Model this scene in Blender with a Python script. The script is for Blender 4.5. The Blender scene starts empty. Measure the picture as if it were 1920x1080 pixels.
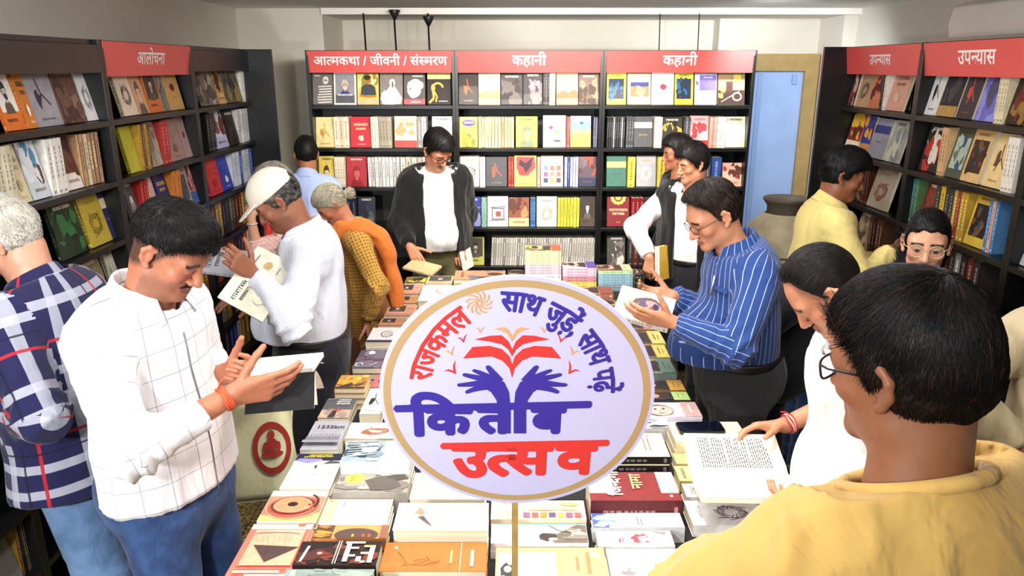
import bpy, bmesh, math, random
import numpy as np
from mathutils import Vector, Matrix
rad = math.radians
SC = bpy.context.scene
COL = SC.collection
# ------------------------------------------------------------------ camera
CAM_H, PITCH, FPX = 2.0, rad(16.3), 1420.0
cam_d = bpy.data.cameras.new('camera'); cam_d.sensor_width = 36.0; cam_d.lens = 36.0*FPX/1920.0
cam_d.clip_start = 0.05; cam_d.clip_end = 60
cam = bpy.data.objects.new('camera', cam_d); COL.objects.link(cam)
cam.location = (0, 0, CAM_H); cam.rotation_euler = (math.pi/2-PITCH, 0, 0)
SC.camera = cam
# ------------------------------------------------------------------ world, lamps, exposure
w = bpy.data.worlds.new('world'); SC.world = w; w.use_nodes = True
w.node_tree.nodes['Background'].inputs[0].default_value = (0.9, 0.93, 1.0, 1)
w.node_tree.nodes['Background'].inputs[1].default_value = 0.25
SC.view_settings.view_transform = 'Standard'; SC.view_settings.look = 'None'
SC.view_settings.gamma = 1.0; SC.view_settings.use_curve_mapping = False
SC.view_settings.exposure = 0.12
def lamp(name, kind, loc, target, power, color=(1, 1, 1), size=0.2, angle=None, blend=0.5, size_y=None):
    d = bpy.data.lights.new(name, kind); d.energy = power; d.color = color
    o = bpy.data.objects.new(name, d); COL.objects.link(o); o.location = loc
    v = Vector(target)-Vector(loc)
    o.rotation_euler = v.to_track_quat('-Z', 'Y').to_euler()
    if kind == 'AREA':
        d.size = size
        if size_y: d.shape = 'RECTANGLE'; d.size_y = size_y
    else: d.shadow_soft_size = size
    if kind == 'SPOT': d.spot_size = rad(angle or 60); d.spot_blend = blend
    return o
WARM = (1.0, 0.93, 0.82); NEUT = (0.97, 0.98, 1.0); COOL = (0.9, 0.95, 1.0)
lamp('flash_lamp', 'SPOT', (-1.42, 0.1, 1.72), (0.1, 4.6, 1.25), 140, NEUT, 0.06, 110, 0.6)
lamp('camera_flash', 'SPOT', (-0.75, -0.5, 2.2), (0.0, 4.0, 1.2), 125, NEUT, 0.10, 120, 0.6)
lamp('ceiling_lamp_table', 'SPOT', (0.05, 1.75, 2.36), (0.1, 1.9, 0.8), 75, WARM, 0.08, 95, 0.8)
lamp('ceiling_lamp_left', 'SPOT', (-1.25, 1.35, 2.36), (-1.3, 2.4, 1.6), 20, NEUT, 0.06, 110, 0.7)
lamp('ceiling_lamp_centre', 'AREA', (0.25, 3.55, 2.38), (0.15, 5.3, 1.25), 60, WARM, 1.7, size_y=0.25).data.spread = rad(112)
lamp('ceiling_fill', 'SPOT', (-0.3, 0.2, 1.95), (0.2, 3.1, 2.42), 620, NEUT, 0.06, 26, 0.7)  # added up-light that lifts the ceiling and gives soft fill, unseen source
lamp('door_fill', 'SPOT', (1.6, 4.9, 2.36), (2.1, 6.4, 1.4), 95, COOL, 0.08, 100, 0.7)  # fill light added to brighten the blue door, no known fitting there
lamp('ceiling_lamp_right', 'SPOT', (0.9, 1.0, 2.36), (1.4, 2.5, 1.6), 24, WARM, 0.08, 130, 0.7)
lamp('overhead_fill', 'AREA', (0.2, 2.3, 2.38), (0.2, 2.3, 0), 44, NEUT, 1.5, size_y=2.4)  # broad overhead fill, added to even out the falloff of the near lights
# ------------------------------------------------------------------ helpers
def ray(u, v):
    a = (u-960.0)/FPX; b = (540.0-v)/FPX
    cp, sp = math.cos(PITCH), math.sin(PITCH)
    return Vector((a, cp+b*sp, -sp+b*cp))
def atY(u, v, Y): d = ray(u, v); return Vector((0, 0, CAM_H))+d*(Y/d.y)
def atZ(u, v, Z): d = ray(u, v); return Vector((0, 0, CAM_H))+d*((Z-CAM_H)/d.z)
def atX(u, v, X): d = ray(u, v); return Vector((0, 0, CAM_H))+d*(X/d.x)
def lin(h):
    if not isinstance(h, str): return tuple(h)
    h = h.lstrip('#')
    if len(h) == 3: h = ''.join(c*2 for c in h)
    o = []
    for i in (0, 2, 4):
        c = int(h[i:i+2], 16)/255.0
        o.append(c/12.92 if c <= 0.04045 else ((c+0.055)/1.055)**2.4)
    return tuple(o)
MATS = {}
def node_mat(name):
    m = bpy.data.materials.new(name); m.use_nodes = True
    nt = m.node_tree; b = nt.nodes['Principled BSDF']
    MATS[name] = m
    return m, nt, b
def N(nt, t, **kw):
    n = nt.nodes.new(t)
    for k, v in kw.items():
        if k in n.inputs.keys(): n.inputs[k].default_value = v
        else: setattr(n, k, v)
    return n
def bump(nt, b, src, strength=0.2, dist=0.002):
    bp = N(nt, 'ShaderNodeBump'); bp.inputs['Strength'].default_value = strength; bp.inputs['Distance'].default_value = dist
    nt.links.new(src, bp.inputs['Height']); nt.links.new(bp.outputs[0], b.inputs['Normal'])
def mat(name, color, rough=0.6, metal=0.0, noise=0.0, nscale=20.0, bmp=0.0, bscale=200.0, bdist=0.001, spec=0.5, color2=None, coat=0.0, stretch=None):
    if name in MATS: return MATS[name]
    m, nt, b = node_mat(name)
    c = lin(color)+(1,)
    b.inputs['Base Color'].default_value = c; b.inputs['Roughness'].default_value = rough
    b.inputs['Metallic'].default_value = metal; b.inputs['Specular IOR Level'].default_value = spec
    b.inputs['Coat Weight'].default_value = coat
    tc = N(nt, 'ShaderNodeTexCoord'); src = tc.outputs['Object']
    if stretch:
        mp = N(nt, 'ShaderNodeMapping'); mp.inputs['Scale'].default_value = stretch
        nt.links.new(src, mp.inputs[0]); src = mp.outputs[0]
    if noise or color2:
        nz = N(nt, 'ShaderNodeTexNoise', Scale=nscale, Detail=5.0); nt.links.new(src, nz.inputs['Vector'])
        mx = N(nt, 'ShaderNodeMix', data_type='RGBA')
        c2 = lin(color2)+(1,) if color2 else tuple(max(0, x*(1-noise)) for x in c[:3])+(1,)
        c1 = c if color2 else tuple(min(1, x*(1+noise)) for x in c[:3])+(1,)
        mx.inputs[6].default_value = c1; mx.inputs[7].default_value = c2
        cr = N(nt, 'ShaderNodeValToRGB'); cr.color_ramp.elements[0].position = 0.35; cr.color_ramp.elements[1].position = 0.65
        nt.links.new(nz.outputs[0], cr.inputs[0]); nt.links.new(cr.outputs[0], mx.inputs[0])
        nt.links.new(mx.outputs[2], b.inputs['Base Color'])
    if bmp:
        nz2 = N(nt, 'ShaderNodeTexNoise', Scale=bscale, Detail=4.0); nt.links.new(src, nz2.inputs['Vector'])
        bump(nt, b, nz2.outputs[0], bmp, bdist)
    return m
def vcol_mat(name, rough=0.45, mott=0.12, mscale=60.0, coat=0.0, sss=0.0, bmp=0.0, bscale=300.0, spec=0.5, bdist=0.001):
    if name in MATS: return MATS[name]
    m, nt, b = node_mat(name)
    at = N(nt, 'ShaderNodeAttribute', attribute_name='Col')
    tc = N(nt, 'ShaderNodeTexCoord')
    nz = N(nt, 'ShaderNodeTexNoise', Scale=mscale, Detail=4.0); nt.links.new(tc.outputs['Object'], nz.inputs['Vector'])
    mr = N(nt, 'ShaderNodeMapRange'); mr.inputs[1].default_value = 0.3; mr.inputs[2].default_value = 0.7
    mr.inputs[3].default_value = 1-mott; mr.inputs[4].default_value = 1+mott
    nt.links.new(nz.outputs[0], mr.inputs[0])
    mu = N(nt, 'ShaderNodeVectorMath', operation='MULTIPLY')
    nt.links.new(at.outputs['Color'], mu.inputs[0]); nt.links.new(mr.outputs[0], mu.inputs[1])
    nt.links.new(mu.outputs[0], b.inputs['Base Color'])
    b.inputs['Roughness'].default_value = rough; b.inputs['Coat Weight'].default_value = coat
    b.inputs['Specular IOR Level'].default_value = spec
    if sss:
        b.inputs['Subsurface Weight'].default_value = sss; b.inputs['Subsurface Radius'].default_value = (0.012, 0.005, 0.003)
        b.inputs['Subsurface Scale'].default_value = 0.6
    if bmp:
        n2 = N(nt, 'ShaderNodeTexNoise', Scale=bscale, Detail=3.0); nt.links.new(tc.outputs['Object'], n2.inputs['Vector'])
        bump(nt, b, n2.outputs[0], bmp, bdist)
    return m
def tag(o, label=None, cat=None, group=None, kind=None):
    if label: o['label'] = label
    if cat: o['category'] = cat
    if group: o['group'] = group
    if kind: o['kind'] = kind
    return o
def empty(name, loc=(0, 0, 0), label=None, cat=None, group=None, rz=0.0):
    o = bpy.data.objects.new(name, None); COL.objects.link(o); o.location = loc; o.rotation_euler = (0, 0, rz)
    o.empty_display_size = 0.05
    return tag(o, label, cat, group)
class MB:
    """collects faces with colours and builds ONE mesh object"""
    def __init__(s): s.v = []; s.f = []; s.c = []; s.m = []; s.sm = []
    def add(s, vs, fs, col=(1, 1, 1), mi=0, smooth=False):
        o = len(s.v); s.v += [tuple(p) for p in vs]
        for f in fs: s.f.append([i+o for i in f]); s.c.append(col); s.m.append(mi); s.sm.append(smooth)
    def box(s, lo, hi, col=(1, 1, 1), mi=0, mtx=None):
        x0, y0, z0 = lo; x1, y1, z1 = hi
        vs = [(x0, y0, z0), (x1, y0, z0), (x1, y1, z0), (x0, y1, z0), (x0, y0, z1), (x1, y0, z1), (x1, y1, z1), (x0, y1, z1)]
        if mtx is not None: vs = [mtx @ Vector(p) for p in vs]
        s.add(vs, [(0, 3, 2, 1), (4, 5, 6, 7), (0, 1, 5, 4), (1, 2, 6, 5), (2, 3, 7, 6), (3, 0, 4, 7)], col, mi)
    def poly(s, pts, col=(1, 1, 1), mi=0): s.add(pts, [tuple(range(len(pts)))], col, mi)
    def prism(s, pts, z0, z1, col=(1, 1, 1), mi=0, mtx=None):
        n = len(pts); vs = [(p[0], p[1], z0) for p in pts]+[(p[0], p[1], z1) for p in pts]
        if mtx is not None: vs = [mtx @ Vector(p) for p in vs]
        fs = [tuple(range(n-1, -1, -1)), tuple(range(n, 2*n))]+[(i, (i+1) % n, n+(i+1) % n, n+i) for i in range(n)]
        s.add(vs, fs, col, mi)
    def tube(s, pts, r, n=8, col=(1, 1, 1), mi=0, closed=False):
        pts = [Vector(p) for p in pts]; L = len(pts); rs = r if hasattr(r, '__len__') else [r]*L
        vs = []; pn = None
        for i, p in enumerate(pts):
            if closed: t = (pts[(i+1) % L]-pts[i-1]).normalized()
            else: t = (pts[min(i+1, L-1)]-pts[max(i-1, 0)]).normalized()
            if pn is None:
                pn = t.orthogonal().normalized()
            pn = (pn-t*pn.dot(t)).normalized(); bn = t.cross(pn)
            for k in range(n):
                a = 2*math.pi*k/n; vs.append(p+(pn*math.cos(a)+bn*math.sin(a))*rs[i])
        fs = []
        for i in range(L if closed else L-1):
            j = (i+1) % L
            for k in range(n): fs.append((i*n+k, i*n+(k+1) % n, j*n+(k+1) % n, j*n+k))
        if not closed: fs += [tuple(range(n-1, -1, -1)), tuple((L-1)*n+k for k in range(n))]
        s.add(vs, fs, col, mi, True)
    def lathe(s, prof, n=32, center=(0, 0, 0), col=(1, 1, 1), mi=0):
        cx, cy, cz = center; vs = []
        for r, z in prof:
            for k in range(n):
                a = 2*math.pi*k/n; vs.append((cx+r*math.cos(a), cy+r*math.sin(a), cz+z))
        fs = []
        for i in range(len(prof)-1):
            for k in range(n): fs.append((i*n+k, i*n+(k+1) % n, (i+1)*n+(k+1) % n, (i+1)*n+k))
        s.add(vs, fs, col, mi, True)
    def build(s, name, mats, parent=None, bevel=0.0, loc=None):
        me = bpy.data.meshes.new(name); me.from_pydata(s.v, [], s.f)
        if not isinstance(mats, (list, tuple)): mats = [mats]
        for m in mats: me.materials.append(m)
        n = len(s.f)
        me.polygons.foreach_set('material_index', s.m); me.polygons.foreach_set('use_smooth', s.sm)
        ca = me.color_attributes.new('Col', 'FLOAT_COLOR', 'CORNER')
        arr = []
        for f, c in zip(s.f, s.c):
            arr += [c[0], c[1], c[2], 1.0]*len(f)
        ca.data.foreach_set('color', arr)
        me.update()
        o = bpy.data.objects.new(name, me); COL.objects.link(o)
        if parent is not None: o.parent = parent
        if loc is not None: o.location = loc
        if bevel:
            b = o.modifiers.new('bevel', 'BEVEL'); b.width = bevel; b.segments = 2; b.limit_method = 'ANGLE'
        return o
def wall(name, mb, m): o = mb.build(name, m); o['kind'] = 'structure'; return o
# ------------------------------------------------------------------ lettering
_gl = {}
def _raw(sx):
    if sx in _gl: return _gl[sx]
    c = bpy.data.curves.new('t', 'FONT'); c.body = sx; c.size = 1.0; c.resolution_u = 4
    o = bpy.data.objects.new('t', c); COL.objects.link(o)
    dg = bpy.context.evaluated_depsgraph_get(); ev = o.evaluated_get(dg); me = ev.to_mesh()
    vs = [tuple(v.co) for v in me.vertices]; fs = [tuple(p.vertices) for p in me.polygons]
    ev.to_mesh_clear(); bpy.data.objects.remove(o); bpy.data.curves.remove(c)
    _gl[sx] = (vs, fs); return _gl[sx]
def _adv(sx):
    a = max(p[0] for p in _raw(sx+'|')[0]); b = max(p[0] for p in _raw('|')[0])
    return a-b
def _clip(vs, fs, xmax):
    bm = bmesh.new(); bv = [bm.verts.new(p) for p in vs]
    for f in fs:
        try: bm.faces.new([bv[i] for i in f])
        except ValueError: pass
    bmesh.ops.bisect_plane(bm, geom=bm.verts[:]+bm.edges[:]+bm.faces[:], plane_co=(xmax, 0, 0), plane_no=(1, 0, 0), clear_outer=True)
    bm.verts.index_update()
    r = [tuple(v.co) for v in bm.verts], [tuple(v.index for v in f.verts) for f in bm.faces]
    bm.free(); return r
def letters(tokens, cut=0.17):
    """tokens: strings, or (letter, cut) for a half letter; returns flat verts, faces and width, size 1"""
    if isinstance(tokens, str): tokens = [tokens]
    V = []; Fc = []; x = 0.0
    for t in tokens:
        if isinstance(t, tuple):
            vs, fs = _raw(t[0]); a = _adv(t[0])-t[1]; vs, fs = _clip(vs, fs, a); step = a
        else:
            vs, fs = _raw(t); step = _adv(t)
        o = len(V); V += [(p[0]+x, p[1]) for p in vs]; Fc += [tuple(i+o for i in f) for f in fs]; x += step
    return V, Fc, x
def put_text(mb, tokens, size, mtx, col=(1, 1, 1), mi=0, bold=0.0, align='C', sx=1.0, curve=None, z=0.0):
    """flat lettering in the local XY plane of mtx, bold by stacking shifted copies"""
    V, Fc, wd = letters(tokens)
    off = {'C': -wd/2, 'L': 0.0, 'R': -wd}[align]
    sh = [(0, 0)]
    if bold: sh = [(bold*math.cos(k*math.pi/4), bold*math.sin(k*math.pi/4)) for k in range(8)]+[(0, 0)]
    for k, (dx, dy) in enumerate(sh):
        pts = []
        for (x, y) in V:
            X = (x+off+dx)*size*sx; Y = (y+dy)*size
            if curve:
                R, a0, cx, cy = curve; a = a0-X/R; X, Y = cx+(R+Y)*math.cos(a), cy+(R+Y)*math.sin(a)
            pts.append(mtx @ Vector((X, Y, z+k*0.00002)))
        mb.add(pts, Fc, col, mi)
    return wd*size*sx
# ------------------------------------------------------------------ the room
M_WALL = mat('wall_paint', '#dcd8cc', 0.85, noise=0.03, nscale=3, bmp=0.15, bscale=60, bdist=0.002)
M_CEIL = mat('ceiling_paint', '#f3f0ea', 0.9, noise=0.02, nscale=2)
def floor_mat():
    m, nt, b = node_mat('terrazzo')
    tc = N(nt, 'ShaderNodeTexCoord')
    v = N(nt, 'ShaderNodeTexVoronoi', Scale=110.0); nt.links.new(tc.outputs['Object'], v.inputs['Vector'])
    cr = N(nt, 'ShaderNodeValToRGB'); e = cr.color_ramp.elements
    e[0].color = lin('#4f4426')+(1,); e[1].color = lin('#b7a56c')+(1,); e[1].position = 0.75
    for p, c in ((0.3, '#8c7a45'), (0.55, '#6d5c33')):
        q = e.new(p); q.color = lin(c)+(1,)
    sp = N(nt, 'ShaderNodeSeparateColor'); nt.links.new(v.outputs['Color'], sp.inputs[0]); nt.links.new(sp.outputs[0], cr.inputs[0])
    br = N(nt, 'ShaderNodeTexBrick', Scale=1.0); br.offset = 0.0
    br.inputs['Color1'].default_value = (1, 1, 1, 1); br.inputs['Color2'].default_value = (.96, .96, .96, 1); br.inputs['Mortar'].default_value = (.35, .33, .3, 1)
    br.inputs['Mortar Size'].default_value = 0.004; br.inputs['Brick Width'].default_value = 0.6; br.inputs['Row Height'].default_value = 0.6
    nt.links.new(tc.outputs['Object'], br.inputs['Vector'])
    mu = N(nt, 'ShaderNodeVectorMath', operation='MULTIPLY'); nt.links.new(cr.outputs[0], mu.inputs[0]); nt.links.new(br.outputs[0], mu.inputs[1])
    nt.links.new(mu.outputs[0], b.inputs['Base Color']); b.inputs['Roughness'].default_value = 0.35
    return m
XW0, XW1, YW0, YW1, ZC = -2.08, 2.62, -1.6, 6.75, 2.42
q = MB(); q.box((XW0-.1, YW0-.1, -.1), (XW1+.1, YW1+.1, 0)); wall('floor', q, floor_mat())
q = MB(); q.box((XW0-.1, YW0-.1, ZC), (XW1+.1, YW1+.1, ZC+.1)); wall('ceiling', q, M_CEIL)
q = MB(); q.box((XW0-.1, YW0-.1, 0), (XW0, YW1+.1, ZC)); wall('wall_left', q, M_WALL)
q = MB(); q.box((XW1, YW0-.1, 0), (XW1+.1, YW1+.1, ZC)); wall('wall_right', q, M_WALL)
q = MB(); q.box((XW0, YW0-.1, 0), (XW1, YW0, ZC)); wall('wall_front', q, M_WALL)
# the back wall: a projecting pier on the left, a recess, and a door opening on the right
DX0, DX1, DZ, YD = 1.87, 2.37, 2.0, 6.05
q = MB()
q.box((XW0, 6.05, 0), (-1.43, YW1, ZC))
q.box((-1.43, YW1, 0), (XW1, YW1+.1, ZC))
q.box((2.52, 6.08, 0), (XW1, YW1, ZC))
q.box((1.70, 6.55, 2.10), (2.52, YW1, ZC))
wall('wall_back', q, M_WALL)
q = MB(); q.box((-1.43, 6.02, 2.375), (XW1, YW1, ZC)); wall('trim_1', q, M_CEIL)
M_FRAME = mat('door_frame_paint', '#a98f5c', 0.5, noise=0.08, nscale=12)
M_BLUE = mat('blue_door_paint', '#a4c0f2', 0.45, noise=0.05, nscale=5, bmp=0.1, bscale=30)
d = empty('door_1', (2.1, 6.5, 0)); d['kind'] = 'structure'
def at_door(mb, name, m):
    o = mb.build(name, m, d); o.matrix_parent_inverse = Matrix.Translation((-2.1, -6.5, 0)); return o
q = MB(); q.box((2.39, 6.42, 0), (2.50, 6.55, 2.10)); q.box((1.78, 6.42, 0), (1.88, 6.55, 2.10)); q.box((1.88, 6.42, 1.965), (2.39, 6.55, 2.10)); at_door(q, 'door_frame', M_FRAME)
q = MB(); q.box((1.88, 6.46, 0), (2.39, 6.50, 2.0)); at_door(q, 'door_panel', M_BLUE)
q = MB(); q.box((2.02, 6.445, 0.1), (2.06, 6.46, 1.98)); q.box((2.30, 6.445, 1.86), (2.34, 6.46, 1.94)); at_door(q, 'door_batten', mat('blue_batten', '#93b0de', 0.5))
# air conditioner high on the right wall
ac = empty('air_conditioner', (XW1-0.13, 3.6, 2.0), 'white split air conditioner on the right wall above the bookcase', 'air conditioner')
M_AC = mat('ac_plastic', '#eeece4', 0.35)
ya, yb = 3.25, 4.36
prof = [(XW1-0.001, 2.08), (XW1-0.001, 2.335), (XW1-0.17, 2.335), (XW1-0.235, 2.305), (XW1-0.25, 2.22), (XW1-0.23, 2.12), (XW1-0.17, 2.08)]
q = MB(); n = len(prof)
q.add([(x, ya, z) for x, z in prof]+[(x, yb, z) for x, z in prof], [tuple(range(n)), tuple(range(2*n-1, n-1, -1))]+[(i, n+i, n+(i+1) % n, (i+1) % n) for i in range(n)])
o = q.build('housing', M_AC, None, 0.012); o.parent = ac; o.matrix_parent_inverse = Matrix.Translation((-(XW1-0.13), -3.6, -2.0))
q = MB(); q.box((XW1-0.246, ya+.03, 2.125), (XW1-0.222, yb-.03, 2.15)); o = q.build('louvre', mat('ac_louvre', '#b9b7ae', 0.4), ac); o.matrix_parent_inverse = Matrix.Translation((-(XW1-0.13), -3.6, -2.0))
# thin black rods hanging from the ceiling behind the back bookcase
M_BLACK = mat('black_metal', '#141414', 0.4)
RODS = [(683, 5.9, 0, 'leftmost black rod hanging behind the left bay of the back bookcase'), (740, 5.95, 24, 'black rod with the higher cone shade behind the back bookcase'),
        (803, 5.9, 36, 'black rod with the lower cone shade behind the back bookcase'), (1236, 5.95, 0, 'thinner black rod hanging above the word on the right red sign'),
        (1309, 5.9, 0, 'rightmost black rod hanging behind the right bay of the back bookcase')]
for k, (u, Y, vc, lab) in enumerate(RODS):
    p = atY(u, 60, Y); r = 0.007 if k < 3 else 0.004
    root = empty('hanging_rod', (p.x, Y, 2.375), lab, 'rod', 'black rods behind the back bookcase')
    q = MB(); q.tube([(0, 0, 0), (0.012, 0, -0.55), (0.02, 0, -1.2)], r, 8); q.build('rod', M_BLACK, root)
    if vc:
        zc = atY(u, vc, Y).z-2.375
        q = MB(); q.lathe([(0.008, -0.05), (0.012, -0.045), (0.045, 0.015), (0.043, 0.02), (0.01, 0.0)], 20, (0.004, 0, zc)); q.build('cone_shade', M_BLACK, root)
# ------------------------------------------------------------------ bookcases
M_CASE = mat('black_laminate', '#0f1011', 0.36, noise=0.25, nscale=25, bmp=0.12, bscale=90, bdist=0.001)
M_CASEIN = mat('black_board', '#202124', 0.5, noise=0.2, nscale=14)
M_RED = mat('red_sign', '#dc5350', 0.4, noise=0.02, nscale=6)
M_WHITE = mat('white_vinyl', '#f4f2f0', 0.4)
ZS_BACK = [1.746, 1.457, 1.183, 0.895, 0.61, 0.32, 0.05]
ZS_SIDE = [1.785, 1.535, 1.285, 1.035, 0.785, 0.535, 0.285, 0.04]
CASE_H = 2.105; DEP = 0.30
def bookcase(x0, x1, zs, mtx, label, sign=None, sz=0.075, fwd_left=0.0, fwd_right=0.0, header=True, group=None, nosign_h=0.13, slack=0.0):
    """local: front face at y=0, depth to +y, x from x0 to x1; mtx places it"""
    root = bpy.data.objects.new('bookcase', None); COL.objects.link(root); root.matrix_world = mtx @ Matrix.Translation(((x0+x1)/2, 0, 0))
    root.empty_display_size = .1
    tag(root, label, 'bookcase', group); w2 = (x1-x0)/2; T = 0.02
    def b(name, lo, hi, m=M_CASE): q = MB(); q.box(lo, hi); return q.build(name, m, root, 0.0015)
    b('side_panel', (-w2, -fwd_left, 0), (-w2+T, DEP, CASE_H)); b('side_panel', (w2-T, -fwd_right, 0), (w2, DEP, CASE_H))
    b('back_panel', (-w2+T, DEP-.012, 0), (w2-T, DEP, CASE_H-.02), M_CASEIN)
    b('top_board', (-w2+T, 0.02, CASE_H-.02), (w2-T, DEP, CASE_H))
    b('plinth', (-w2+T, 0.02, 0), (w2-T, 0.04, .045))
    for z in zs: b('shelf', (-w2+T, 0.0, z-0.024), (w2-T, DEP-.012, z))
    tilt = Matrix.Translation((0, 0.0, CASE_H-.004)) @ Matrix.Rotation(rad(8), 4, 'X')
    hh = 0.142
    if sign:
        q = MB(); q.box((-w2+T*.6, -.004, -hh), (w2-T*.6, 0.004, 0), mtx=tilt); s = q.build('sign_board', M_RED, root); s['label'] = 'red sign board with white lettering'
        q = MB(); put_text(q, sign, sz, tilt @ Matrix.Translation((0, -.0046, -hh/2-.020)) @ Matrix.Rotation(math.pi/2, 4, 'X'), bold=0.018)
        q.build('lettering', M_WHITE, s)
    elif header:
        b('header_board', (-w2+T, .0, CASE_H-nosign_h), (w2-T, .018, CASE_H-.02))
    return root
YB = 5.30
MB_BACK = Matrix.Translation((0, YB, 0))
def MSIDE(X, right):
    # left case: local x = world +Y (near to far), local y(depth) = world -X;  right case: local x = world -Y, depth = +X
    return Matrix.Translation((X, 0, 0)) @ Matrix.Rotation(rad(-90) if right else rad(90), 4, 'Z')
XL, XR = -1.672, 1.862
XB = [-1.385, -0.385, 0.615, 1.640]
bookcase(XB[0], XB[1], ZS_BACK, MB_BACK, 'left bay of the black back bookcase under the longest red sign', ['आ', ('त', .165), 'मकथा / जीवनी / सं', ('स', .165), 'मरण'], 0.084, group='black bookcases')
bookcase(XB[1], XB[2], ZS_BACK, MB_BACK, 'middle bay of the black back bookcase, straight behind the round sign', 'कहानी', 0.096, group='black bookcases')
bookcase(XB[2], XB[3], ZS_BACK, MB_BACK, 'right bay of the black back bookcase beside the blue door', 'कहानी', 0.096, group='black bookcases')
YL = [1.43, 2.33, 3.23, 4.13, 5.03]
bookcase(YL[3], YL[4], ZS_SIDE, MSIDE(XL, False), 'far bay of the black left bookcase with a plain black header', None, fwd_right=0.15, group='black bookcases')
bookcase(YL[2], YL[3], ZS_SIDE, MSIDE(XL, False), 'bay of the black left bookcase with the red sign', 'आलोचना', 0.082, group='black bookcases')
bookcase(YL[1], YL[2], ZS_SIDE, MSIDE(XL, False), 'unsigned bay of the black left bookcase at the left edge, by the grey-haired man', None, group='black bookcases')
bookcase(YL[0], YL[1], ZS_SIDE, MSIDE(XL, False), 'nearest bay of the black left bookcase, in the bottom left corner', None, group='black bookcases')
YR = [4.43, 3.60, 2.77, 1.94]
US = ['उप', ('न', .165), 'यास']
bookcase(-YR[0], -YR[1], ZS_SIDE, MSIDE(XR, True), 'far bay of the black right bookcase behind the man in yellow shirt', US, fwd_left=0.125, group='black bookcases')
bookcase(-YR[1], -YR[2], ZS_SIDE, MSIDE(XR, True), 'right-hand bookcase bay behind the woman with glasses, under the larger red sign', US, 0.085, group='black bookcases')
bookcase(-YR[2], -YR[3], ZS_SIDE, MSIDE(XR, True), 'nearest bay of the black right bookcase at the right edge', None, group='black bookcases')
# ------------------------------------------------------------------ the long table
TX0, TX1, TY0, TY1, TZ = -0.68, 0.70, 1.12, 4.52, 0.75
t = empty('display_table', (0, (TY0+TY1)/2, 0), 'long display table covered with a dark cloth and books', 'table', None, rad(-1.8))
yc = (TY0+TY1)/2
q = MB(); TM = (TX0+TX1)/2; t.location.x = TM; q.box((TX0-TM, TY0-yc, TZ-.03), (TX1-TM, TY1-yc, TZ-0.002)); q.build('table_top', mat('table_wood', '#5a4632', .5, noise=.2), t)
for sx in (-1, 1):
    for sy in (-1, 1):
        q = MB(); x = sx*(TX1-TM-.06); y = sy*((TY1-TY0)/2-.06); q.box((x-.025, y-.025, 0), (x+.025, y+.025, TZ-.03)); q.build('leg', M_BLACK, t)
M_CLOTH = mat('table_cloth', '#1b1a1c', 0.9, bmp=.3, bscale=120)
q = MB(); cols = 120
ring = []
W2, L2 = TX1-TM+.006, (TY1-TY0)/2+.006
per = [(-W2, -L2), (W2, -L2), (W2, L2), (-W2, L2)]
pts = []
for i in range(4):
    a, b2 = per[i], per[(i+1) % 4]; k = 14 if i % 2 == 0 else 34
    for j in range(k): pts.append((a[0]+(b2[0]-a[0])*j/k, a[1]+(b2[1]-a[1])*j/k))
n = len(pts); rng = random.Random(3); vs = []
for lv, z in enumerate((TZ, TZ-.012, TZ-.2, 0.12)):
    for i, (x, y) in enumerate(pts):
        amp = (0, .001, .006, .014)[lv]*(1+math.sin(i*1.9)*0.9); r = math.hypot(x, y)
        nx = (1 if x > 0 else -1) if abs(abs(x)-W2) < 1e-4 else 0; ny = (1 if y > 0 else -1) if abs(abs(y)-L2) < 1e-4 else 0
        vs.append((x+nx*amp, y+ny*amp, z))
fs = [(l*n+i, l*n+(i+1) % n, (l+1)*n+(i+1) % n, (l+1)*n+i) for l in range(3) for i in range(n)]
fs = [tuple(reversed(f)) for f in fs]+[tuple(range(n))]
q.add(vs, fs, smooth=False); q.build('table_cloth', M_CLOTH, t)
# ------------------------------------------------------------------ printed covers
M_PRINT = vcol_mat('printed_cover', 0.5, 0.10, 45.0, coat=0.04, spec=.25)
def page_mat():
    m, nt, b = node_mat('page_edges')
    tc = N(nt, 'ShaderNodeTexCoord'); mp = N(nt, 'ShaderNodeMapping'); mp.inputs['Scale'].default_value = (3, 3, 1400)
    nt.links.new(tc.outputs['Object'], mp.inputs[0])
    nz = N(nt, 'ShaderNodeTexNoise', Scale=1.0, Detail=1.0); nt.links.new(mp.outputs[0], nz.inputs['Vector'])
    cr = N(nt, 'ShaderNodeValToRGB'); cr.color_ramp.elements[0].color = lin('#b9a983')+(1,); cr.color_ramp.elements[1].color = lin('#f1e7cd')+(1,)
    cr.color_ramp.elements[0].position = .3; cr.color_ramp.elements[1].position = .6
    nt.links.new(nz.outputs[0], cr.inputs[0]); nt.links.new(cr.outputs[0], b.inputs['Base Color']); b.inputs['Roughness'].default_value = .85
    return m
M_PAGE = page_mat()
CN = {'black': '#1c1a1a', 'dark grey': '#4a4848', 'grey': '#8d8a88', 'white': '#f2f0ec', 'cream': '#eadfc0', 'tan': '#c9a273', 'brown': '#6f4a34', 'dark red': '#7a1f22', 'red': '#c8343a',
      'pink': '#e3b7b4', 'salmon': '#ee8d78', 'orange': '#e07b35', 'yellow': '#ecd35a', 'mustard': '#b89a35', 'olive': '#77743a', 'green': '#3f7a55', 'pale green': '#bfdc9a',
      'teal': '#3f7f86', 'pale blue': '#a9c4dd', 'blue': '#3c55b4', 'navy': '#25284f', 'purple': '#6f68b5', 'lilac': '#cfc6dd'}
def cname(h):
    a = [x**.45 for x in lin(h)]
    return min(CN, key=lambda k: sum((x-y**.45)**2 for x, y in zip(a, lin(CN[k]))))
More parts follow.
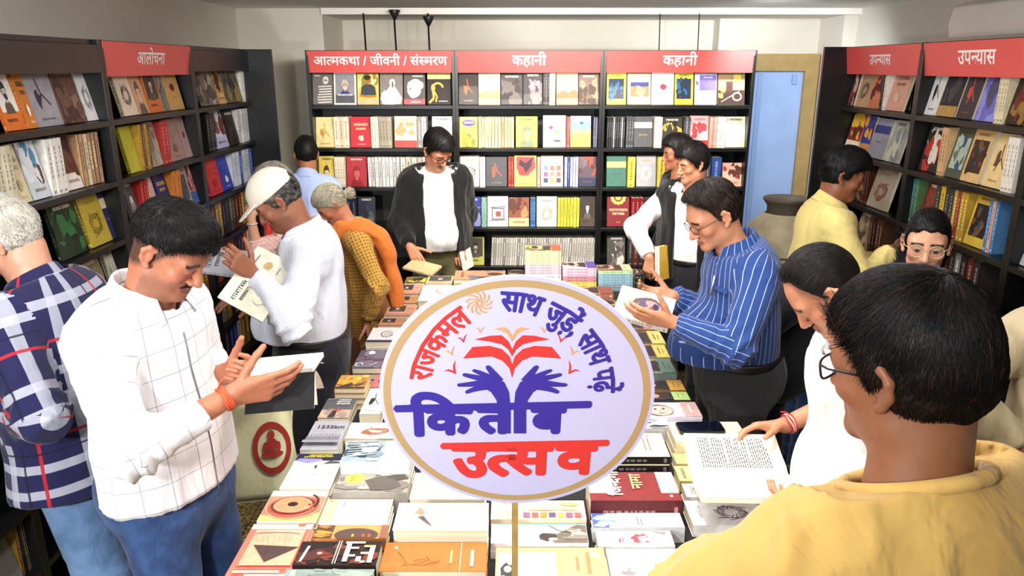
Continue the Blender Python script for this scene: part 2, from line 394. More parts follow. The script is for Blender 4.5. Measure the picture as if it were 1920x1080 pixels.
class Art:
    def __init__(s, w, h, seed): s.w, s.h = w, h; s.L = []; s.r = random.Random(seed)
    def P(s, pts, c): s.L.append(([(min(max(x, .004), .996)*s.w, min(max(y, .003), .997)*s.h) for x, y in pts], lin(c)))
    def R(s, x0, y0, x1, y1, c): s.P([(x0, y0), (x1, y0), (x1, y1), (x0, y1)], c)
    def E(s, cx, cy, rx, ry, c, n=18, jit=0.0, rot=0.0):
        pts = []
        for k in range(n):
            a = 2*math.pi*k/n; j = 1+jit*(s.r.random()-.5)*2; x = rx*math.cos(a)*j; y = ry*math.sin(a)*j
            pts.append((cx+x*math.cos(rot)-y*math.sin(rot), cy+x*math.sin(rot)+y*math.cos(rot)))
        s.P(pts, c)
    def ST(s, pts, wd, c):
        for (x0, y0), (x1, y1) in zip(pts, pts[1:]):
            dx, dy = x1-x0, (y1-y0); L = math.hypot(dx, dy) or 1; nx, ny = -dy/L*wd/2, dx/L*wd/2*s.w/s.h
            s.P([(x0+nx, y0+ny), (x1+nx, y1+ny), (x1-nx, y1-ny), (x0-nx, y0-ny)], c)
    def ARC(s, cx, cy, rx, ry, a0, a1, wd, c, n=14):
        s.ST([(cx+rx*math.cos(a0+(a1-a0)*k/n), cy+ry*math.sin(a0+(a1-a0)*k/n)) for k in range(n+1)], wd, c)
    def T(s, cx, cy, wd, ht, c):          # a printed line too small to read: a bar with uneven strokes below
        x = cx-wd/2
        s.R(x, cy+ht*.30, x+wd, cy+ht*.46, c)
        while x < cx+wd/2-.02:
            g = ht*s.w/s.h*0+s.r.uniform(.5, .9)*min(ht*1.1, wd/3)
            k = s.r.random()
            if k < .5: s.R(x+g*.55, cy-ht*.45, x+g*.8, cy+ht*.3, c); s.E(x+g*.3, cy-.05*ht, g*.24, ht*.22, c, 8)
            elif k < .8: s.R(x+g*.4, cy-ht*.45, x+g*.65, cy+ht*.3, c)
            else: s.E(x+g*.4, cy-ht*.1, g*.34, ht*.3, c, 9)
            x += g
    def blobs(s, x0, y0, x1, y1, cols, n, smin, smax, jit=.35):
        for _ in range(n):
            r = s.r.uniform(smin, smax); s.E(s.r.uniform(x0+r*.6, x1-r*.6), s.r.uniform(y0+r*.4, y1-r*.4), min(r, (x1-x0)*.5), min(r*.75, (y1-y0)*.5), s.r.choice(cols), 11, jit, s.r.random()*3)
    def person(s, cx, cy, sc, skin, hair, cloth, beard=None):
        s.P([(cx-.33*sc, cy-.5*sc), (cx-.27*sc, cy-.3*sc), (cx-.1*sc, cy-.2*sc), (cx+.1*sc, cy-.2*sc), (cx+.27*sc, cy-.3*sc), (cx+.34*sc, cy-.5*sc)], cloth)
        s.R(cx-.07*sc, cy-.25*sc, cx+.07*sc, cy-.1*sc, skin)
        s.E(cx, cy+.06*sc, .2*sc, .2*sc, hair, 16, .08)
        s.E(cx+.01*sc, cy+.0*sc, .145*sc, .175*sc, skin, 16, .04)
        if beard: s.E(cx+.01*sc, cy-.1*sc, .12*sc, .085*sc, beard, 12, .1)
        s.P([(cx-.15*sc, cy+.08*sc), (cx+.16*sc, cy+.09*sc), (cx+.1*sc, cy+.19*sc), (cx-.12*sc, cy+.18*sc)], hair)
        for d in (-.06, .075): s.E(cx+d*sc, cy+.02*sc, .028*sc, .012*sc, hair, 8)
        s.P([(cx+.0*sc, cy+.0*sc), (cx+.03*sc, cy-.055*sc), (cx-.02*sc, cy-.06*sc)], '#7d5a4a'); s.R(cx-.045*sc, cy-.1*sc, cx+.055*sc, cy-.085*sc, '#6a3a35')
def art_for(kind, w, h, bg, c2, c3, seed):
    a = Art(w, h, seed); r = a.r
    if kind == 'face':
        a.person(.5, .45, .95, c2, c3, c3); a.T(.5, .9, .6, .06, '#f4efe2' if sum(lin(bg)) < .9 else '#333')
    elif kind == 'stripe':
        for k in range(7):
            y = .04+k*.085; a.P([(.28-.05*math.sin(k), y), (.95, y+.02), (.95, y+.065), (.26-.05*math.sin(k+.4), y+.045)], c2)
        a.E(.66, .78, .15, .13, c2); a.E(.63, .78, .05, .03, c3); a.E(.72, .77, .03, .02, c3); a.T(.25, .92, .3, .05, '#eee')
    elif kind == 'border':
        a.R(.07, .05, .93, .95, c2); a.person(.5, .6, .75, '#c08a6c', '#bdbab6', c3, '#d8d4cc'); a.R(.07, .05, .93, .3, '#5a5a62'); a.T(.5, .3, .7, .06, '#fff')
    elif kind == 'torso':
        a.blobs(0, .5, 1, 1, [c2, bg, '#f2e7a0'], 12, .1, .3); a.P([(.15, .3), (.2, .56), (.4, .66), (.66, .66), (.85, .56), (.9, .3)], '#3c4143')
        a.E(.5, .78, .15, .13, '#a86f3c'); a.E(.48, .87, .17, .08, '#2b2420'); a.ST([(.12, .3), (.5, .25), (.9, .28)], .1, '#b6763e'); a.R(0, 0, 1, .18, c3)
    elif kind == 'pale':
        a.blobs(.1, 0, .95, .35, [c2, '#e9e7e4', '#cfcbc8'], 9, .15, .3); a.E(.55, .68, .13, .13, c2, 14, .1); a.P([(.45, .58), (.62, .6), (.98, .2), (.9, .02), (.08, .03), (.1, .25)], c2)
        a.E(.56, .62, .04, .1, '#555'); a.T(.5, .9, .7, .06, c3)
    elif kind == 'redfoot':
        a.E(.48, .5, .33, .3, c2, 18, .06); a.E(.55, .62, .36, .2, '#f6f4f1', 16, .1); a.E(.3, .5, .03, .03, '#222'); a.P([(.25, .45), (.14, .4), (.28, .36)], c2); a.R(0, 0, 1, .17, c3); a.T(.55, .08, .5, .05, '#fff'); a.T(.65, .9, .5, .05, '#fff')
    elif kind == 'figure':
        a.R(0, .8, 1, 1, '#e9d98a'); a.ARC(.45, .5, .22, .17, .2, 2.6, .09, c2); a.E(.25, .52, .09, .13, c2); a.ST([(.25, .4), (.28, .2), (.08, .05)], .1, c2); a.ST([(.3, .4), (.42, .25), (.36, .08)], .07, c2); a.T(.68, .1, .4, .04, '#ddd')
    elif kind == 'land':
        a.R(0, 0, 1, .35, c2); a.P([(0, .33), (.3, .45), (.55, .37), (.8, .48), (1, .4), (1, .2), (0, .2)], c3); a.E(.5, .55, .12, .08, '#f6e6b0'); a.T(.5, .85, .6, .06, c3)
    elif kind == 'photo':
        a.blobs(0, 0, 1, .8, [c2, c3, bg], 22, .08, .28); a.T(.5, .9, .6, .07, '#f2ecd8' if sum(lin(bg)) < .9 else '#3a2d28')
    elif kind == 'inset':
        a.R(.1, .18, .88, .8, c2); a.blobs(.1, .18, .88, .8, [c3, c2, '#27506b'], 14, .05, .16); a.T(.5, .9, .6, .05, '#5b4a20')
    elif kind == 'dune':
        a.R(.13, .25, .92, .72, c2); a.R(.13, .58, .92, .72, '#45508c'); a.P([(.35, .6), (.5, .6), (.75, .45), (.6, .38), (.7, .26), (.5, .26), (.48, .38), (.62, .46)], '#f3d6a6'); a.blobs(.13, .25, .92, .5, [c3], 3, .06, .12)
    elif kind == 'dot':
        a.E(.53, .55, .15, .09, c2, 18, .12); a.T(.5, .82, .5, .04, c3); a.T(.5, .3, .25, .03, c3)
    elif kind == 'square':
        a.R(.22, .45, .97, .94, c2); a.T(.6, .86, .4, .05, '#efe'); a.E(.1, .7, .08, .08, '#7a6a80', 10, .4); a.T(.7, .3, .4, .03, '#8a80a0')
        for k in range(9): a.ST([(.05+k*.11, .02), (.05+k*.11, .05+.05*r.random())], .012, '#9a4a80')
    elif kind == 'ring':
        a.R(0, .0, 1, .45, '#39241f'); a.R(.3, .4, .55, .72, '#4a2a22'); a.R(.58, .6, .85, .95, c2); a.ARC(.72, .25, .16, .12, 0, 6.3, .05, c3); a.ST([(.12, .08), (.8, .42)], .03, c3); a.blobs(0, .2, .3, .5, ['#7d5a3a', '#a8824f'], 6, .05, .12)
    elif kind == 'sketch':
        for k in range(16):
            t = k*.42; a.ST([(.5+.26*math.cos(t)+r.uniform(-.09, .09), .42+.22*math.sin(t)+r.uniform(-.06, .06)), (.5+.24*math.cos(t+.7), .42+.2*math.sin(t+.9)), (.5+.12*math.cos(t+1.5), .42+.1*math.sin(t+1.2))], .022, c2)
        a.T(.5, .85, .5, .05, c3)
    elif kind == 'grid9':
        cs = ['#3d4a6b', '#b09a4a', '#5a4a4a', '#8a5a90', '#d08a7a', '#b07060', '#7a8aa0', '#d07068', '#c06a60']
        for i in range(9): x = .12+(i % 3)*.29; y = .12+(i//3)*.2; a.R(x, y, x+.2, y+.15, cs[i])
        a.T(.5, .9, .7, .05, c2)
    elif kind == 'bird':
        a.P([(.1, .95), (.9, .95), (.95, .6), (.6, .35), (.25, .35), (.1, .6)], c2); a.P([(.25, .88), (.5, .75), (.85, .95), (.75, .65), (.6, .5), (.5, .42), (.42, .6), (.2, .7)], c3); a.E(.33, .42, .13, .07, '#e8402f', 12, .3); a.ARC(.5, .22, .2, .08, 0, 5, .02, '#5a8a6a'); a.T(.5, .08, .5, .04, '#b5503a')
    elif kind == 'frame':
        a.R(.2, .22, .82, .62, '#77747a'); a.R(.26, .27, .76, .57, '#d9d2d6'); a.R(.4, .33, .64, .5, c2); a.T(.5, .85, .5, .04, c3); a.ST([(.12, .2), (.9, .22)], .03, '#666'); a.ST([(.12, .63), (.9, .66)], .03, '#666')
    elif kind == 'half':
        a.R(0, .3, 1, 1, c2); a.blobs(0, .35, 1, 1, [c3, c2, '#5a3226'], 16, .08, .25); a.T(.5, .15, .6, .06, '#7a5a3a')
    elif kind == 'band':
        a.R(0, .62, 1, .82, c2); a.T(.5, .4, .5, .04, c3)
    elif kind == 'mandala':
        for k in range(12): a.E(.5+.27*math.cos(k*.524), .98+.2*math.sin(k*.524), .09, .06, c2, 10)
        a.E(.5, .98, .26, .2, c2); a.E(.5, .98, .2, .15, bg); a.E(.5, .98, .14, .1, c2); a.T(.5, .55, .8, .09, c3); a.T(.5, .42, .55, .09, c3); a.T(.5, .14, .2, .03, c2)
    elif kind == 'strip':
        a.R(0, 0, 1, .22, c2); a.blobs(.1, .3, .9, .8, [c3], 7, .06, .2); a.T(.5, .88, .6, .07, c3)
    elif kind == 'title':
        a.T(.5, .74, .68, .1, c2); a.T(.5, .6, .5, .08, c2); a.E(.5, .3, .14, .1, c3, 14, .2); a.T(.5, .1, .4, .035, c3)
    elif kind == 'oval':
        a.E(.5, .8, .36, .11, c2); a.T(.5, .8, .5, .06, '#f4f0ff'); a.blobs(.05, .02, .95, .45, [c3, '#7a8a3a', '#c9a040'], 12, .08, .2)
    elif kind == 'portrait':
        a.R(.08, .3, .92, .95, c2); a.person(.5, .62, .7, '#cfc6bd', '#39332f', '#59514a', c3); a.T(.4, .16, .5, .06, '#4a2f22')
    elif kind == 'wave':
        a.R(0, .55, 1, 1, c2); a.P([(0, .5), (.3, .62), (.6, .5), (1, .6), (1, .45), (0, .4)], c3); a.E(.55, .78, .1, .05, '#3f5a7a'); a.R(0, 0, 1, .3, '#ef9a5a')
    elif kind == 'dots':
        a.E(.35, .62, .12, .07, '#b5407a', 4); a.E(.62, .5, .1, .06, '#b5b04a', 4); a.E(.6, .2, .18, .04, '#54463f', 9, .3); a.T(.6, .86, .3, .03, c2)
    elif kind == 'deer':
        a.ST([(.35, .3), (.5, .55), (.42, .8)], .05, c2); a.ST([(.5, .55), (.75, .35)], .05, c2); a.E(.35, .5, .1, .14, c2, 10, .4); a.T(.5, .12, .5, .04, c3)
    return a.L
def book(name, w, h, t, bg, art=None, spine=None, label='', group=None, cat='book', seed=0, pages=True, spine_art=True, custom=None):
    """lying flat: cover up (+z), spine on -x, title top towards +y"""
    mb = MB(); c = lin(bg); sc = lin(spine or bg); th = .0016
    mb.box((-w/2, -h/2, t-th), (w/2, h/2, t), c); mb.box((-w/2, -h/2, 0), (w/2, h/2, th), c); mb.box((-w/2, -h/2, th), (-w/2+th, h/2, t-th), sc)
    z = t
    for pts, col in (art or []):
        z += .00012
        ar = sum(pts[i][0]*pts[(i+1) % len(pts)][1]-pts[(i+1) % len(pts)][0]*pts[i][1] for i in range(len(pts)))
        if ar < 0: pts = pts[::-1]
        mb.poly([(x-w/2, y-h/2, z) for x, y in pts], col)
    if custom: custom(mb, t+.0035)
    if spine_art and t > .008:
        r = random.Random(seed+7); tc = tuple(min(1, x*2.2+.16) for x in sc) if sum(sc) < .9 else tuple(x*.4 for x in sc)
        y = h*.36
        while y > -h*.22:
            L = r.uniform(.006, .016); mb.poly([(-w/2-.0002, y, t*.36), (-w/2-.0002, y, t*.62), (-w/2-.0002, y-L, t*.62), (-w/2-.0002, y-L, t*.36)], tc); y -= L+r.uniform(.003, .008)
        mb.poly([(-w/2-.0002, -h*.42, t*.25), (-w/2-.0002, -h*.42, t*.75), (-w/2-.0002, -h*.46, t*.75), (-w/2-.0002, -h*.46, t*.25)], tc)
    o = mb.build(name, M_PRINT); tag(o, label, cat, group)
    if pages:
        p = MB(); p.box((-w/2+th, -h/2+.002, th), (w/2-.002, h/2-.002, t-th)); p.build('page_block', M_PAGE, o)
    return o
def copy_thing(o, mtx, label, group=None):
    c = o.copy(); COL.objects.link(c); c.matrix_world = mtx; c['label'] = label
    if group: c['group'] = group
    for ch in o.children:
        k = ch.copy(); COL.objects.link(k); k.parent = c
    return c
ORD = ['first', 'second', 'third', 'fourth', 'fifth', 'sixth', 'seventh', 'eighth', 'ninth', 'tenth', 'eleventh', 'twelfth', 'thirteenth', 'fourteenth', 'fifteenth', 'sixteenth', 'seventeenth', 'eighteenth', 'nineteenth']
def ordn(i):
    if i <= 19: return ORD[i-1]
    T = {2: 'twent', 3: 'thirt', 4: 'fort', 5: 'fift', 6: 'sixt', 7: 'sevent'}[i//10]
    return T+'ieth' if i % 10 == 0 else T+'y-'+ORD[i % 10-1]
# ------------------------------------------------------------------ shelf rows. F: face-out cover (u0,u1,art,bg,c2,c3); S: spines (u0,u1,count,colour,colour2)
KIND = {'face': 'portrait', 'stripe': 'striped-shirt portrait', 'border': 'bordered portrait', 'torso': 'yellow-backed portrait', 'pale': 'pale figure', 'redfoot': 'white head', 'figure': 'golden figure',
        'land': 'landscape', 'photo': 'mottled photo', 'inset': 'inset painting', 'dune': 'desert picture', 'dot': 'red dot', 'square': 'purple square', 'ring': 'gold ring', 'sketch': 'line drawing', 'grid9': 'nine small squares',
        'bird': 'dark bird', 'frame': 'grey frame', 'half': 'brown painting', 'band': 'cross band', 'mandala': 'gold half mandala', 'strip': 'bottom strip', 'title': 'large title', 'oval': 'purple oval', 'portrait': 'grey portrait',
        'wave': 'blue sea', 'dots': 'small diamonds', 'deer': 'dark figure', 'plain': 'plain'}
NBOOK = [0]
PACK = MB()
def stuff_book(w, h, t, col, M, seed):
    c = lin(col); r = random.Random(seed); j = r.uniform(.8, 1.15); c = tuple(min(1, x*j) for x in c)
    PACK.box((-w/2, -h/2, 0), (-w/2+.0016, h/2, t), c, 0, M); PACK.box((-w/2, -h/2, 0), (w/2, h/2, .0014), c, 0, M); PACK.box((-w/2, -h/2, t-.0014), (w/2, h/2, t), c, 0, M)
    PACK.box((-w/2+.0016, -h/2+.002, .0014), (w/2-.002, h/2-.002, t-.0014), lin('#e6dcc2'), 0, M)
    tc = tuple(x*.35 for x in c) if sum(c) > .9 else tuple(min(1, x*3+.12) for x in c); y = h*.34
    while y > -h*.15:
        L = r.uniform(.008, .02); PACK.poly([M @ Vector(p) for p in ((-w/2-.0002, y, t*.36), (-w/2-.0002, y, t*.62), (-w/2-.0002, y-L, t*.62), (-w/2-.0002, y-L, t*.36))], tc); y -= L+r.uniform(.002, .006)
def place_row(frame, toL, items, row, bay, v, h0=.212, dup=True):
    """frame: local case frame (x along the shelf, y depth, z up), toL(u): shelf coordinate of pixel column u; v: shelf height"""
    k = 0; grp = 'books on the %s shelf of the %s bay' % (ORD[row], bay)
    for it in items:
        x0, x1 = sorted((toL(it[1]), toL(it[2])))
        NBOOK[0] += 1; seed = NBOOK[0]*13
        rng = random.Random(seed)
        if it[0] == 'F' and x1-x0 < .03: continue
        if it[0] == 'F':
            k += 1; art, bg, c2, c3 = it[3:7]; w = max(x1-x0-.002, .05); h = it[7] if len(it) > 7 else h0+rng.uniform(-.006, .006); t = rng.uniform(.012, .022)
            lab = '%s cover with %s, %s book from left, %s shelf, %s bay' % (cname(bg), KIND[art], ordn(k), ORD[row], bay)
            tilt = rad(rng.uniform(9, 13)); d0 = .055
            b = book('paperback_book', w, h, t, bg, art_for(art, w, h, bg, c2, c3, seed), None, lab, grp, seed=seed)
            # stand up: local y->up, z->viewer(-y of case), leaning back
            R = Matrix(((1, 0, 0, 0), (0, 0, -1, 0), (0, 1, 0, 0), (0, 0, 0, 1)))
            M = frame @ Matrix.Translation(((x0+x1)/2, d0, v+.0005)) @ Matrix.Rotation(-tilt, 4, 'X') @ R @ Matrix.Translation((0, h/2, 0))
            b.matrix_world = M
        else:
            if abs(x1-x0) < .02: continue
            n, c1, c2 = it[3], it[4], it[5]; t = (x1-x0)/n; lean = it[6] if len(it) > 6 else 0.0; h = it[7] if len(it) > 7 else h0-.004; proto = {}
            for i in range(n):
                k += 1; col = c1 if (i % 2 == 0 or rng.random() < .4) else c2
                if n >= 5 and row >= 3 and 'back' not in bay and rng.random() < .7: col = rng.choice(['#c9b888', '#3a2a30', '#a8702f', '#4a5a3a', '#8a8a84', '#5a2a24', '#d8d0bc', '#2c3450', '#b0883a'])
                lab = '%s spine, %s book from left on %s shelf of %s bay' % (cname(col), ordn(k), ORD[row], bay)
                tt = t*.97; hh = h-rng.uniform(0, .004)*(1 if col not in proto else 0)
                xm = x0+t*(i+.5); wd = .135; dd = .035+rng.uniform(0, .004)
                # spine (-x) faces the viewer: x->depth, y->up, z->along shelf
                R = Matrix(((0, 0, 1, 0), (1, 0, 0, 0), (0, 1, 0, 0), (0, 0, 0, 1)))
                M = frame @ Matrix.Translation((xm, dd, v+.0005+(tt/2*abs(math.sin(lean))))) @ Matrix.Rotation(lean, 4, 'Y') @ R @ Matrix.Translation((wd/2, h/2, -tt/2))
                if n >= 5 or (row >= 3 and n >= 4):
                    stuff_book(wd, h-rng.uniform(0, .006), tt, col, M, seed+i); continue
                if col in proto: copy_thing(proto[col], M, lab)
                else:
                    b = book('paperback_book', wd, h, tt, col, None, c2 if c2 != col and False else col, lab, grp, seed=seed+i); b.matrix_world = M; proto[col] = b
def back_row(bay, bayname, row, items, **kw):
    z = ZS_BACK[row]; Y = YB+.06
    def toL(u):
        p = atY(u, 540, Y); fw = Y*math.cos(PITCH)+(CAM_H-(z+.1))*math.sin(PITCH)
        return (u-960)/FPX*fw
    lo, hi = XB[bay]+.021, XB[bay+1]-.021
    def cl(u): return min(max(toL(u), lo), hi)
    place_row(MB_BACK, cl, items, row, bayname, z, **kw)
def side_row(right, bay, bayname, row, items, **kw):
    z = ZS_SIDE[row]; X = (XR+.075) if right else (XL-.075)
    Ys = YR if right else YL
    a, b = sorted((Ys[bay], Ys[bay+1])); a += .021; b -= .021
    def toL(u):
        fw = X*FPX/(u-960); Y = (fw-(CAM_H-(z+.1))*math.sin(PITCH))/math.cos(PITCH)
        Y = min(max(Y, a), b); return -Y if right else Y
    place_row(MSIDE(XR if right else XL, right), toL, items, row, bayname, z, **kw)
F, S = 'F', 'S'
LB, MBY, RB = 'left back', 'middle back', 'right back'
back_row(0, LB, 0, [(F, 582, 624, 'stripe', '#6f6a69', '#d9d5cf', '#55504e'), (F, 626, 668, 'border', '#eceae6', '#8f9094', '#3f3f86'), (F, 670, 710, 'torso', '#d6c15c', '#8d8a3c', '#c9b48a'), (F, 712, 755, 'pale', '#827c7a', '#f0eeea', '#a88e5c'), (F, 757, 797, 'redfoot', '#5d5654', '#e9e6e4', '#d8606a'), (F, 801, 845, 'figure', '#2d2625', '#d9a94e', '#bb8')])
back_row(0, LB, 1, [(F, 588, 627, 'deer', '#ecd99a', '#c99a4a', '#a8803a'), (S, 628, 655, 3, '#f0e2cc', '#e8c9a8'), (F, 657, 697, 'title', '#c2303c', '#f0d9a8', '#e8c0b0'), (S, 697, 711, 3, '#efe7cf', '#e3d9b8'), (S, 712, 735, 4, '#a29a8a', '#b3ab93'), (F, 740, 782, 'strip', '#e6dcbc', '#cf4a4a', '#d8a070'), (S, 783, 800, 2, '#8f8a8a', '#c9c5c8'), (F, 810, 848, 'photo', '#f2f1f0', '#e4e3e4', '#d5d4d6')])
back_row(0, LB, 2, [(F, 598, 627, 'face', '#e0c860', '#ead9a0', '#4a4030'), (S, 629, 648, 4, '#e8ddc8', '#3a2e2a'), (F, 650, 688, 'face', '#a8303a', '#c4605a', '#8a2028'), (S, 691, 751, 9, '#eceae8', '#c9c8c4'), (S, 752, 845, 9, '#e2ddd0', '#b8b0a0')])
back_row(0, LB, 3, [(F, 600, 640, 'photo', '#30344a', '#4a4f6a', '#7a705a'), (S, 642, 670, 3, '#222838', '#3a3f50'), (F, 672, 704, 'photo', '#2c3040', '#505848', '#777')])
back_row(0, LB, 4, [(F, 800, 838, 'title', '#8a8a52', '#2a2a20', '#444')])
back_row(1, MBY, 0, [(F, 857, 896, 'deer', '#2e2321', '#c05a30', '#c8a86a'), (F, 897, 938, 'land', '#ecdcc0', '#e3b98a', '#b98a60'), (F, 939, 980, 'photo', '#4e4746', '#6f6664', '#3a3332'), (F, 981, 1017, 'photo', '#453f42', '#857c80', '#b0a8ac'), (S, 1018, 1030, 3, '#3c3838', '#524c4c'), (S, 1030, 1041, 2, '#ece2d0', '#d8c8a8'), (F, 1043, 1084, 'land', '#e6c8a0', '#d8a878', '#b07a58'), (F, 1085, 1127, 'photo', '#7d675a', '#a88e7a', '#55453e')])
back_row(1, MBY, 1, [(F, 860, 896, 'oval', '#e2bd62', '#5b519c', '#8a6a2a'), (S, 897, 964, 11, '#e2d3a0', '#c9a878'), (F, 967, 1008, 'face', '#cdbd5e', '#d8c890', '#7a8a6a'), (S, 1009, 1014, 1, '#b8864a', '#b8864a'), (F, 1018, 1061, 'dots', '#e6dcdc', '#6a6060', '#888'), (S, 1062, 1068, 2, '#a84a44', '#c0605a'), (F, 1069, 1108, 'wave', '#efcf5e', '#7fc0dc', '#f0d080'), (S, 1111, 1130, 5, '#2f3550', '#b8bcd0')])
back_row(1, MBY, 2, [(F, 860, 899, 'sketch', '#e6dcd4', '#2a2422', '#c9a040'), (S, 900, 910, 1, '#ece4e2', '#ece4e2'), (F, 911, 951, 'deer', '#45474c', '#d85040', '#9a8a7a'), (S, 953, 963, 3, '#a83a34', '#8a2a28'), (F, 964, 1006, 'bird', '#ecd06a', '#dd4450', '#3c2a32'), (S, 1007, 1013, 1, '#e0a8a0', '#e0a8a0'), (F, 1014, 1056, 'grid9', '#ece3d4', '#6a5a50', '#888'), (S, 1058, 1084, 5, '#c9c8e0', '#3a4a86'), (F, 1085, 1128, 'half', '#2f3350', '#5a4a58', '#c0503c')])
back_row(1, MBY, 3, [(F, 862, 902, 'photo', '#3540a0', '#2a3488', '#8a90c8'), (S, 903, 913, 3, '#6f9a8a', '#9ab8a8'), (F, 914, 953, 'frame', '#e6dada', '#d04444', '#c06060'), (F, 954, 992, 'half', '#d9b98a', '#8a4a38', '#c9845a'), (S, 994, 1004, 3, '#3a5f90', '#5a86b0'), (F, 1006, 1044, 'sketch', '#ddd9c2', '#a08a78', '#6a8a90'), (S, 1045, 1086, 7, '#e6d84e', '#d8c83c'), (F, 1087, 1126, 'portrait', '#4a3c34', '#352a26', '#d8d0c4')])
back_row(1, MBY, 4, [(F, 875, 908, 'portrait', '#b8b85a', '#4a4638', '#6a6a50', .205), (S, 920, 1122, 44, '#c4c0b6', '#98948e', rad(3), .20)])
back_row(2, RB, 0, [(F, 1137, 1174, 'inset', '#e2cc4e', '#23304a', '#2f6a96'), (F, 1176, 1220, 'dune', '#f0e2b4', '#e88a68', '#f0b888'), (F, 1221, 1263, 'dot', '#f3efec', '#d0405a', '#b8a8a8'), (F, 1265, 1300, 'inset', '#e2cc4e', '#23304a', '#2f6a96'), (F, 1302, 1344, 'square', '#d6cce0', '#7a6cc0', '#888'), (F, 1346, 1396, 'ring', '#a8906a', '#e0c860', '#e2d490')])
back_row(2, RB, 1, [(S, 1137, 1171, 9, '#34343a', '#8a8a8e'), (S, 1173, 1187, 3, '#4a4a50', '#c06a4a'), (F, 1188, 1223, 'band', '#55555a', '#b8b8ba', '#c8a84a'), (S, 1226, 1240, 2, '#ece6d4', '#f3efe2'), (F, 1240, 1279, 'photo', '#3a382e', '#b8a850', '#1c1a1a'), (S, 1280, 1292, 3, '#3a3a40', '#6a6a70'), (F, 1293, 1328, 'strip', '#d8b0b0', '#c8303a', '#b84048'), (S, 1329, 1342, 3, '#e0a898', '#d08878'), (S, 1343, 1359, 3, '#efe6d0', '#e2d6bc'), (F, 1360, 1402, 'photo', '#ece0cc', '#e3b890', '#e8d6c0')])
back_row(2, RB, 2, [(F, 1137, 1174, 'band', '#3f6f62', '#d8c07a', '#2f5a50'), (S, 1176, 1190, 1, '#dcc650', '#dcc650'), (F, 1193, 1230, 'sketch', '#a8a6ae', '#e8e6ea', '#d0b87a'), (S, 1232, 1246, 1, '#ddc95a', '#ddc95a'), (F, 1248, 1290, 'photo', '#d6cf7a', '#c0b860', '#9aa070'), (S, 1292, 1330, 4, '#8a8068', '#5a5a60'), (S, 1332, 1350, 1, '#33508f', '#33508f'), (F, 1354, 1393, 'half', '#d8a890', '#e8b8a0', '#c03040', .165)])
back_row(2, RB, 3, [(F, 1138, 1180, 'mandala', '#7a2026', '#e2c060', '#ecd9a0'), (S, 1182, 1206, 3, '#7a1a1e', '#6a1418'), (F, 1208, 1248, 'photo', '#3a302c', '#5a4a40', '#2a2220'), (S, 1250, 1330, 8, '#4a4440', '#6a3a30'), (S, 1335, 1395, 6, '#3a3a40', '#77706a')])
back_row(2, RB, 4, [(F, 1138, 1172, 'photo', '#4a4844', '#77736a', '#c9c6bc'), (S, 1176, 1206, 3, '#33302e', '#5a2a22'), (S, 1330, 1395, 6, '#3f3d3c', '#55504a')])
L1, L2, L3 = 'near left', 'red-signed left', 'far left'
side_row(False, 1, L1, 0, [(F, -12, 26, 'portrait', '#d9702c', '#e8e4da', '#2c3050'), (F, 27, 45, 'title', '#c9782f', '#2c2a30', '#e8e4da'), (F, 46, 97, 'deer', '#9d99a0', '#3a3442', '#55505a'), (F, 98, 140, 'photo', '#6a4c42', '#8a6a5c', '#4a3530'), (F, 143, 186, 'sketch', '#eceae8', '#55505a', '#c08a90')])
side_row(False, 1, L1, 1, [(S, -20, 8, 3, '#cfc6ac', '#e2dac2'), (F, 9, 36, 'title', '#d6c8a0', '#a8986c', '#b8aa80'), (F, 38, 72, 'half', '#c9d0d8', '#dadde0', '#4a86b0'), (S, 74, 102, 3, '#e6e2d8', '#d6d2c6'), (F, 104, 134, 'half', '#e6dcd4', '#6a4434', '#3a2a26'), (S, 136, 172, 5, '#b8906c', '#e2d4b0'), (F, 174, 208, 'sketch', '#3c3638', '#c9c4c6', '#8a8488')])
side_row(False, 1, L1, 2, [(F, 92, 142, 'photo', '#20301f', '#2f6a38', '#1a2018'), (F, 150, 188, 'sketch', '#b8a03a', '#7a6a20', '#8a7a2a'), (F, 190, 214, 'band', '#2f3060', '#d8c8a0', '#c05060')])
side_row(False, 1, L1, 3, [(F, 150, 190, 'photo', '#8a7a5a', '#4a4434', '#b0a080'), (F, 198, 232, 'photo', '#cfc8b0', '#e2dcc8', '#a8a084')])
side_row(False, 1, L1, 4, [(S, 60, 200, 9, '#7a6a54', '#4a4038')])
side_row(False, 2, L2, 0, [(F, 212, 240, 'sketch', '#e8d8c0', '#5a4440', '#a08a70'), (F, 241, 262, 'face', '#d6a880', '#e6c8a8', '#6a5a50'), (F, 263, 288, 'portrait', '#d8793a', '#4a4038', '#c09a60'), (F, 288, 302, 'photo', '#7c8078', '#9a9a8a', '#5a6068'), (F, 303, 331, 'dot', '#cfa868', '#6a1f28', '#a07838')])
side_row(False, 2, L2, 1, [(F, 226, 247, 'plain', '#bdb83a', '#c9c44a', '#8a8420'), (S, 248, 268, 4, '#c9a040', '#6a4a28'), (F, 269, 289, 'photo', '#a89f8a', '#c0b8a2', '#8a806c'), (S, 290, 304, 2, '#b83a38', '#c04a44'), (F, 305, 333, 'title', '#a88a84', '#c0a49c', '#8a6a64'), (F, 334, 366, 'dot', '#b09490', '#8a3040', '#a08480')])
side_row(False, 2, L2, 2, [(F, 236, 252, 'face', '#55504e', '#8a8684', '#d0cccb'), (S, 253, 266, 3, '#b8322c', '#a02824'), (F, 267, 288, 'plain', '#d8b8a8', '#e0c4b4', '#b89080'), (F, 290, 311, 'title', '#27286a', '#e0c840', '#e8c030'), (S, 312, 327, 2, '#e08a30', '#d87a2a'), (F, 328, 346, 'inset', '#a8a294', '#55504a', '#7a7468'), (F, 347, 368, 'half', '#3f6aa8', '#d8a8a4', '#b05a60')])
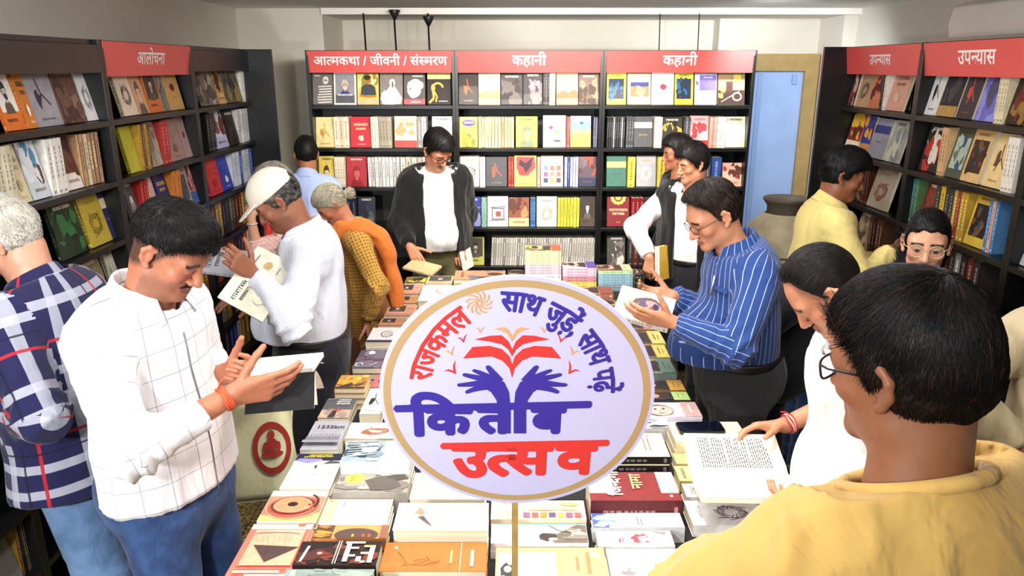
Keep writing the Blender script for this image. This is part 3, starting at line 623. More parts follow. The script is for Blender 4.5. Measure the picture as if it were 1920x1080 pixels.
side_row(False, 2, L2, 3, [(S, 250, 372, 12, '#6a5a3a', '#3a322a')])
side_row(False, 2, L2, 4, [(S, 300, 380, 10, '#a88a3a', '#4a3a2a')])
side_row(False, 2, L2, 5, [(S, 330, 392, 8, '#7a6a4a', '#3c4a3a')])
side_row(False, 2, L2, 6, [(S, 340, 402, 7, '#6f6440', '#2f3a38')])
side_row(False, 3, L3, 0, [(F, 366, 396, 'photo', '#7a726a', '#a8a098', '#55504a'), (F, 397, 412, 'half', '#cfa870', '#b8905a', '#3a3020'), (F, 413, 441, 'photo', '#5f584e', '#8a8050', '#3a3634'), (S, 442, 463, 4, '#dcdad4', '#b8c4d0')])
side_row(False, 3, L3, 1, [(S, 377, 392, 3, '#1f1d1e', '#2c2a2a'), (F, 393, 416, 'half', '#a8b0d8', '#c0c8e6', '#8a5040'), (F, 417, 435, 'photo', '#2a2422', '#3a302c', '#1c1818'), (S, 436, 470, 6, '#d3d6da', '#e2e4e4')])
side_row(False, 3, L3, 2, [(F, 381, 404, 'title', '#b83034', '#d05054', '#a02024'), (F, 405, 424, 'title', '#2c3a9c', '#4a58b8', '#c8ccd8'), (S, 425, 462, 8, '#c3ccd8', '#3f5aa8')])
side_row(False, 3, L3, 3, [(S, 386, 470, 14, '#5a3024', '#2a2630')])
side_row(False, 3, L3, 4, [(S, 396, 470, 12, '#b0543a', '#c9c2b4')])
side_row(False, 3, L3, 5, [(S, 405, 470, 9, '#c9c4b8', '#a86a40')])
side_row(False, 3, L3, 6, [(S, 412, 470, 8, '#2f3a86', '#cfcfcc')])
side_row(False, 0, 'nearest left', 6, [(F, -60, 14, 'plain', '#8d8a80', '#9a978c', '#77746a'), (S, 15, 62, 6, '#c9b888', '#8a6a50'), (S, 63, 100, 4, '#4a2a3a', '#8a6a3a')])
side_row(False, 0, 'nearest left', 4, [(F, -40, 20, 'photo', '#1c1c2c', '#2a2a48', '#3a3820')])
R2, R1, R0 = 'far right', 'right-hand', 'nearest right'
side_row(True, 0, R2, 0, [(F, 1594, 1617, 'photo', '#3a2a2c', '#8a3a3c', '#c9a8a0'), (F, 1618, 1640, 'sketch', '#b89878', '#4a4a40', '#5a78b0'), (F, 1641, 1665, 'strip', '#cf8460', '#c07850', '#6a2a28'), (S, 1666, 1676, 2, '#1f1c1c', '#ece4d4'), (F, 1677, 1709, 'title', '#cfa08a', '#8a5a4c', '#e0b8a8')])
side_row(True, 0, R2, 1, [(F, 1597, 1621, 'half', '#e8d8c0', '#9a3034', '#e0b03a'), (F, 1622, 1641, 'half', '#b88a5a', '#2c3c90', '#d8a050'), (F, 1643, 1672, 'band', '#8c90a0', '#2c3a80', '#6a6e7c'), (F, 1674, 1700, 'photo', '#9aa29a', '#7a8680', '#c0c4b4')])
side_row(True, 0, R2, 2, [(S, 1600, 1608, 2, '#cf9f30', '#d8ac40'), (F, 1609, 1628, 'photo', '#33261e', '#4f3a2a', '#7a6a54'), (S, 1629, 1640, 3, '#4a2018', '#2c1a16'), (F, 1641, 1678, 'sketch', '#a39a84', '#8a4a44', '#8a7a64')])
side_row(True, 0, R2, 3, [(F, 1612, 1640, 'photo', '#8a7a64', '#a89878', '#5a4c3c'), (S, 1642, 1666, 4, '#5a3a24', '#3a2a20')])
side_row(True, 1, R1, 0, [(F, 1738, 1776, 'deer', '#dcdcd6', '#1c1c1c', '#3a3a36'), (F, 1777, 1812, 'strip', '#2a2a2e', '#b08a4a', '#44444a'), (F, 1815, 1846, 'deer', '#3a3438', '#cf5040', '#8a4a40'), (F, 1848, 1888, 'photo', '#6a68b0', '#8a8ad0', '#4a4a6a'), (S, 1889, 1906, 3, '#d8cca8', '#b0a484'), (F, 1907, 1944, 'photo', '#33221c', '#6a2a20', '#8a6a30')])
side_row(True, 1, R1, 1, [(S, 1733, 1739, 1, '#dcc040', '#dcc040'), (F, 1740, 1776, 'photo', '#2f2a22', '#d8d0c0', '#b03a34'), (S, 1777, 1789, 2, '#cfa878', '#b08a60'), (F, 1790, 1822, 'inset', '#4a5240', '#a8b4a4', '#6a705c'), (F, 1824, 1860, 'inset', '#cfaa70', '#3a2a20', '#6a4a34'), (F, 1862, 1900, 'deer', '#d8bc84', '#5a4028', '#8a6a40'), (S, 1902, 1922, 3, '#e0dacc', '#8a88a8')])
side_row(True, 1, R1, 2, [(S, 1712, 1735, 4, '#3f7f86', '#4a6a40'), (F, 1736, 1766, 'photo', '#6a2420', '#8a3a2a', '#4a5a3a'), (S, 1767, 1800, 4, '#3a3a34', '#d0a830'), (S, 1801, 1826, 4, '#b8963a', '#8a3a34'), (F, 1828, 1866, 'inset', '#d3b040', '#2c2028', '#6a5034'), (S, 1867, 1884, 3, '#4f7fb0', '#d8a890')])
side_row(True, 1, R1, 3, [(S, 1720, 1850, 12, '#3a302c', '#6a4a30')])
side_row(True, 2, R0, 2, [(S, 1896, 1912, 2, '#d88a5a', '#c9784a'), (F, 1913, 1985, 'plain', '#b8b8bc', '#c9c9cc', '#a0a0a4')])
side_row(True, 2, R0, 1, [(F, 1925, 2000, 'photo', '#c8c4b8', '#8a8a90', '#e0dcd0')])
side_row(True, 2, R0, 6, [(F, 1800, 1850, 'photo', '#8a2a24', '#b04030', '#3a2420'), (F, 1860, 1920, 'photo', '#5a4a34', '#8a7a50', '#3a3428')])
pk = PACK.build('packed_books', M_PRINT); tag(pk, 'rows of thin books packed spine out on the bookcase shelves', 'books', None, 'stuff')
# ------------------------------------------------------------------ books on the table
RZ = lambda a: Matrix.Rotation(rad(a), 4, 'Z')
TB = []
NT = [0]
def fit_rect(xa, xb, yn, yf):
    """keep books clear of those laid before: trim along the shallower overlap"""
    for _ in range(2):
        for (a, b_, c, d_, l) in TB:
            ox = min(xb, b_+.001)-max(xa, a-.001); oy = min(yf, d_+.001)-max(yn, c-.001)
            if ox > 0 and oy > 0:
                if ox < oy:
                    if (xa+xb) > (a+b_): xa = b_+.0015
                    else: xb = a-.0015
                else:
                    if (yn+yf) > (c+d_): yn = d_+.0015
                    else: yf = c-.0015
    return xa, xb, yn, yf
def tbook(u0, u1, vf, vn, zt, n, rot, bg, art, label, c2='#888', c3='#444', spine=None, name='paperback_book', t=None, custom=None, group='books on the display table', jit=0.0, x0=None, x1=None, sub=None):
    NT[0] += 1; seed = 5000+NT[0]*17; vm = (vf+vn)/2
    yf, yn = atZ(960, vf, zt).y, atZ(960, vn, zt).y
    xa, xb = atZ(u0, vm, zt).x, atZ(u1, vm, zt).x
    if x0 is not None: xa = x0
    if x1 is not None: xb = x1
    yn = max(yn, TY0+.005)
    xa, xb, yn, yf = fit_rect(xa, xb, yn, yf)
    dx, dy = xb-xa-.003, yf-yn-.003; cx, cy = (xa+xb)/2, (yf+yn)/2
    w, h = (dx, dy) if rot in (0, 180) else (dy, dx)
    base = TZ+.002
    tt = (zt-base)/n
    L = art(w, h, seed) if callable(art) else (art_for(art, w, h, bg, c2, c3, seed) if art else None)
    M = Matrix.Translation((cx, cy, base+tt*(n-1))) @ RZ(rot+jit)
    b = book(name, w, h, tt*.985, bg, L, spine, label, group, seed=seed, custom=custom, spine_art=bool(spine)); b.matrix_world = M
    for i in range(1, n):
        r = random.Random(seed+i)
        if i == 1 and n == 2: lab = 'book lying right under the '+label
        else: lab = '%s book down in the pile topped by the %s' % (ordn(i+1), sub or label)
        lab = ' '.join(lab.split()[:16])
        M2 = Matrix.Translation((cx+r.uniform(-.001, .001), cy+r.uniform(-.001, .001), base+tt*(n-1-i))) @ RZ(rot+jit+r.uniform(-.15, .15))
        copy_thing(b, M2, lab)
    TB.append((cx-dx/2, cx+dx/2, cy-dy/2, cy+dy/2, label)); return b
def A_tri(w, h, s):
    a = Art(w, h, s); a.R(0, .9, 1, 1, '#f6efe9'); a.T(.45, .95, .6, .03, '#e88a80'); a.R(.76, .93, .88, .975, '#e0604a'); a.R(.12, .2, .92, .86, '#f2a184'); a.ARC(.5, .77, .36, .03, 0, 3.1, .02, '#7a5a78'); a.P([(.2, .56), (.93, .52), (.5, .25)], '#4b3a38')
    for k in range(7): a.ST([(.15+k*.1, .75), (.25+k*.08, .6)], .004, '#d07a66')
    a.ST([(.1, .16), (.95, .16)], .02, '#b03a38'); a.R(.1, .06, .8, .1, '#f6c8a8'); a.R(.3, .0, .9, .035, '#fbe0cc'); return a.L
def A_ring(w, h, s):
    a = Art(w, h, s); a.R(0, .0, 1, .82, '#ee8468'); a.P([(0, 0), (1, 0), (1, .28), (.5, .1), (0, .2)], '#f0b070'); a.R(0, .86, 1, 1, '#f4f0ec')
    for r, c, wd in ((.46, '#f4a890', .03), (.42, '#e0604c', .04), (.36, '#3a2a28', .025), (.3, '#f2967a', .05)): a.ARC(.5, .44, r, r*.8, .2, 6.1, wd, c, 22)
    a.E(.5, .44, .27, .22, '#ee8a62', 24); a.E(.5, .44, .09, .075, '#2c2022', 18); a.ARC(.62, .5, .3, .28, -.6, 1.0, .05, '#3a2c2a'); return a.L
def A_snow(w, h, s):
    a = Art(w, h, s); a.R(0, .0, 1, .7, '#e2e4e6'); a.P([(0, .62), (.3, .74), (1, .55), (1, .8), (0, .8)], '#c9cbd0'); a.R(0, .78, 1, 1, '#23233a'); a.P([(0, .78), (.3, .7), (.6, .78), (.55, .84), (.1, .85)], '#8a84c0'); a.P([(.62, .68), (.98, .7), (.95, .75), (.75, .78)], '#4a4a42')
    a.T(.5, .94, .5, .06, '#d6c040'); a.T(.48, .87, .62, .06, '#d6c040'); a.E(.52, .58, .03, .03, '#222', 8); a.R(.51, .52, .54, .57, '#222'); a.T(.72, .42, .3, .03, '#8a8a8a'); a.T(.5, .3, .36, .03, '#4a4a50'); a.E(.88, .3, .025, .02, '#c9a840', 8); return a.L
def A_1232(w, h, s):
    a = Art(w, h, s); a.T(.55, .62, .6, .015, '#8a8a90'); a.T(.62, .52, .3, .02, '#c08080')
    for k in range(11): x = .08+k*.085; a.E(x, .36+.03*a.r.random(), .022, .02, '#55555c', 8); a.P([(x-.05, .18), (x-.03, .34), (x+.03, .34), (x+.05, .18)], '#77767c')
    a.R(0, .12, 1, .2, '#93939a'); return a.L
def T_1232(mb, z):
    put_text(mb, '1232km', .03, Matrix.Translation((.005, .045, z)), lin('#3a3a40'), bold=.02)
def A_dark(w, h, s):
    a = Art(w, h, s); a.R(0, .45, 1, 1, '#5c5a5e'); a.R(0, 0, 1, .42, '#b9a08c'); a.blobs(0, 0, 1, .42, ['#c9b09a', '#a08a7c', '#8a7468'], 10, .1, .25); a.P([(.3, .02), (.42, .45), (.55, .45), (.52, .02)], '#3a3230'); a.E(.5, .38, .14, .05, '#c05048', 10, .2)
    for k in range(3): a.T(.62, .9-k*.12, .42, .08, '#eeeae4')
    a.T(.2, .9, .25, .03, '#ddd'); return a.L
def A_yel(w, h, s):
    a = Art(w, h, s); a.blobs(0, .2, 1, 1, ['#d9a040', '#c98f3a', '#e2b860', '#a87a40', '#b0604a'], 24, .1, .3); a.P([(.1, .1), (.5, .4), (.6, .2), (.35, .05)], '#4a3a30'); a.P([(.6, .25), (.95, .5), (.9, .3), (.7, .15)], '#6a5448'); a.R(0, 0, 1, .08, '#4a423c'); return a.L
def A_gal(w, h, s):
    a = Art(w, h, s); a.blobs(0, 0, 1, 1, ['#6a6474', '#77707c', '#4a4656', '#8a7f86'], 18, .1, .3); a.E(.45, .82, .12, .1, '#f0eeee', 12, .2); a.R(.05, .45, .95, .5, '#8a4a50'); a.ARC(.2, .15, .12, .1, 0, 5, .04, '#eee'); a.ST([(.6, .1), (.8, .25)], .03, '#eee'); return a.L
def A_photo_tan(w, h, s):
    a = Art(w, h, s); a.R(.08, .42, .62, .95, '#3c3a38'); a.person(.35, .7, .45, '#cfc8c0', '#2c2a28', '#6a6664'); a.T(.8, .65, .22, .05, '#7a5040'); a.R(0, 0, 1, .2, '#c08a70'); return a.L
def A_sk(w, h, s):
    a = Art(w, h, s); a.R(0, .0, 1, .16, '#3a3446')
    for k in range(10): t = k*.6; a.ST([(.62+.2*math.cos(t), .55+.22*math.sin(t)), (.62+.22*math.cos(t+.8), .55+.2*math.sin(t+.7))], .03, '#2a2628')
    a.P([(.5, .6), (.7, .75), (.82, .6), (.75, .35), (.55, .35)], '#c9c0bc'); return a.L
def A_wfall(w, h, s):      # rotated: title side faces left
    a = Art(w, h, s); a.R(0, .42, 1, 1, '#8fa0aa'); a.blobs(0, .44, 1, 1, ['#5a6a74', '#3c484e', '#b9c6cc', '#77868c'], 26, .05, .2)
    for k in range(7): a.ST([(.95-.1*k, .5), (.9-.12*k, .95)], .02, '#d6e0e4')
    for k in range(8): t = k*.8; a.ST([(.5+.25*math.cos(t), .22+.12*math.sin(t)), (.5+.22*math.cos(t+1), .2+.12*math.sin(t+1))], .01, '#9aa0a4')
    return a.L
def A_disk(w, h, s):
    a = Art(w, h, s); a.blobs(0, 0, 1, 1, ['#9a958a', '#857f76', '#aaa498', '#77716a'], 30, .08, .25); a.P([(.1, .5), (.6, .62), (.8, .45), (.7, .2), (.3, .1), (.1, .25)], '#5c564e'); a.P([(.7, .02), (.95, .1), (.85, .35), (.6, .2)], '#4a453f')
    a.E(.7, .76, .26, .14, '#e0c452', 24)
    for k in range(4): a.T(.85-.1*k, .76, .05, .1, '#7a6420')
    return a.L
def A_label(w, h, s):
    a = Art(w, h, s); a.R(0, .82, 1, 1, '#cdb08e'); a.R(0, .4, 1, .8, '#f7f4ef'); a.R(.0, .0, 1, .36, '#f3e2d0'); a.R(.0, .37, 1, .39, '#c9b49a'); a.ST([(.6, .72), (.95, .72)], .02, '#4a4a4a'); a.ST([(.2, .5), (.85, .5)], .03, '#d8a8a0'); a.E(.9, .93, .03, .015, '#d0603a', 8); return a.L
def A_arch(w, h, s):
    a = Art(w, h, s); a.R(0, .75, 1, 1, '#5a3a2a'); a.blobs(.1, .8, 1, 1, ['#b0703a', '#6a3a2a', '#c98a40'], 8, .08, .2); a.E(.25, .42, .5, .3, '#54423c', 24); a.R(0, .0, 1, .1, '#8a5a4a'); a.R(.1, .3, .3, .34, '#d8583a'); a.R(.1, .22, .3, .26, '#d8583a'); a.R(.1, .45, .3, .48, '#c9a050'); return a.L
def A_black(w, h, s):
    a = Art(w, h, s); a.blobs(0, 0, 1, 1, ['#3a201c', '#4a2a22', '#2a1c1c', '#6a3426'], 26, .08, .22); a.E(.45, .72, .06, .035, '#d88a8a', 14)
    for y in (.52, .49): a.R(.02, y, .98, y+.012, '#cfc4b4')
    a.ST([(.1, .92), (.75, .88)], .07, '#eee4d2')
    a.R(.86, .2, .94, .44, '#efe6cf'); a.R(.7, .06, .78, .2, '#e6cf7a')
    for (x0, y0, x1, y1) in ((.1, .36, .86, .42), (.3, .28, .38, .42), (.62, .26, .7, .42), (.1, .2, .3, .26), (.05, .06, .7, .12), (.4, .06, .48, .22), (.05, .14, .12, .2)): a.R(x0, y0, x1, y1, '#f0e8d4')
    return a.L
def A_horse(w, h, s):
    a = Art(w, h, s); a.R(0, .75, 1, .752, '#f0e0c0'); a.R(0, .735, 1, .74, '#8a6a40'); a.R(0, .745, 1, .747, '#f4ecd8')
    for pts in ([(.85, .2), (.7, .24), (.55, .2)], [(.8, .22), (.75, .35), (.62, .45), (.5, .42)], [(.78, .3), (.82, .4), (.7, .48), (.66, .55)], [(.55, .2), (.35, .14)], [(.6, .42), (.62, .34), (.7, .3)], [(.66, .55), (.74, .52), (.8, .42)]): a.ST(pts, .012, '#7a4a1c')
    a.ST([(.3, .66), (.75, .66)], .05, '#e8c870'); a.ST([(.3, .86), (.85, .86)], .07, '#fbf2e2'); a.R(.18, .1, .26, .13, '#f4e8d8'); return a.L
def A_pinkw(w, h, s):
    a = Art(w, h, s); a.R(0, .0, 1, .3, '#f0d8d2'); a.blobs(.1, .05, .9, .3, ['#ecc8c0', '#f4e2dc'], 8, .1, .25); a.E(.35, .26, .12, .05, '#e0806a', 12, .4); a.P([(.5, .3), (.9, .42), (.8, .36), (.55, .24)], '#5a4a48'); a.ST([(.55, .36), (.62, .44)], .03, '#9a8a88'); a.ST([(.3, .72), (.6, .72)], .03, '#e6dca8'); a.ST([(.3, .86), (.7, .86)], .03, '#ecd8c4'); a.ST([(.4, .58), (.6, .58)], .012, '#999'); return a.L
def A_colour(w, h, s):
    a = Art(w, h, s); a.blobs(0, .1, 1, .95, ['#f3e0a8', '#f0c8b8', '#e8b0a0', '#f6ecd0', '#d8d89a'], 26, .05, .18); cs = ['#c05a50', '#8a5a7a', '#d0a050', '#5a4a6a', '#b08040']
    for k in range(7): a.R(.05+.0*k, .05+k*.09, .3, .12+k*.09, cs[k % 5])
    a.E(.75, .15, .12, .1, '#a8c070', 12, .4); a.R(.42, .08, .6, .6, '#f0c890'); return a.L
def A_monk(w, h, s):
    a = Art(w, h, s); a.R(.96, 0, 1, 1, '#4f8f80'); a.P([(0, 0), (.0, .35), (.35, .42), (.5, .3), (.95, .1), (.92, 0)], '#6f6458'); a.E(.32, .42, .2, .09, '#43372f', 14, .25); a.ST([(.9, .4), (.6, .28), (.5, .12)], .05, '#4a3d34'); a.E(.2, .36, .07, .05, '#d8c8b8', 10); a.blobs(.1, .02, .8, .2, ['#8a7f72', '#b0a698', '#4f463e'], 8, .06, .14); a.ST([(.2, .7), (.8, .7)], .02, '#9a9a98'); return a.L
def A_orange(w, h, s):
    a = Art(w, h, s); a.R(.05, .45, .85, .98, '#f8f5f0'); a.R(0, 0, 1, .36, '#f0b478'); a.E(.3, .9, .22, .06, '#3d3938', 14, .3); a.E(.34, .89, .1, .035, '#c9c0ba', 12); a.ST([(.65, .55), (.72, .82)], .012, '#aaa'); a.ST([(.3, .26), (.7, .26)], .06, '#e0805a'); a.ST([(.2, .16), (.85, .16)], .08, '#e0805a'); a.E(.78, .1, .08, .04, '#fbf0e0', 10); return a.L
def A_zin(w, h, s):
    a = Art(w, h, s); a.R(.25, .72, 1, 1, '#efe9e2'); a.R(.25, 0, 1, .2, '#e9e6e4'); a.E(.15, .1, .04, .02, '#d8b8b0', 8); a.ST([(.4, .85), (.85, .85)], .015, '#8a8a88'); a.ST([(.4, .9), (.7, .9)], .015, '#8a8a88'); return a.L
def T_zin(mb, z):
    R = RZ(0)
    put_text(mb, ['िज', ('न', .165), 'दगी'], .048, Matrix.Translation((.01, .035, z)) @ R, lin('#f4efe6'), bold=.025)
    put_text(mb, 'नामा', .048, Matrix.Translation((.02, -.028, z)) @ R, lin('#f2b27c'), bold=.025)
    # spine lettering, reading along the spine that faces the camera
    S = Matrix.Translation((-.0748, .045, .024)) @ Matrix.Rotation(rad(-90), 4, 'Z') @ Matrix.Rotation(rad(90), 4, 'X')
    put_text(mb, ['िज', ('न', .165), 'दगीनामा'], .020, S, lin('#f2ede8'), bold=.025)
    put_text(mb, ['कृष', 'णा', ' सोबती'], .013, Matrix.Translation((0, -.068, 0)) @ S, lin('#f2ede8'), bold=.02)
    mb.box((-.0752, -.112, .012), (-.0745, -.096, .04), lin('#efe6dc'))
def A_sky(w, h, s):
    a = Art(w, h, s); a.R(0, .82, 1, 1, '#4a66d8'); a.blobs(0, .72, 1, .95, ['#a9b8ea', '#d8dcf0', '#7f96e2'], 10, .06, .2); a.R(0, 0, 1, .7, '#dcdcde'); a.blobs(.0, .0, 1, .25, ['#c9c8c4', '#d8d8d6', '#b8b8b4'], 8, .1, .25)
    a.ST([(.35, .62), (.65, .62)], .06, '#7fb0ea'); a.ST([(.15, .5), (.7, .5)], .03, '#4a4a52'); a.ST([(.1, .46), (.55, .46)], .03, '#4a4a52'); return a.L
def A_redface(w, h, s):
    a = Art(w, h, s); a.E(.5, .42, .3, .12, '#d84a50', 16, .3); a.E(.45, .38, .18, .08, '#f0b0a8', 14, .3); a.ST([(.2, .7), (.5, .7)], .08, '#d84a50'); a.ST([(.25, .66), (.6, .66)], .04, '#d84a50'); a.P([(.7, .1), (.95, .3), (.9, .05)], '#8a8684'); return a.L
def A_pale(w, h, s):
    a = Art(w, h, s); a.E(.4, .55, .5, .35, '#f7f6f4', 20); a.E(.12, .8, .12, .1, '#b8b4b4', 10, .3); a.blobs(.0, .6, .3, 1, ['#a8a4a4', '#8a8686', '#d0cccc'], 8, .05, .12); a.ST([(.4, .6), (.8, .6)], .02, '#aaa'); return a.L
def A_cream(w, h, s):
    a = Art(w, h, s); a.ST([(.35, .42), (.5, .52), (.7, .46), (.6, .38)], .05, '#262220'); a.ST([(.3, .5), (.75, .56)], .03, '#262220'); a.ST([(.25, .28), (.8, .28)], .02, '#6a5a48'); a.ST([(.25, .22), (.8, .22)], .02, '#6a5a48'); a.E(.88, .2, .03, .02, '#e07070', 8); return a.L
def A_poet(strip, bgc):
    def f(w, h, s):
        a = Art(w, h, s); a.R(0, .28, 1, 1, bgc); a.blobs(0, .3, 1, 1, [bgc, '#5a4a48', '#8a7468', '#3a3234'], 16, .1, .25); a.P([(.1, .3), (.3, .6), (.7, .6), (.9, .3)], '#3a3436'); a.E(.5, .66, .26, .16, '#d09a80', 16, .05); a.E(.6, .72, .26, .1, '#3a2a26', 12, .15); a.R(0, 0, 1, .28, strip); a.ST([(.3, .18), (.75, .18)], .03, '#6a5a40'); a.ST([(.35, .1), (.65, .1)], .02, '#6a5a40'); return a.L
    return f
def A_face(w, h, s):
    a = Art(w, h, s); a.R(0, .26, 1, 1, '#e9dcec'); a.blobs(.3, .75, 1, 1, ['#8a8490', '#6a6470', '#b0a8b4'], 8, .1, .2); a.E(.42, .62, .4, .22, '#7a5a50', 16, .05); a.E(.4, .6, .34, .19, '#e8c0b0', 18, .03)
    for y, x in ((.68, .5), (.55, .52)): a.E(x, y, .05, .025, '#3a2a2a', 10)
    a.ST([(.35, .62), (.42, .6)], .03, '#b08070'); a.E(.22, .6, .03, .05, '#b05a5a', 10); a.R(0, 0, 1, .26, '#c9a8a0'); a.ST([(.25, .14), (.8, .14)], .05, '#efe4e0'); return a.L
tb = tbook
CL = 'salmon cover with dark triangle, front left corner of the table'
tb(446, 568, 982, 1086, .80, 2, 0, '#e8705e', A_tri, 'salmon book with a dark triangle on the front left table edge', sub='salmon triangle book')
tb(496, 606, 920, 978, .80, 2, 0, '#f0ece8', A_ring, 'orange book with concentric rings on the left table edge', sub='orange rings book')
tb(541, 634, 850, 916, .80, 2, 0, '#e4e6e8', A_snow, 'snowy mountain book with yellow title on left table edge', sub='snowy mountain book')
tb(576, 645, 789, 844, .80, 3, 0, '#a7a6ac', A_1232, 'grey book titled 1232km above a row of walking figures', sub='1232km book', custom=T_1232)
tb(604, 662, 747, 784, .80, 2, 0, '#4c4a4e', A_dark, 'dark grey book with white title over a sandy photo', sub='dark grey sandy-photo book')
tb(630, 688, 703, 738, .84, 4, 0, '#c08a40', A_yel, 'yellow ochre painting book on top of its pile, left edge', sub='yellow ochre painting book')
tb(668, 722, 656, 690, .83, 3, 0, '#5a5464', A_gal, 'purple grey book with a white head, left table edge', sub='purple grey white-head book')
tb(692, 745, 614, 642, .83, 3, 0, '#e6e0dc', A_sk, 'white book with a black ink portrait and dark strip', sub='white ink portrait book')
tb(712, 758, 596, 611, .80, 2, 0, '#c48a68', A_photo_tan, 'tan book with pale portrait just beyond the ink portrait book', sub='tan book beyond the ink portrait')
tb(724, 780, 572, 593, .80, 2, 0, '#cf9a80', A_photo_tan, 'pinkish tan book with dark photo, second tan one from front', sub='pinkish tan dark-photo book')
tb(736, 786, 555, 569, .80, 2, 0, '#b98a5c', A_photo_tan, 'brownish tan portrait book, third of the tan row', sub='brownish tan portrait book')
tb(746, 790, 533, 552, .80, 2, 0, '#cf9c84', A_photo_tan, 'light tan portrait book, fourth of the tan row', sub='light tan portrait book')
tb(760, 800, 519, 530, .80, 1, 0, '#7a6a3a', 'photo', 'dark and yellow book at the far left table corner', '#2a2622', '#cfc040')
# second column
tb(652, 758, 792, 822, .80, 2, 0, '#efe8cf', 'sketch', 'cream book with a reddish drawing right of the 1232km book', '#a0604a', '#c09a80', sub='cream reddish-drawing book')
tb(645, 772, 826, 866, .86, 4, 90, '#e2e4e4', A_wfall, 'book with a blue grey waterfall half and white sketch half', sub='waterfall book')
tb(632, 770, 877, 924, .82, 2, 90, '#8f8a80', A_disk, 'grey photo book with a yellow disc', sub='grey photo book')
tb(607, 734, 928, 978, .80, 2, 90, '#f2e6d8', A_label, 'cream and tan book with a white label panel', sub='white label panel book')
tb(590, 728, 983, 1010, .79, 1, 90, '#c98a50', A_arch, 'orange brown book with a dark arch', sub='dark arch book')
tb(556, 712, 1014, 1060, .85, 2, 90, '#241a1a', A_black, 'black and brown book with big pale lettering, front of table', sub='black pale-lettered book')
tb(530, 700, 1066, 1095, .86, 2, 90, '#7f8c84', 'photo', 'grey green book at the bottom edge, front of the black one', '#8f9a92', '#707c76', sub='grey green book')
tb(672, 722, 728, 776, .80, 1, 0, '#f0eee6', 'deer', 'white book with a black curved figure left of the round sign', '#2a2626', '#8a8a80')
tb(690, 735, 701, 726, .80, 1, 0, '#e07070', 'deer', 'pink red book with dark strokes beside the round sign', '#5a2a2a', '#f0d0c8')
tb(727, 770, 660, 696, .80, 1, 0, '#e0603f', 'dot', 'orange red book with white loop at the sign rim', '#f4ece4', '#f4ece4')
tb(748, 800, 615, 650, .80, 1, 0, '#c9a088', A_photo_tan, 'tan book half hidden behind the upper left rim of sign')
# centre front
tb(741, 916, 942, 994, .86, 2, -90, '#f8f4ef', A_pinkw, 'thick white book with a faint pink bird, left of sign stick', sub='white pink-bird book')
tb(716, 914, 1016, 1072, .83, 2, -90, '#b06a30', A_horse, 'brown book with a line-drawn horse in front of white book', sub='brown horse book')
tb(708, 880, 1081, 1100, .82, 2, -90, '#efe4c4', None, 'cream book edge at the bottom below the horse book', sub='bottom cream book')
tb(772, 912, 886, 936, .81, 2, -90, '#f6efd8', 'photo', 'pale yellow book under the left bottom rim of the sign', '#f0e4b0', '#e6d8c0', sub='pale yellow book')
tb(920, 1098, 938, 974, .80, 2, 90, '#f2e4c4', A_colour, 'colourful patchwork picture book behind the sign stick', sub='colourful patchwork book')
tb(920, 1102, 981, 1019, .80, 2, 90, '#fbfaf8', A_monk, 'white book with a sepia figure and teal edge', sub='white sepia-figure book')
tb(928, 1138, 1026, 1090, .81, 2, 90, '#f0b074', A_orange, 'orange book with white panel and small portrait behind stick', sub='orange white-panel book')
# right part
tb(1102, 1270, 884, 938, .84, 1, 90, '#7b2c2c', A_zin, 'thick maroon book with white, green and orange Hindi title', spine='#5a1f22', custom=T_zin)
tb(1108, 1278, 949, 990, .80, 2, 90, '#d9dadc', A_sky, 'grey book with a blue sky corner in front of the maroon one', sub='grey blue-sky book')
tb(1118, 1262, 994, 1024, .80, 1, 90, '#f4f2f0', A_redface, 'white book with a red printed face')
tb(1140, 1285, 1028, 1085, .81, 2, 90, '#e9e8e6', A_pale, 'white book with pale grey round figure at the front right', sub='pale round-figure book')
tb(1105, 1249, 812, 856, .84, 3, 90, '#ecdcb8', A_cream, 'cream book with black brush title on a black-spined pile', spine='#1e191a', sub='cream brush-title book')
tb(1110, 1256, 786, 805, .80, 1, 90, '#cfccca', 'photo', 'grey book with dark strip just beyond the brush-title book', '#8a888a', '#3a343a')
tb(1258, 1395, 790, 828, .83, 2, 90, '#ecdfb8', 'dot', 'cream book with blue patch under the phone', '#4f9fc8', '#5a5a50', sub='cream blue-patch book')
tb(1260, 1395, 832, 870, .79, 1, 90, '#c4ae7c', 'title', 'tan book with dark brush letters right of the black spines', '#2c2824', '#3a342c')
tb(1268, 1395, 873, 902, .79, 1, 90, '#d8c88a', 'grid9', 'yellow and purple patterned book right of the maroon book', '#4a4078', '#4a4078')
tb(1282, 1420, 906, 932, .79, 1, 90, '#f2f0ee', 'strip', 'white book with a grey wedge right of maroon book', '#e2e0de', '#8a8a8a')
tb(1290, 1430, 938, 985, .79, 1, 90, '#f0eeea', 'sketch', 'white book with purple sketch beside the yellow shirt shoulder', '#6a4a6a', '#9a8a90')
tb(1190, 1312, 754, 785, .81, 2, 90, '#e9dcec', A_face, 'book with a large pink face and mauve end strip', sub='large pink face book')
tb(1182, 1292, 735, 751, .80, 1, 90, '#3a343c', A_poet('#b8d888', '#2c2a34'), 'portrait book with pale green end strip, right table edge')
tb(1178, 1282, 713, 733, .80, 2, 90, '#8a6a40', A_poet('#d8a850', '#5a4a3c'), 'portrait book with orange end strip, right table edge', sub='orange-strip portrait book')
tb(1168, 1264, 673, 704, .83, 3, 90, '#7a8a84', A_poet('#6a8f80', '#9aa49a'), 'portrait book with dark green end strip atop its pile', sub='green-strip portrait book')
tb(1162, 1252, 647, 671, .82, 2, 90, '#d8c868', A_poet('#e0cf70', '#6a3a3a'), 'portrait book with yellow end strip, nearer of the two', sub='nearer yellow-strip portrait book')
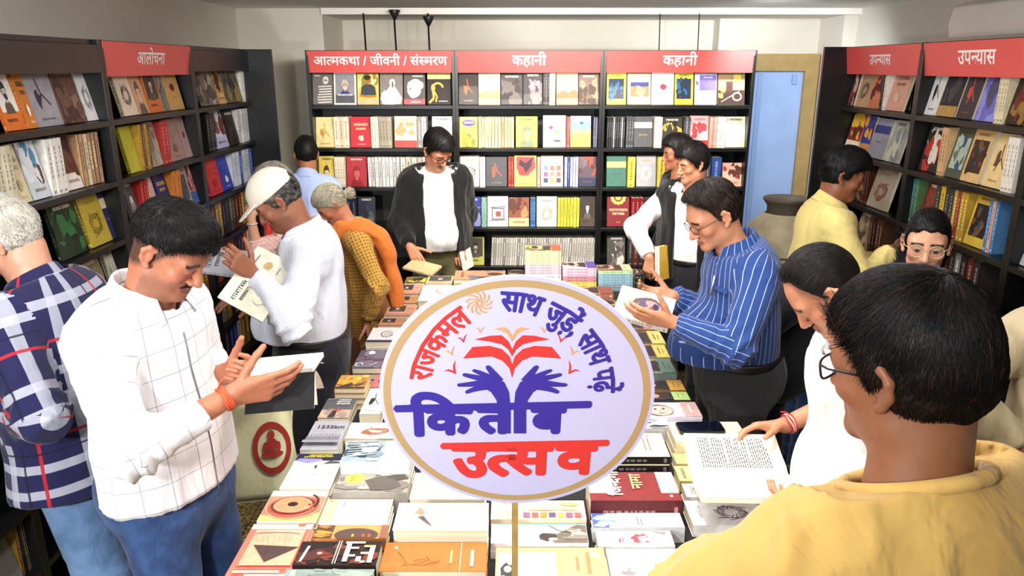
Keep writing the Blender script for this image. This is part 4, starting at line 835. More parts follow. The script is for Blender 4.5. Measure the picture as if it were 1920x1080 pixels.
tb(1152, 1243, 621, 645, .82, 2, 90, '#d8c868', A_poet('#e6d67c', '#8a6a60'), 'portrait book with yellow end strip, farther of the two', sub='farther yellow-strip portrait book')
tb(1140, 1228, 598, 619, .80, 1, 90, '#b07a60', A_poet('#c08a70', '#6a4a44'), 'brown portrait book below the hands of the striped-shirt man')
tb(1128, 1216, 578, 597, .80, 1, 90, '#4a4038', A_poet('#6a5a48', '#3a3434'), 'dark portrait book beyond the sign rim on right table side')
tb(1120, 1205, 562, 577, .80, 1, 90, '#c98a6a', A_poet('#c9745a', '#8a5a4a'), 'reddish portrait book in front of the far right piles')
# far end: low books and piles
tb(795, 850, 517, 531, .80, 1, 0, '#d8b890', 'portrait', 'light tan book with small portrait at the far left end', '#4a4a48', '#c8b8a8')
tb(786, 858, 535, 564, .82, 1, -90, '#f2efec', 'strip', 'white book with a red strip at the far left end', '#f2efec', '#d8a8a8')
tb(852, 948, 507, 524, .83, 3, -90, '#c99070', 'half', 'tan book with an orange end lying on the far end pile', '#c08a6a', '#6a7078', sub='tan orange-end book')
tb(951, 984, 506, 518, .80, 1, 0, '#3a302c', 'photo', 'small dark brown book at the far end left of piles', '#8a7468', '#4a3a34')
def pile(u0, u1, Y, dy, stacks, dz0=0.0):
    """stacks: list from bottom (count, total height, bg, strip, label)"""
    z = TZ+.002
    for n, hgt, bg, st, nm, artc in stacks:
        x0 = (u0-960)/FPX*(Y*math.cos(PITCH)+(CAM_H-z)*math.sin(PITCH)); x1 = (u1-960)/FPX*(Y*math.cos(PITCH)+(CAM_H-z)*math.sin(PITCH))
        if z < TZ+.01: TB.append((x0, x1, Y, Y+dy, ''))
        w, h = dy, x1-x0; t = hgt/n; NT[0] += 1; proto = None
        for i in range(n):
            top = i == n-1
            M = Matrix.Translation(((x0+x1)/2, Y+dy/2, z+t*i)) @ RZ(90)
            k = n-i
            lab = 'top one of the %s' % nm if top else '%s one down in the %s' % (ordn(k), nm)
            if proto is None:
                proto = book('paperback_book', w, h, t*.97, bg, A_poet(st, artc)(w, h, 9000+NT[0]), bg, ' '.join(lab.split()[:16]), 'books in the tall far piles', seed=900+NT[0]); proto.matrix_world = M
            else: copy_thing(proto, M, ' '.join(lab.split()[:16]))
        z += hgt
pile(985, 1052, 4.24, .14, [(3, .09, '#e8e2d8', '#d8cfc0', 'cream books at the base of the tallest far pile', '#c9b8a8'), (4, .062, '#d8b8c4', '#b03a50', 'mauve books in the middle of the tallest far pile', '#8a5a48'), (5, .078, '#c4e2a4', '#e0503a', 'pale green books topping the tallest far pile', '#9ac070')])
pile(1055, 1118, 4.22, .14, [(3, .05, '#e6c860', '#d8b850', 'yellow books in the lower half of the second far pile', '#c09a50'), (2, .034, '#c08a90', '#b03040', 'rosy red-ended books in the second far pile', '#d8a090'), (3, .05, '#d8b8cc', '#5a4a9c', 'mauve purple-ended books topping the second far pile', '#c9c4c8')])
pile(1122, 1186, 4.20, .14, [(3, .045, '#8aa0ac', '#3a5a8a', 'grey blue books low in the third far pile', '#9aa4a8'), (4, .06, '#8fb4c4', '#5a86a8', 'pale blue books in the third far pile', '#7a98a0'), (1, .018, '#b8d8a0', '#b8dc98', 'green-ended portrait books topping the third far pile', '#8a6a58')])
pile(1189, 1207, 4.20, .14, [(3, .10, '#26221f', '#1c1a1a', 'black books standing right of the far piles', '#2a2624')])
pile(990, 1060, 4.00, .14, [(2, .05, '#f0ecd8', '#e4dc60', 'white yellow-ended books in front of the tallest pile', '#f0eee6')])
pile(1062, 1150, 3.98, .14, [(2, .05, '#a8705a', '#8a4a3c', 'red brown books in front of the second pile', '#b88a74')])
pile(1110, 1200, 3.80, .14, [(1, .03, '#4a4440', '#3a3438', 'dark grey books in front of the third pile', '#6a6058')])
# rows that the round sign covers from here
rr = random.Random(5)
fillc = ['#d8c8a8', '#a05048', '#e8e2d6', '#4a5a70', '#c9a070', '#e0d090', '#6a4a3a', '#b8b8b0']
for i, X in enumerate((-.22, .0, .22)):
    for j in range(6):
        Y = 2.24+j*.27; NT[0] += 1; c = fillc[(i*3+j*5) % 8]
        xa, xb, yn, yf = fit_rect(X-.07, X+.07, Y-.1, Y+.1)
        if xb-xa < .09 or yf-yn < .12: continue
        X2, Y2, w_, h_ = (xa+xb)/2, (yn+yf)/2, xb-xa, yf-yn
        b = book('paperback_book', w_, h_, .03, c, art_for(rr.choice(['title', 'land', 'face', 'photo', 'sketch']), w_, h_, c, '#efe8da', '#3a3030', NT[0]), None,
                 '%s book in the %s row behind the round sign, %s column' % (cname(c), ORD[j], ('left', 'middle', 'right')[i]), 'books on the display table', seed=NT[0])
        b.matrix_world = Matrix.Translation((X2, Y2, TZ+.002)); TB.append((xa, xb, yn, yf, ''))
# phone
ph = atZ(1313, 800, .842)
o = MB(); 
pts = []
for cx, cy, a0 in ((.066, .027, 0), (-.066, .027, 90), (-.066, -.027, 180), (.066, -.027, 270)):
    for k in range(5): a = rad(a0+k*22.5); pts.append((cx+.011*math.cos(a), cy+.011*math.sin(a)))
o.prism(pts, 0, .0085, lin('#151518'))
p = o.build('mobile_phone', vcol_mat('phone_case', .3, .02), None, .0012); p.matrix_world = Matrix.Translation((ph.x, ph.y, .834)) @ RZ(2)
tag(p, 'black mobile phone lying face up on a cream book', 'phone')
o = MB(); o.prism([(x*.955, y*.93) for x, y in pts], .0086, .0092, lin('#08090c')); o.build('screen', mat('phone_glass', '#07080b', .08), p)
# ------------------------------------------------------------------ round sign on a stick
SG = empty('round_sign', (0.006, 1.30, TZ), 'round white festival sign with gold ring on a wooden stick', 'sign')
M_SIGN = mat('sign_board', '#c4c1e4', .45); M_GOLD = mat('sign_gold', '#b59668', .5)
M_VIO = mat('sign_violet', '#3d2f96', .45); M_SRED = mat('sign_red', '#d83a36', .45); M_SOR = mat('sign_orange', '#eba06c', .45)
cen = atY(969, 748, 1.29)
Rb = 0.2545
FR = Matrix.Translation((cen.x, cen.y, cen.z)) @ Matrix.Rotation(rad(1.0), 4, 'Y') @ Matrix.Rotation(rad(90+11), 4, 'X')
FRL = SG.matrix_world.inverted() if False else Matrix.Translation((-0.006, -1.30, -TZ)) @ FR
q = MB(); q.prism([(Rb*math.cos(a*math.pi/48), Rb*math.sin(a*math.pi/48)) for a in range(96)], -.006, 0, mtx=FRL); brd = q.build('board', M_SIGN, SG)
q = MB()
r0, r1 = .2470, .2335
vs = [(r*math.cos(a*math.pi/48), r*math.sin(a*math.pi/48), .0004) for r in (r0, r1) for a in range(96)]
q.add([FRL @ Vector(v) for v in vs], [(i, (i+1) % 96, 96+(i+1) % 96, 96+i) for i in range(96)]); q.build('gold_ring', M_GOLD, brd)
# picture plane units: 1 unit = board radius; measured off the photograph, x right, y up
K = Rb
def S2(x, y): return (x*K, y*K)
def shape(mb, pts, z=.0008, mi=0): mb.poly([FRL @ Vector((x*K, y*K, z)) for x, y in pts], (1, 1, 1), mi)
def bez(p0, p1, p2, n=8): return [((1-t)**2*p0[0]+2*t*(1-t)*p1[0]+t*t*p2[0], (1-t)**2*p0[1]+2*t*(1-t)*p1[1]+t*t*p2[1]) for t in [k/n for k in range(n+1)]]
def limb(mb, p0, p1, p2, w0, w1, z=.0008, n=8):
    c = bez(p0, p1, p2, n); L, R = [], []
    for i, (x, y) in enumerate(c):
        a = c[max(i-1, 0)]; b = c[min(i+1, n)]; dx, dy = b[0]-a[0], b[1]-a[1]; l = math.hypot(dx, dy) or 1; wd = (w0+(w1-w0)*i/n)/2
        L.append((x-dy/l*wd, y+dx/l*wd)); R.append((x+dy/l*wd, y-dx/l*wd))
    tip = [(c[-1][0]+w1/2*math.cos(a), c[-1][1]+w1/2*math.sin(a)) for a in [math.atan2(c[-1][1]-c[-2][1], c[-1][0]-c[-2][0])+math.pi/2-k*math.pi/5 for k in range(1, 5)]]
    shape(mb, L+tip+R[::-1], z)
FRI = FR.inverted()
def px(u, v):
    o = FRI @ Vector((0, 0, CAM_H)); d_ = FRI.to_3x3() @ ray(u, v); t_ = -o.z/d_.z
    return ((o.x+d_.x*t_)/K, (o.y+d_.y*t_)/K)
def arc_fit(mb, tok, P0, P1, P2, hpx, bold):
    """lettering along the circle through three points of its headline"""
    (ax, ay), (bx, by), (cx_, cy_) = px(*P0), px(*P1), px(*P2)
    d_ = 2*(ax*(by-cy_)+bx*(cy_-ay)+cx_*(ay-by)); ux = ((ax*ax+ay*ay)*(by-cy_)+(bx*bx+by*by)*(cy_-ay)+(cx_*cx_+cy_*cy_)*(ay-by))/d_
    uy = ((ax*ax+ay*ay)*(cx_-bx)+(bx*bx+by*by)*(ax-cx_)+(cx_*cx_+cy_*cy_)*(bx-ax))/d_
    Rh = math.hypot(ax-ux, ay-uy); a0 = math.atan2(ay-uy, ax-ux); a1 = math.atan2(cy_-uy, cx_-ux)
    if a1 > a0: a1 -= 2*math.pi
    V, Fc, wd = letters(tok); hl = max(p[1] for p in _raw('क')[0]); size = hpx/213.0/hl; Rb_ = Rh-hl*size
    sx = (a0-a1)*Rb_/(wd*size)
    for k in range(9):
        dx, dy = (bold*math.cos(k*math.pi/4), bold*math.sin(k*math.pi/4)) if k < 8 else (0, 0); pts = []
        for (x, y) in V:
            a = a0-x*size*sx/Rb_; X, Y = ux+(Rb_+y*size)*math.cos(a)+dx, uy+(Rb_+y*size)*math.sin(a)+dy; pts.append(FRL @ Vector((X*K, Y*K, .0008+k*.00002)))
        mb.add(pts, Fc)
def SB(mb, tok, u, v, size, bold, sx=1.0, z=.0008, rot=0.0):
    x, y = px(u, v); put_text(mb, tok, size, FRL @ Matrix.Translation((x*K, y*K, 0)) @ RZ(rot), bold=bold, align='L', sx=sx, z=z)
vio, red, ora, sun = MB(), MB(), MB(), MB()
# headline bars and large words
def bar(mb, u0, u1, v, th, slope=0.0, z=.0011):
    (x0, y0), (x1, y1) = px(u0, v), px(u1, v+slope); h = th/213.0/2
    shape(mb, [(x0, y0-h), (x1, y1-h)]+[(x1+h*.6*math.cos(a), y1+h*math.sin(a)) for a in (-.8, 0, .8)]+[(x1, y1+h), (x0, y0+h)]+[(x0-h*.6, y0)], z)
bar(vio, 742, 1105, 766, 14, -8); bar(red, 829, 1138, 836, 13, -6)
def glyph_fit(mb, tok, u0, u1, v0, v1, bold, z=.0006):
    """fit lettering into a pixel box of the sign (box of the glyph bounds)"""
    V, Fc, wd = letters(tok); xs = [p[0] for p in V]; ys = [p[1] for p in V]
    (X0, Y1), (X1, Y0) = px(u0, v0), px(u1, v1); sx = (X1-X0)/(max(xs)-min(xs)); sy = (Y1-Y0)/(max(ys)-min(ys))
    offs = [(bold*math.cos(k*math.pi/5), bold*math.sin(k*math.pi/5)) for k in range(10)]+[(0, 0)]
    for k, (dx, dy) in enumerate(offs):
        mb.add([FRL @ Vector(((X0+(x-min(xs))*sx+dx)*K, (Y0+(y-min(ys))*sy+dy)*K, z+k*.00002)) for x, y in V], Fc)
bo = .021
glyph_fit(vio, ['ि'], 768, 850, 738, 816, bo); glyph_fit(vio, 'क', 800, 882, 766, 813, bo); glyph_fit(vio, [('त', .05)], 898, 950, 765, 811, bo)
glyph_fit(vio, 'ब', 1000, 1055, 765, 810, bo)
glyph_fit(red, 'उ', 850, 915, 836, 893, bo); glyph_fit(red, [('त', .19)], 912, 966, 836, 891, bo); glyph_fit(red, 'स', 948, 1031, 836, 889, bo); glyph_fit(red, 'व', 1046, 1112, 836, 887, bo)
# the two forearms with open hands
def hand(mb, sgn):
    m = lambda u: 960+sgn*(u-960)
    def P(u, v): return px(m(u), v)
    shape(mb, [P(934, 812), P(934, 770), P(931, 750), P(921, 735), P(905, 724), P(897, 712), P(905, 706), P(925, 706), P(945, 716), P(954, 735), P(957, 770), P(957, 812)] if sgn > 0 else
          [P(934, 812), P(934, 770), P(931, 750), P(921, 735), P(905, 724), P(897, 712), P(905, 706), P(925, 706), P(945, 716), P(954, 735), P(957, 770), P(957, 812)][::-1], .0014)
    W = 11/253.
    limb(mb, P(936, 715), P(925, 700), P(915, 688), W*1.5, W*.8, .0015); limb(mb, P(918, 712), P(895, 708), P(871, 702), W*1.4, W*.7, .0016)
    limb(mb, P(912, 716), P(885, 720), P(861, 721), W*1.4, W*.7, .0017); limb(mb, P(912, 724), P(888, 728), P(876, 734), W*1.3, W*.7, .0018); limb(mb, P(925, 710), P(900, 698), P(889, 694), W*1.1, W*.6, .0019)
hand(vio, 1); hand(vio, -1)
# the red book opening like wings, the orange leaf and the birds
for s in (1, -1):
    m = lambda u: 960+s*(u-960)
    def Q(u, v): return px(m(u), v)
    a = [Q(960, 708), Q(955, 690), Q(942, 676), Q(922, 668), Q(868, 672)]; b2 = [Q(886, 650), Q(918, 648), Q(940, 654), Q(955, 668), Q(960, 684)]
    pl = a+b2; shape(red, pl if s < 0 else pl[::-1], .0009)
    pl = [Q(960, 668), Q(953, 655), Q(940, 645), Q(918, 640), Q(889, 636), Q(918, 629), Q(940, 628), Q(953, 640), Q(960, 655)]; shape(red, pl if s < 0 else pl[::-1], .0010)
    pl = [Q(960, 640), Q(951, 626), Q(940, 620), Q(926, 616), Q(945, 613), Q(953, 618), Q(960, 630)]; shape(ora, pl if s < 0 else pl[::-1], .0008)
    for (u, v, sc, rt, mbx) in ((900, 620, 9, 0, ora), (868, 637, 10, .25, red), (846, 661, 11, .4, ora), (850, 695, 15, .65, red)):
        own = MB() if mbx is ora else mbx
        for sd in (1, -1):
            pl = []
            for (x, y) in ((0, 0), (sd*.35, .55), (sd*1.05, .95 if sd > 0 else .7), (sd*.5, .35), (0, -.55)):
                X = x*math.cos(rt)-y*math.sin(rt); Y = x*math.sin(rt)+y*math.cos(rt); pl.append(Q(u+X*sc, v-Y*sc))
            shape(own, pl if (sd > 0) == (s > 0) else pl[::-1], .0008)
        if mbx is ora: own.build('bird_mark', M_SOR, brd)
# spiral sun
for k in range(11):
    a = k*2*math.pi/11; c = px(898, 568); rr1 = .086
    limb(sun, (c[0]+.012*math.cos(a), c[1]+.012*math.sin(a)), (c[0]+.075*math.cos(a+.1), c[1]+.075*math.sin(a+.1)), (c[0]+rr1*math.cos(a+.75), c[1]+rr1*math.sin(a+.75)), .012, .013)
# lettering on the arcs
def arc_text(mb, tok, R, a0, size, bold=.035, sx=1.0):
    put_text(mb, tok, size*K, FRL, bold=bold, align='L', curve=(R*K, rad(a0), 0, 0), z=.0008, sx=sx)
arc_fit(red, 'राजकमल', (769, 709), (813, 615), (862, 574), 31, .006)
arc_fit(vio, 'साथ जुड़ें, साथ पढ़ें', (940, 547), (1102, 609), (1151, 735), 31, .0065)
red.build('red_lettering', M_SRED, brd); vio.build('violet_lettering', M_VIO, brd); ora.build('orange_leaf', M_SOR, brd); sun.build('spiral_sun', M_SOR, brd)
q = MB(); q.box((-.0065, .050, 0.002), (.0065, .060, cen.z-TZ+.05)); q.build('stick', mat('pale_wood', '#a98a4c', .55, noise=.15, nscale=30), SG)
q = MB(); q.box((-.05, -.0, 0.0015), (.05, .10, .012)); q.build('foot', mat('pale_wood', '#a98a4c'), SG)
# ------------------------------------------------------------------ people: signed-distance bodies turned into smooth meshes
V3 = lambda *a: np.array(a, dtype=np.float64)
def nrm(v): v = np.asarray(v, float); return v/(np.linalg.norm(v)+1e-12)
class Field:
    def __init__(s, lo, hi, h):
        s.h = h; s.lo = np.asarray(lo, float); n = np.ceil((np.asarray(hi, float)-s.lo)/h).astype(int)+1
        s.ax = [(s.lo[i]+h*np.arange(n[i])).astype(np.float32) for i in range(3)]
        s.D = np.full(n, 9.0, np.float32)
    def sub(s, lo, hi, pad):
        sl = []
        for i in range(3):
            a = int(np.searchsorted(s.ax[i], lo[i]-pad)); b = int(np.searchsorted(s.ax[i], hi[i]+pad)); sl.append(slice(max(a, 0), max(b, a+1)))
        return tuple(sl), (s.ax[0][sl[0]][:, None, None], s.ax[1][sl[1]][None, :, None], s.ax[2][sl[2]][None, None, :])
    def add(s, pr, k=0.01, op='u', infl=0.0):
        lo, hi = pr.bounds(); sl, g = s.sub(lo, hi, max(4*s.h, k)+abs(infl)+.004)
        if s.D[sl].size == 0: return
        d = pr.d(*g).astype(np.float32)-infl
        A = s.D[sl]
        if op == 'u':
            h = np.clip(.5+.5*(A-d)/k, 0, 1); s.D[sl] = A*(1-h)+d*h-k*h*(1-h)
        else:
            d = -d; h = np.clip(.5-.5*(A-d)/k, 0, 1); s.D[sl] = A*(1-h)+d*h+k*h*(1-h)
    def cut(s, fn, k=0.004):
        g = (s.ax[0][:, None, None], s.ax[1][None, :, None], s.ax[2][None, None, :])
        d = fn(*g).astype(np.float32); A = s.D; h = np.clip(.5-.5*(A-d)/k, 0, 1); s.D = A*(1-h)+d*h+k*h*(1-h)
    def mesh(s):
        D = s.D; sgn = D < 0; nx, ny, nz = D.shape; o = s.h
        if not sgn.any(): return np.zeros((0, 3)), np.zeros((0, 4), int)
        c = np.zeros((nx-1, ny-1, nz-1), np.uint8)
        CO = [(i, j, k) for i in (0, 1) for j in (0, 1) for k in (0, 1)]
        for i, j, k in CO: c += sgn[i:nx-1+i, j:ny-1+j, k:nz-1+k]
        act = (c > 0) & (c < 8); I = np.argwhere(act); idx = np.full(act.shape, -1, np.int32); idx[act] = np.arange(len(I))
        val = np.stack([D[I[:, 0]+i, I[:, 1]+j, I[:, 2]+k] for i, j, k in CO], 1)
        P = np.zeros((len(I), 3)); cnt = np.zeros(len(I))
        for a in range(8):
            for b in range(a+1, 8):
                if sum(x != y for x, y in zip(CO[a], CO[b])) != 1: continue
                m = (val[:, a] < 0) != (val[:, b] < 0)
                t = np.where(m, val[:, a]/(val[:, a]-val[:, b]+1e-12), 0)[:, None]
                p = np.array(CO[a])+t*(np.array(CO[b])-np.array(CO[a])); P += np.where(m[:, None], p, 0); cnt += m
        V = s.lo+(I+P/cnt[:, None])*o
        Q = []
        for ax in range(3):
            sl0 = [slice(None)]*3; sl1 = [slice(None)]*3; sl0[ax] = slice(0, -1); sl1[ax] = slice(1, None)
            a, b = sgn[tuple(sl0)], sgn[tuple(sl1)]
            e = np.argwhere(a != b); u, v = [(1, 2), (2, 0), (0, 1)][ax]
            lim = np.array(act.shape); ok = (e[:, u] > 0) & (e[:, v] > 0) & (e[:, u] < lim[u]) & (e[:, v] < lim[v]) & (e[:, ax] < lim[ax]); e = e[ok]
            fl = a[e[:, 0], e[:, 1], e[:, 2]]
            def at(du, dv): w = e.copy(); w[:, u] -= du; w[:, v] -= dv; return idx[w[:, 0], w[:, 1], w[:, 2]]
            q = np.stack([at(1, 1), at(0, 1), at(0, 0), at(1, 0)], 1); q[~fl] = q[~fl][:, ::-1]; Q.append(q)
        return V, np.concatenate(Q)
class Cap:                       # tapered capsule, optionally flattened: cross-section radii (rx along e1, ry along e2)
    def __init__(s, a, b, ra, rb, e1=None, fl=1.0):
        s.a, s.b, s.ra, s.rb = np.asarray(a, float), np.asarray(b, float), ra, rb; s.fl = fl
        s.w = nrm(s.b-s.a); s.L = np.linalg.norm(s.b-s.a)
        if e1 is not None:
            e1 = np.asarray(e1, float); e1 = nrm(e1-s.w*np.dot(e1, s.w)); s.e1 = e1; s.e2 = np.cross(s.w, e1)
        else:
            t = V3(0, 0, 1) if abs(s.w[2]) < .9 else V3(0, 1, 0); s.e1 = nrm(t-s.w*np.dot(t, s.w)); s.e2 = np.cross(s.w, s.e1)
    def bounds(s): r = max(s.ra, s.rb)*max(1, s.fl); return np.minimum(s.a, s.b)-r, np.maximum(s.a, s.b)+r
    def d(s, X, Y, Z):
        x, y, z = X-s.a[0], Y-s.a[1], Z-s.a[2]
        t = np.clip((x*s.w[0]+y*s.w[1]+z*s.w[2])/max(s.L, 1e-6), 0, 1); r = s.ra+(s.rb-s.ra)*t
        tl = t*s.L; x = x-tl*s.w[0]; y = y-tl*s.w[1]; z = z-tl*s.w[2]
        if s.fl == 1.0: return np.sqrt(x*x+y*y+z*z)-r
        p2 = (x*s.e2[0]+y*s.e2[1]+z*s.e2[2]); q = x*x+y*y+z*z-p2*p2
        l = np.sqrt(np.maximum(q, 0)+(p2/s.fl)**2); return (l-r)*min(1.0, s.fl)
    def uv(s, P, v0=0.0, rr=None):
        q = P-s.a; t = q@s.w; ang = np.arctan2(q@s.e2/s.fl, q@s.e1); return ang*(rr or (s.ra+s.rb)/2), t+v0
class Ell:
    def __init__(s, c, r, R=None): s.c, s.r, s.R = np.asarray(c, float), np.asarray(r, float), (np.eye(3) if R is None else R)
    def bounds(s): m = s.r.max(); return s.c-m, s.c+m
    def d(s, X, Y, Z):
        x, y, z = X-s.c[0], Y-s.c[1], Z-s.c[2]; k0 = 0; k1 = 0
        for i in range(3):
            e = s.R[:, i]; q = (x*e[0]+y*e[1]+z*e[2])/s.r[i]; k0 = k0+q*q; k1 = k1+(q/s.r[i])**2
        k0 = np.sqrt(k0); return k0*(k0-1)/np.maximum(np.sqrt(k1), 1e-6)
def mesh_obj(name, V, Q, mats, parent=None, smooth=True, col=None, uv=None, mi=None):
    me = bpy.data.meshes.new(name); n = len(V); m = len(Q)
    me.vertices.add(n); me.vertices.foreach_set('co', V.astype(np.float32).ravel())
    me.loops.add(m*4); me.loops.foreach_set('vertex_index', Q.astype(np.int32).ravel())
    me.polygons.add(m); me.polygons.foreach_set('loop_start', np.arange(m, dtype=np.int32)*4)
    for x in (mats if isinstance(mats, (list, tuple)) else [mats]): me.materials.append(x)
    me.update(calc_edges=True); me.validate()
    me.polygons.foreach_set('use_smooth', np.full(m, smooth))
    if mi is not None: me.polygons.foreach_set('material_index', mi.astype(np.int32))
    if col is not None:
        ca = me.color_attributes.new('Col', 'FLOAT_COLOR', 'POINT'); ca.data.foreach_set('color', np.concatenate([col, np.ones((n, 1))], 1).astype(np.float32).ravel())
    if uv is not None:
        ul = me.uv_layers.new(name='UVMap'); ul.data.foreach_set('uv', uv.astype(np.float32).ravel())
    o = bpy.data.objects.new(name, me); COL.objects.link(o)
    if parent is not None: o.parent = parent
    return o
def vnormals(V, Q):
    a = V[Q[:, 2]]-V[Q[:, 0]]; b = V[Q[:, 3]]-V[Q[:, 1]]; f = np.cross(a, b); N_ = np.zeros_like(V)
    for i in range(4): np.add.at(N_, Q[:, i], f)
    return N_/(np.linalg.norm(N_, axis=1, keepdims=True)+1e-12)
def rotm(yaw, pitch, roll=0.0):
    """columns: right, forward, up of a head that looks towards yaw (deg, 0=+X, 90=+Y) and is bowed by pitch"""
    cy, sy, cp, sp = math.cos(rad(yaw)), math.sin(rad(yaw)), math.cos(rad(pitch)), math.sin(rad(pitch))
    f0 = V3(cy, sy, 0); r = V3(sy, -cy, 0); u0 = V3(0, 0, 1); f = f0*cp-u0*sp; u = u0*cp+f0*sp
    c, s_ = math.cos(rad(roll)), math.sin(rad(roll)); r2 = r*c-u*s_; u2 = u*c+r*s_
    return np.stack([r2, f, u2], 1)
def noise3(P, seed, f):
    r = np.random.RandomState(seed); o = np.zeros(len(P))
    for i in range(6):
        k = r.normal(size=3)*f; m = r.normal(size=3)*f*.6; o += np.sin(P@k+r.uniform(0, 6.3)+1.3*np.sin(P@m+r.uniform(0, 6.3)))
    return o/6
def head_prims(Hc, R, s, fem=False):
    L = lambda x, y, z: Hc+R@(V3(x, y, z)*s)
    E = lambda c, r, RR=None: Ell(L(*c), V3(*r)*s, R if RR is None else R@RR)
    C = lambda a, b, ra, rb, fl=1.0, e1=None: Cap(L(*a), L(*b), ra*s, rb*s, None if e1 is None else R@V3(*e1), fl)
    j = .92 if fem else 1.0
    out = [(E((0, -.012, .035), (.073, .096, .098)), .02), (E((0, .035, .015), (.062, .058, .075)), .02), (E((0, .03, -.055), (.056*j, .056, .05)), .025),
           (C((-.045*j, .0, -.065), (-.012, .072, -.092), .018, .018), .02), (C((.045*j, .0, -.065), (.012, .072, -.092), .018, .018), .02), (E((0, .078, -.092), (.019, .017, .017)), .02),
           (C((-.04, .073, .022), (.04, .073, .022), .016, .016), .018), (E((-.043, .06, -.022), (.02, .022, .019)), .02), (E((.043, .06, -.022), (.02, .022, .019)), .02)]
    sub = [(E((-.031, .098, .004), (.018, .014, .011)), .012), (E((.031, .098, .004), (.018, .014, .011)), .012)]
    fine = [(E((-.031, .079, .003), (.0135, .0125, .0115)), .004), (E((.031, .079, .003), (.0135, .0125, .0115)), .004), (C((-.043, .083, .010), (-.020, .088, .011), .005, .005), .004), (C((.020, .088, .011), (.043, .083, .010), .005, .005), .004),
            (C((0, .090, .012), (0, .110, -.030), .0075, .012), .012), (E((-.0125, .097, -.034), (.0095, .010, .0075)), .006), (E((.0125, .097, -.034), (.0095, .010, .0075)), .006),
            (C((-.020, .083, -.061), (0, .094, -.058), .0045, .0065), .006), (C((.020, .083, -.061), (0, .094, -.058), .0045, .0065), .006),
            (C((-.017, .083, -.069), (0, .092, -.071), .005, .0075), .006), (C((.017, .083, -.069), (0, .092, -.071), .005, .0075), .006)]
    mouth = [(C((-.022, .0905, -.0645), (.022, .0905, -.0645), .0016, .0016), .003)]
    ears = []
    for sx in (-1, 1):
        pts = [(sx*.074, .004, .022), (sx*.083, -.012, .026), (sx*.086, -.024, .010), (sx*.083, -.021, -.012), (sx*.077, -.006, -.032)]
        for a, b in zip(pts, pts[1:]): ears.append((C(a, b, .0062, .0062), .006))
        ears.append((E((sx*.078, -.009, -.001), (.0045, .014, .024)), .006)); ears.append((E((sx*.078, .0, -.030), (.006, .008, .009)), .006))
    return out, sub, fine, mouth, ears
def hand_prims(W, d, n, right, s=1.0, curl=(30, 35, 25), thumb=20, spread=.1):
    d = nrm(d); n = np.asarray(n, float); n = nrm(n-d*np.dot(n, d)); t = np.cross(d, n) if right else np.cross(n, d)
    out = []; offs = [.030, .010, -.010, -.028]; lens = [(.044, .025, .020), (.048, .029, .021), (.045, .027, .020), (.035, .020, .018)]; rr = [.0088, .0090, .0086, .0076]
    kn = [.092, .096, .091, .083]
    for i in range(4):
        b = W+(d*kn[i]+t*offs[i]-n*.002)*s
        out.append((Cap(W+(d*.012+t*offs[i]*.55)*s, b, .0135*s, .0105*s), .014))
        dd = nrm(d+t*offs[i]*spread*12); p = b; a = 0
        for j in range(3):
            cj = curl[j] if not hasattr(curl[j], '__len__') else curl[j][i]
            a += cj+(i-1.5)*2.5; v = dd*math.cos(rad(a))+n*math.sin(rad(a)); q_ = p+v*lens[i][j]*s
            out.append((Cap(p, q_, rr[i]*(1-.08*j)*s, rr[i]*(.92-.1*j)*s), .004)); p = q_
    out.append((Cap(W+(d*.018+t*.012)*s, W+(d*.06+t*.02+n*.008)*s, .014*s, .012*s), .014))
    p = W+(d*.026+t*.024+n*.006)*s; v = nrm(d*.62+t*.72+n*.30); a = 0
    for j, (l, r) in enumerate(((.046, .0125), (.033, .0102), (.026, .0090))):
        v = nrm(v*math.cos(rad(thumb*.6*(j > 0)))+nrm(d*.7+n*.7-t*.1)*math.sin(rad(thumb*.6*(j > 0)))); q_ = p+v*l*s
        out.append((Cap(p, q_, r*s, r*.86*s), .006)); p = q_
    return out
def ik(S, W, up, lo, hint):
    d = W-S; L = np.linalg.norm(d); L2 = min(L, (up+lo)*.995); W = S+d/L*L2; d = d/L
    a = (up*up-lo*lo+L2*L2)/(2*L2); h = math.sqrt(max(up*up-a*a, 0)); hint = np.asarray(hint, float); hint = nrm(hint-d*np.dot(hint, d))
    return S+d*a+hint*h, W
class Pose: pass
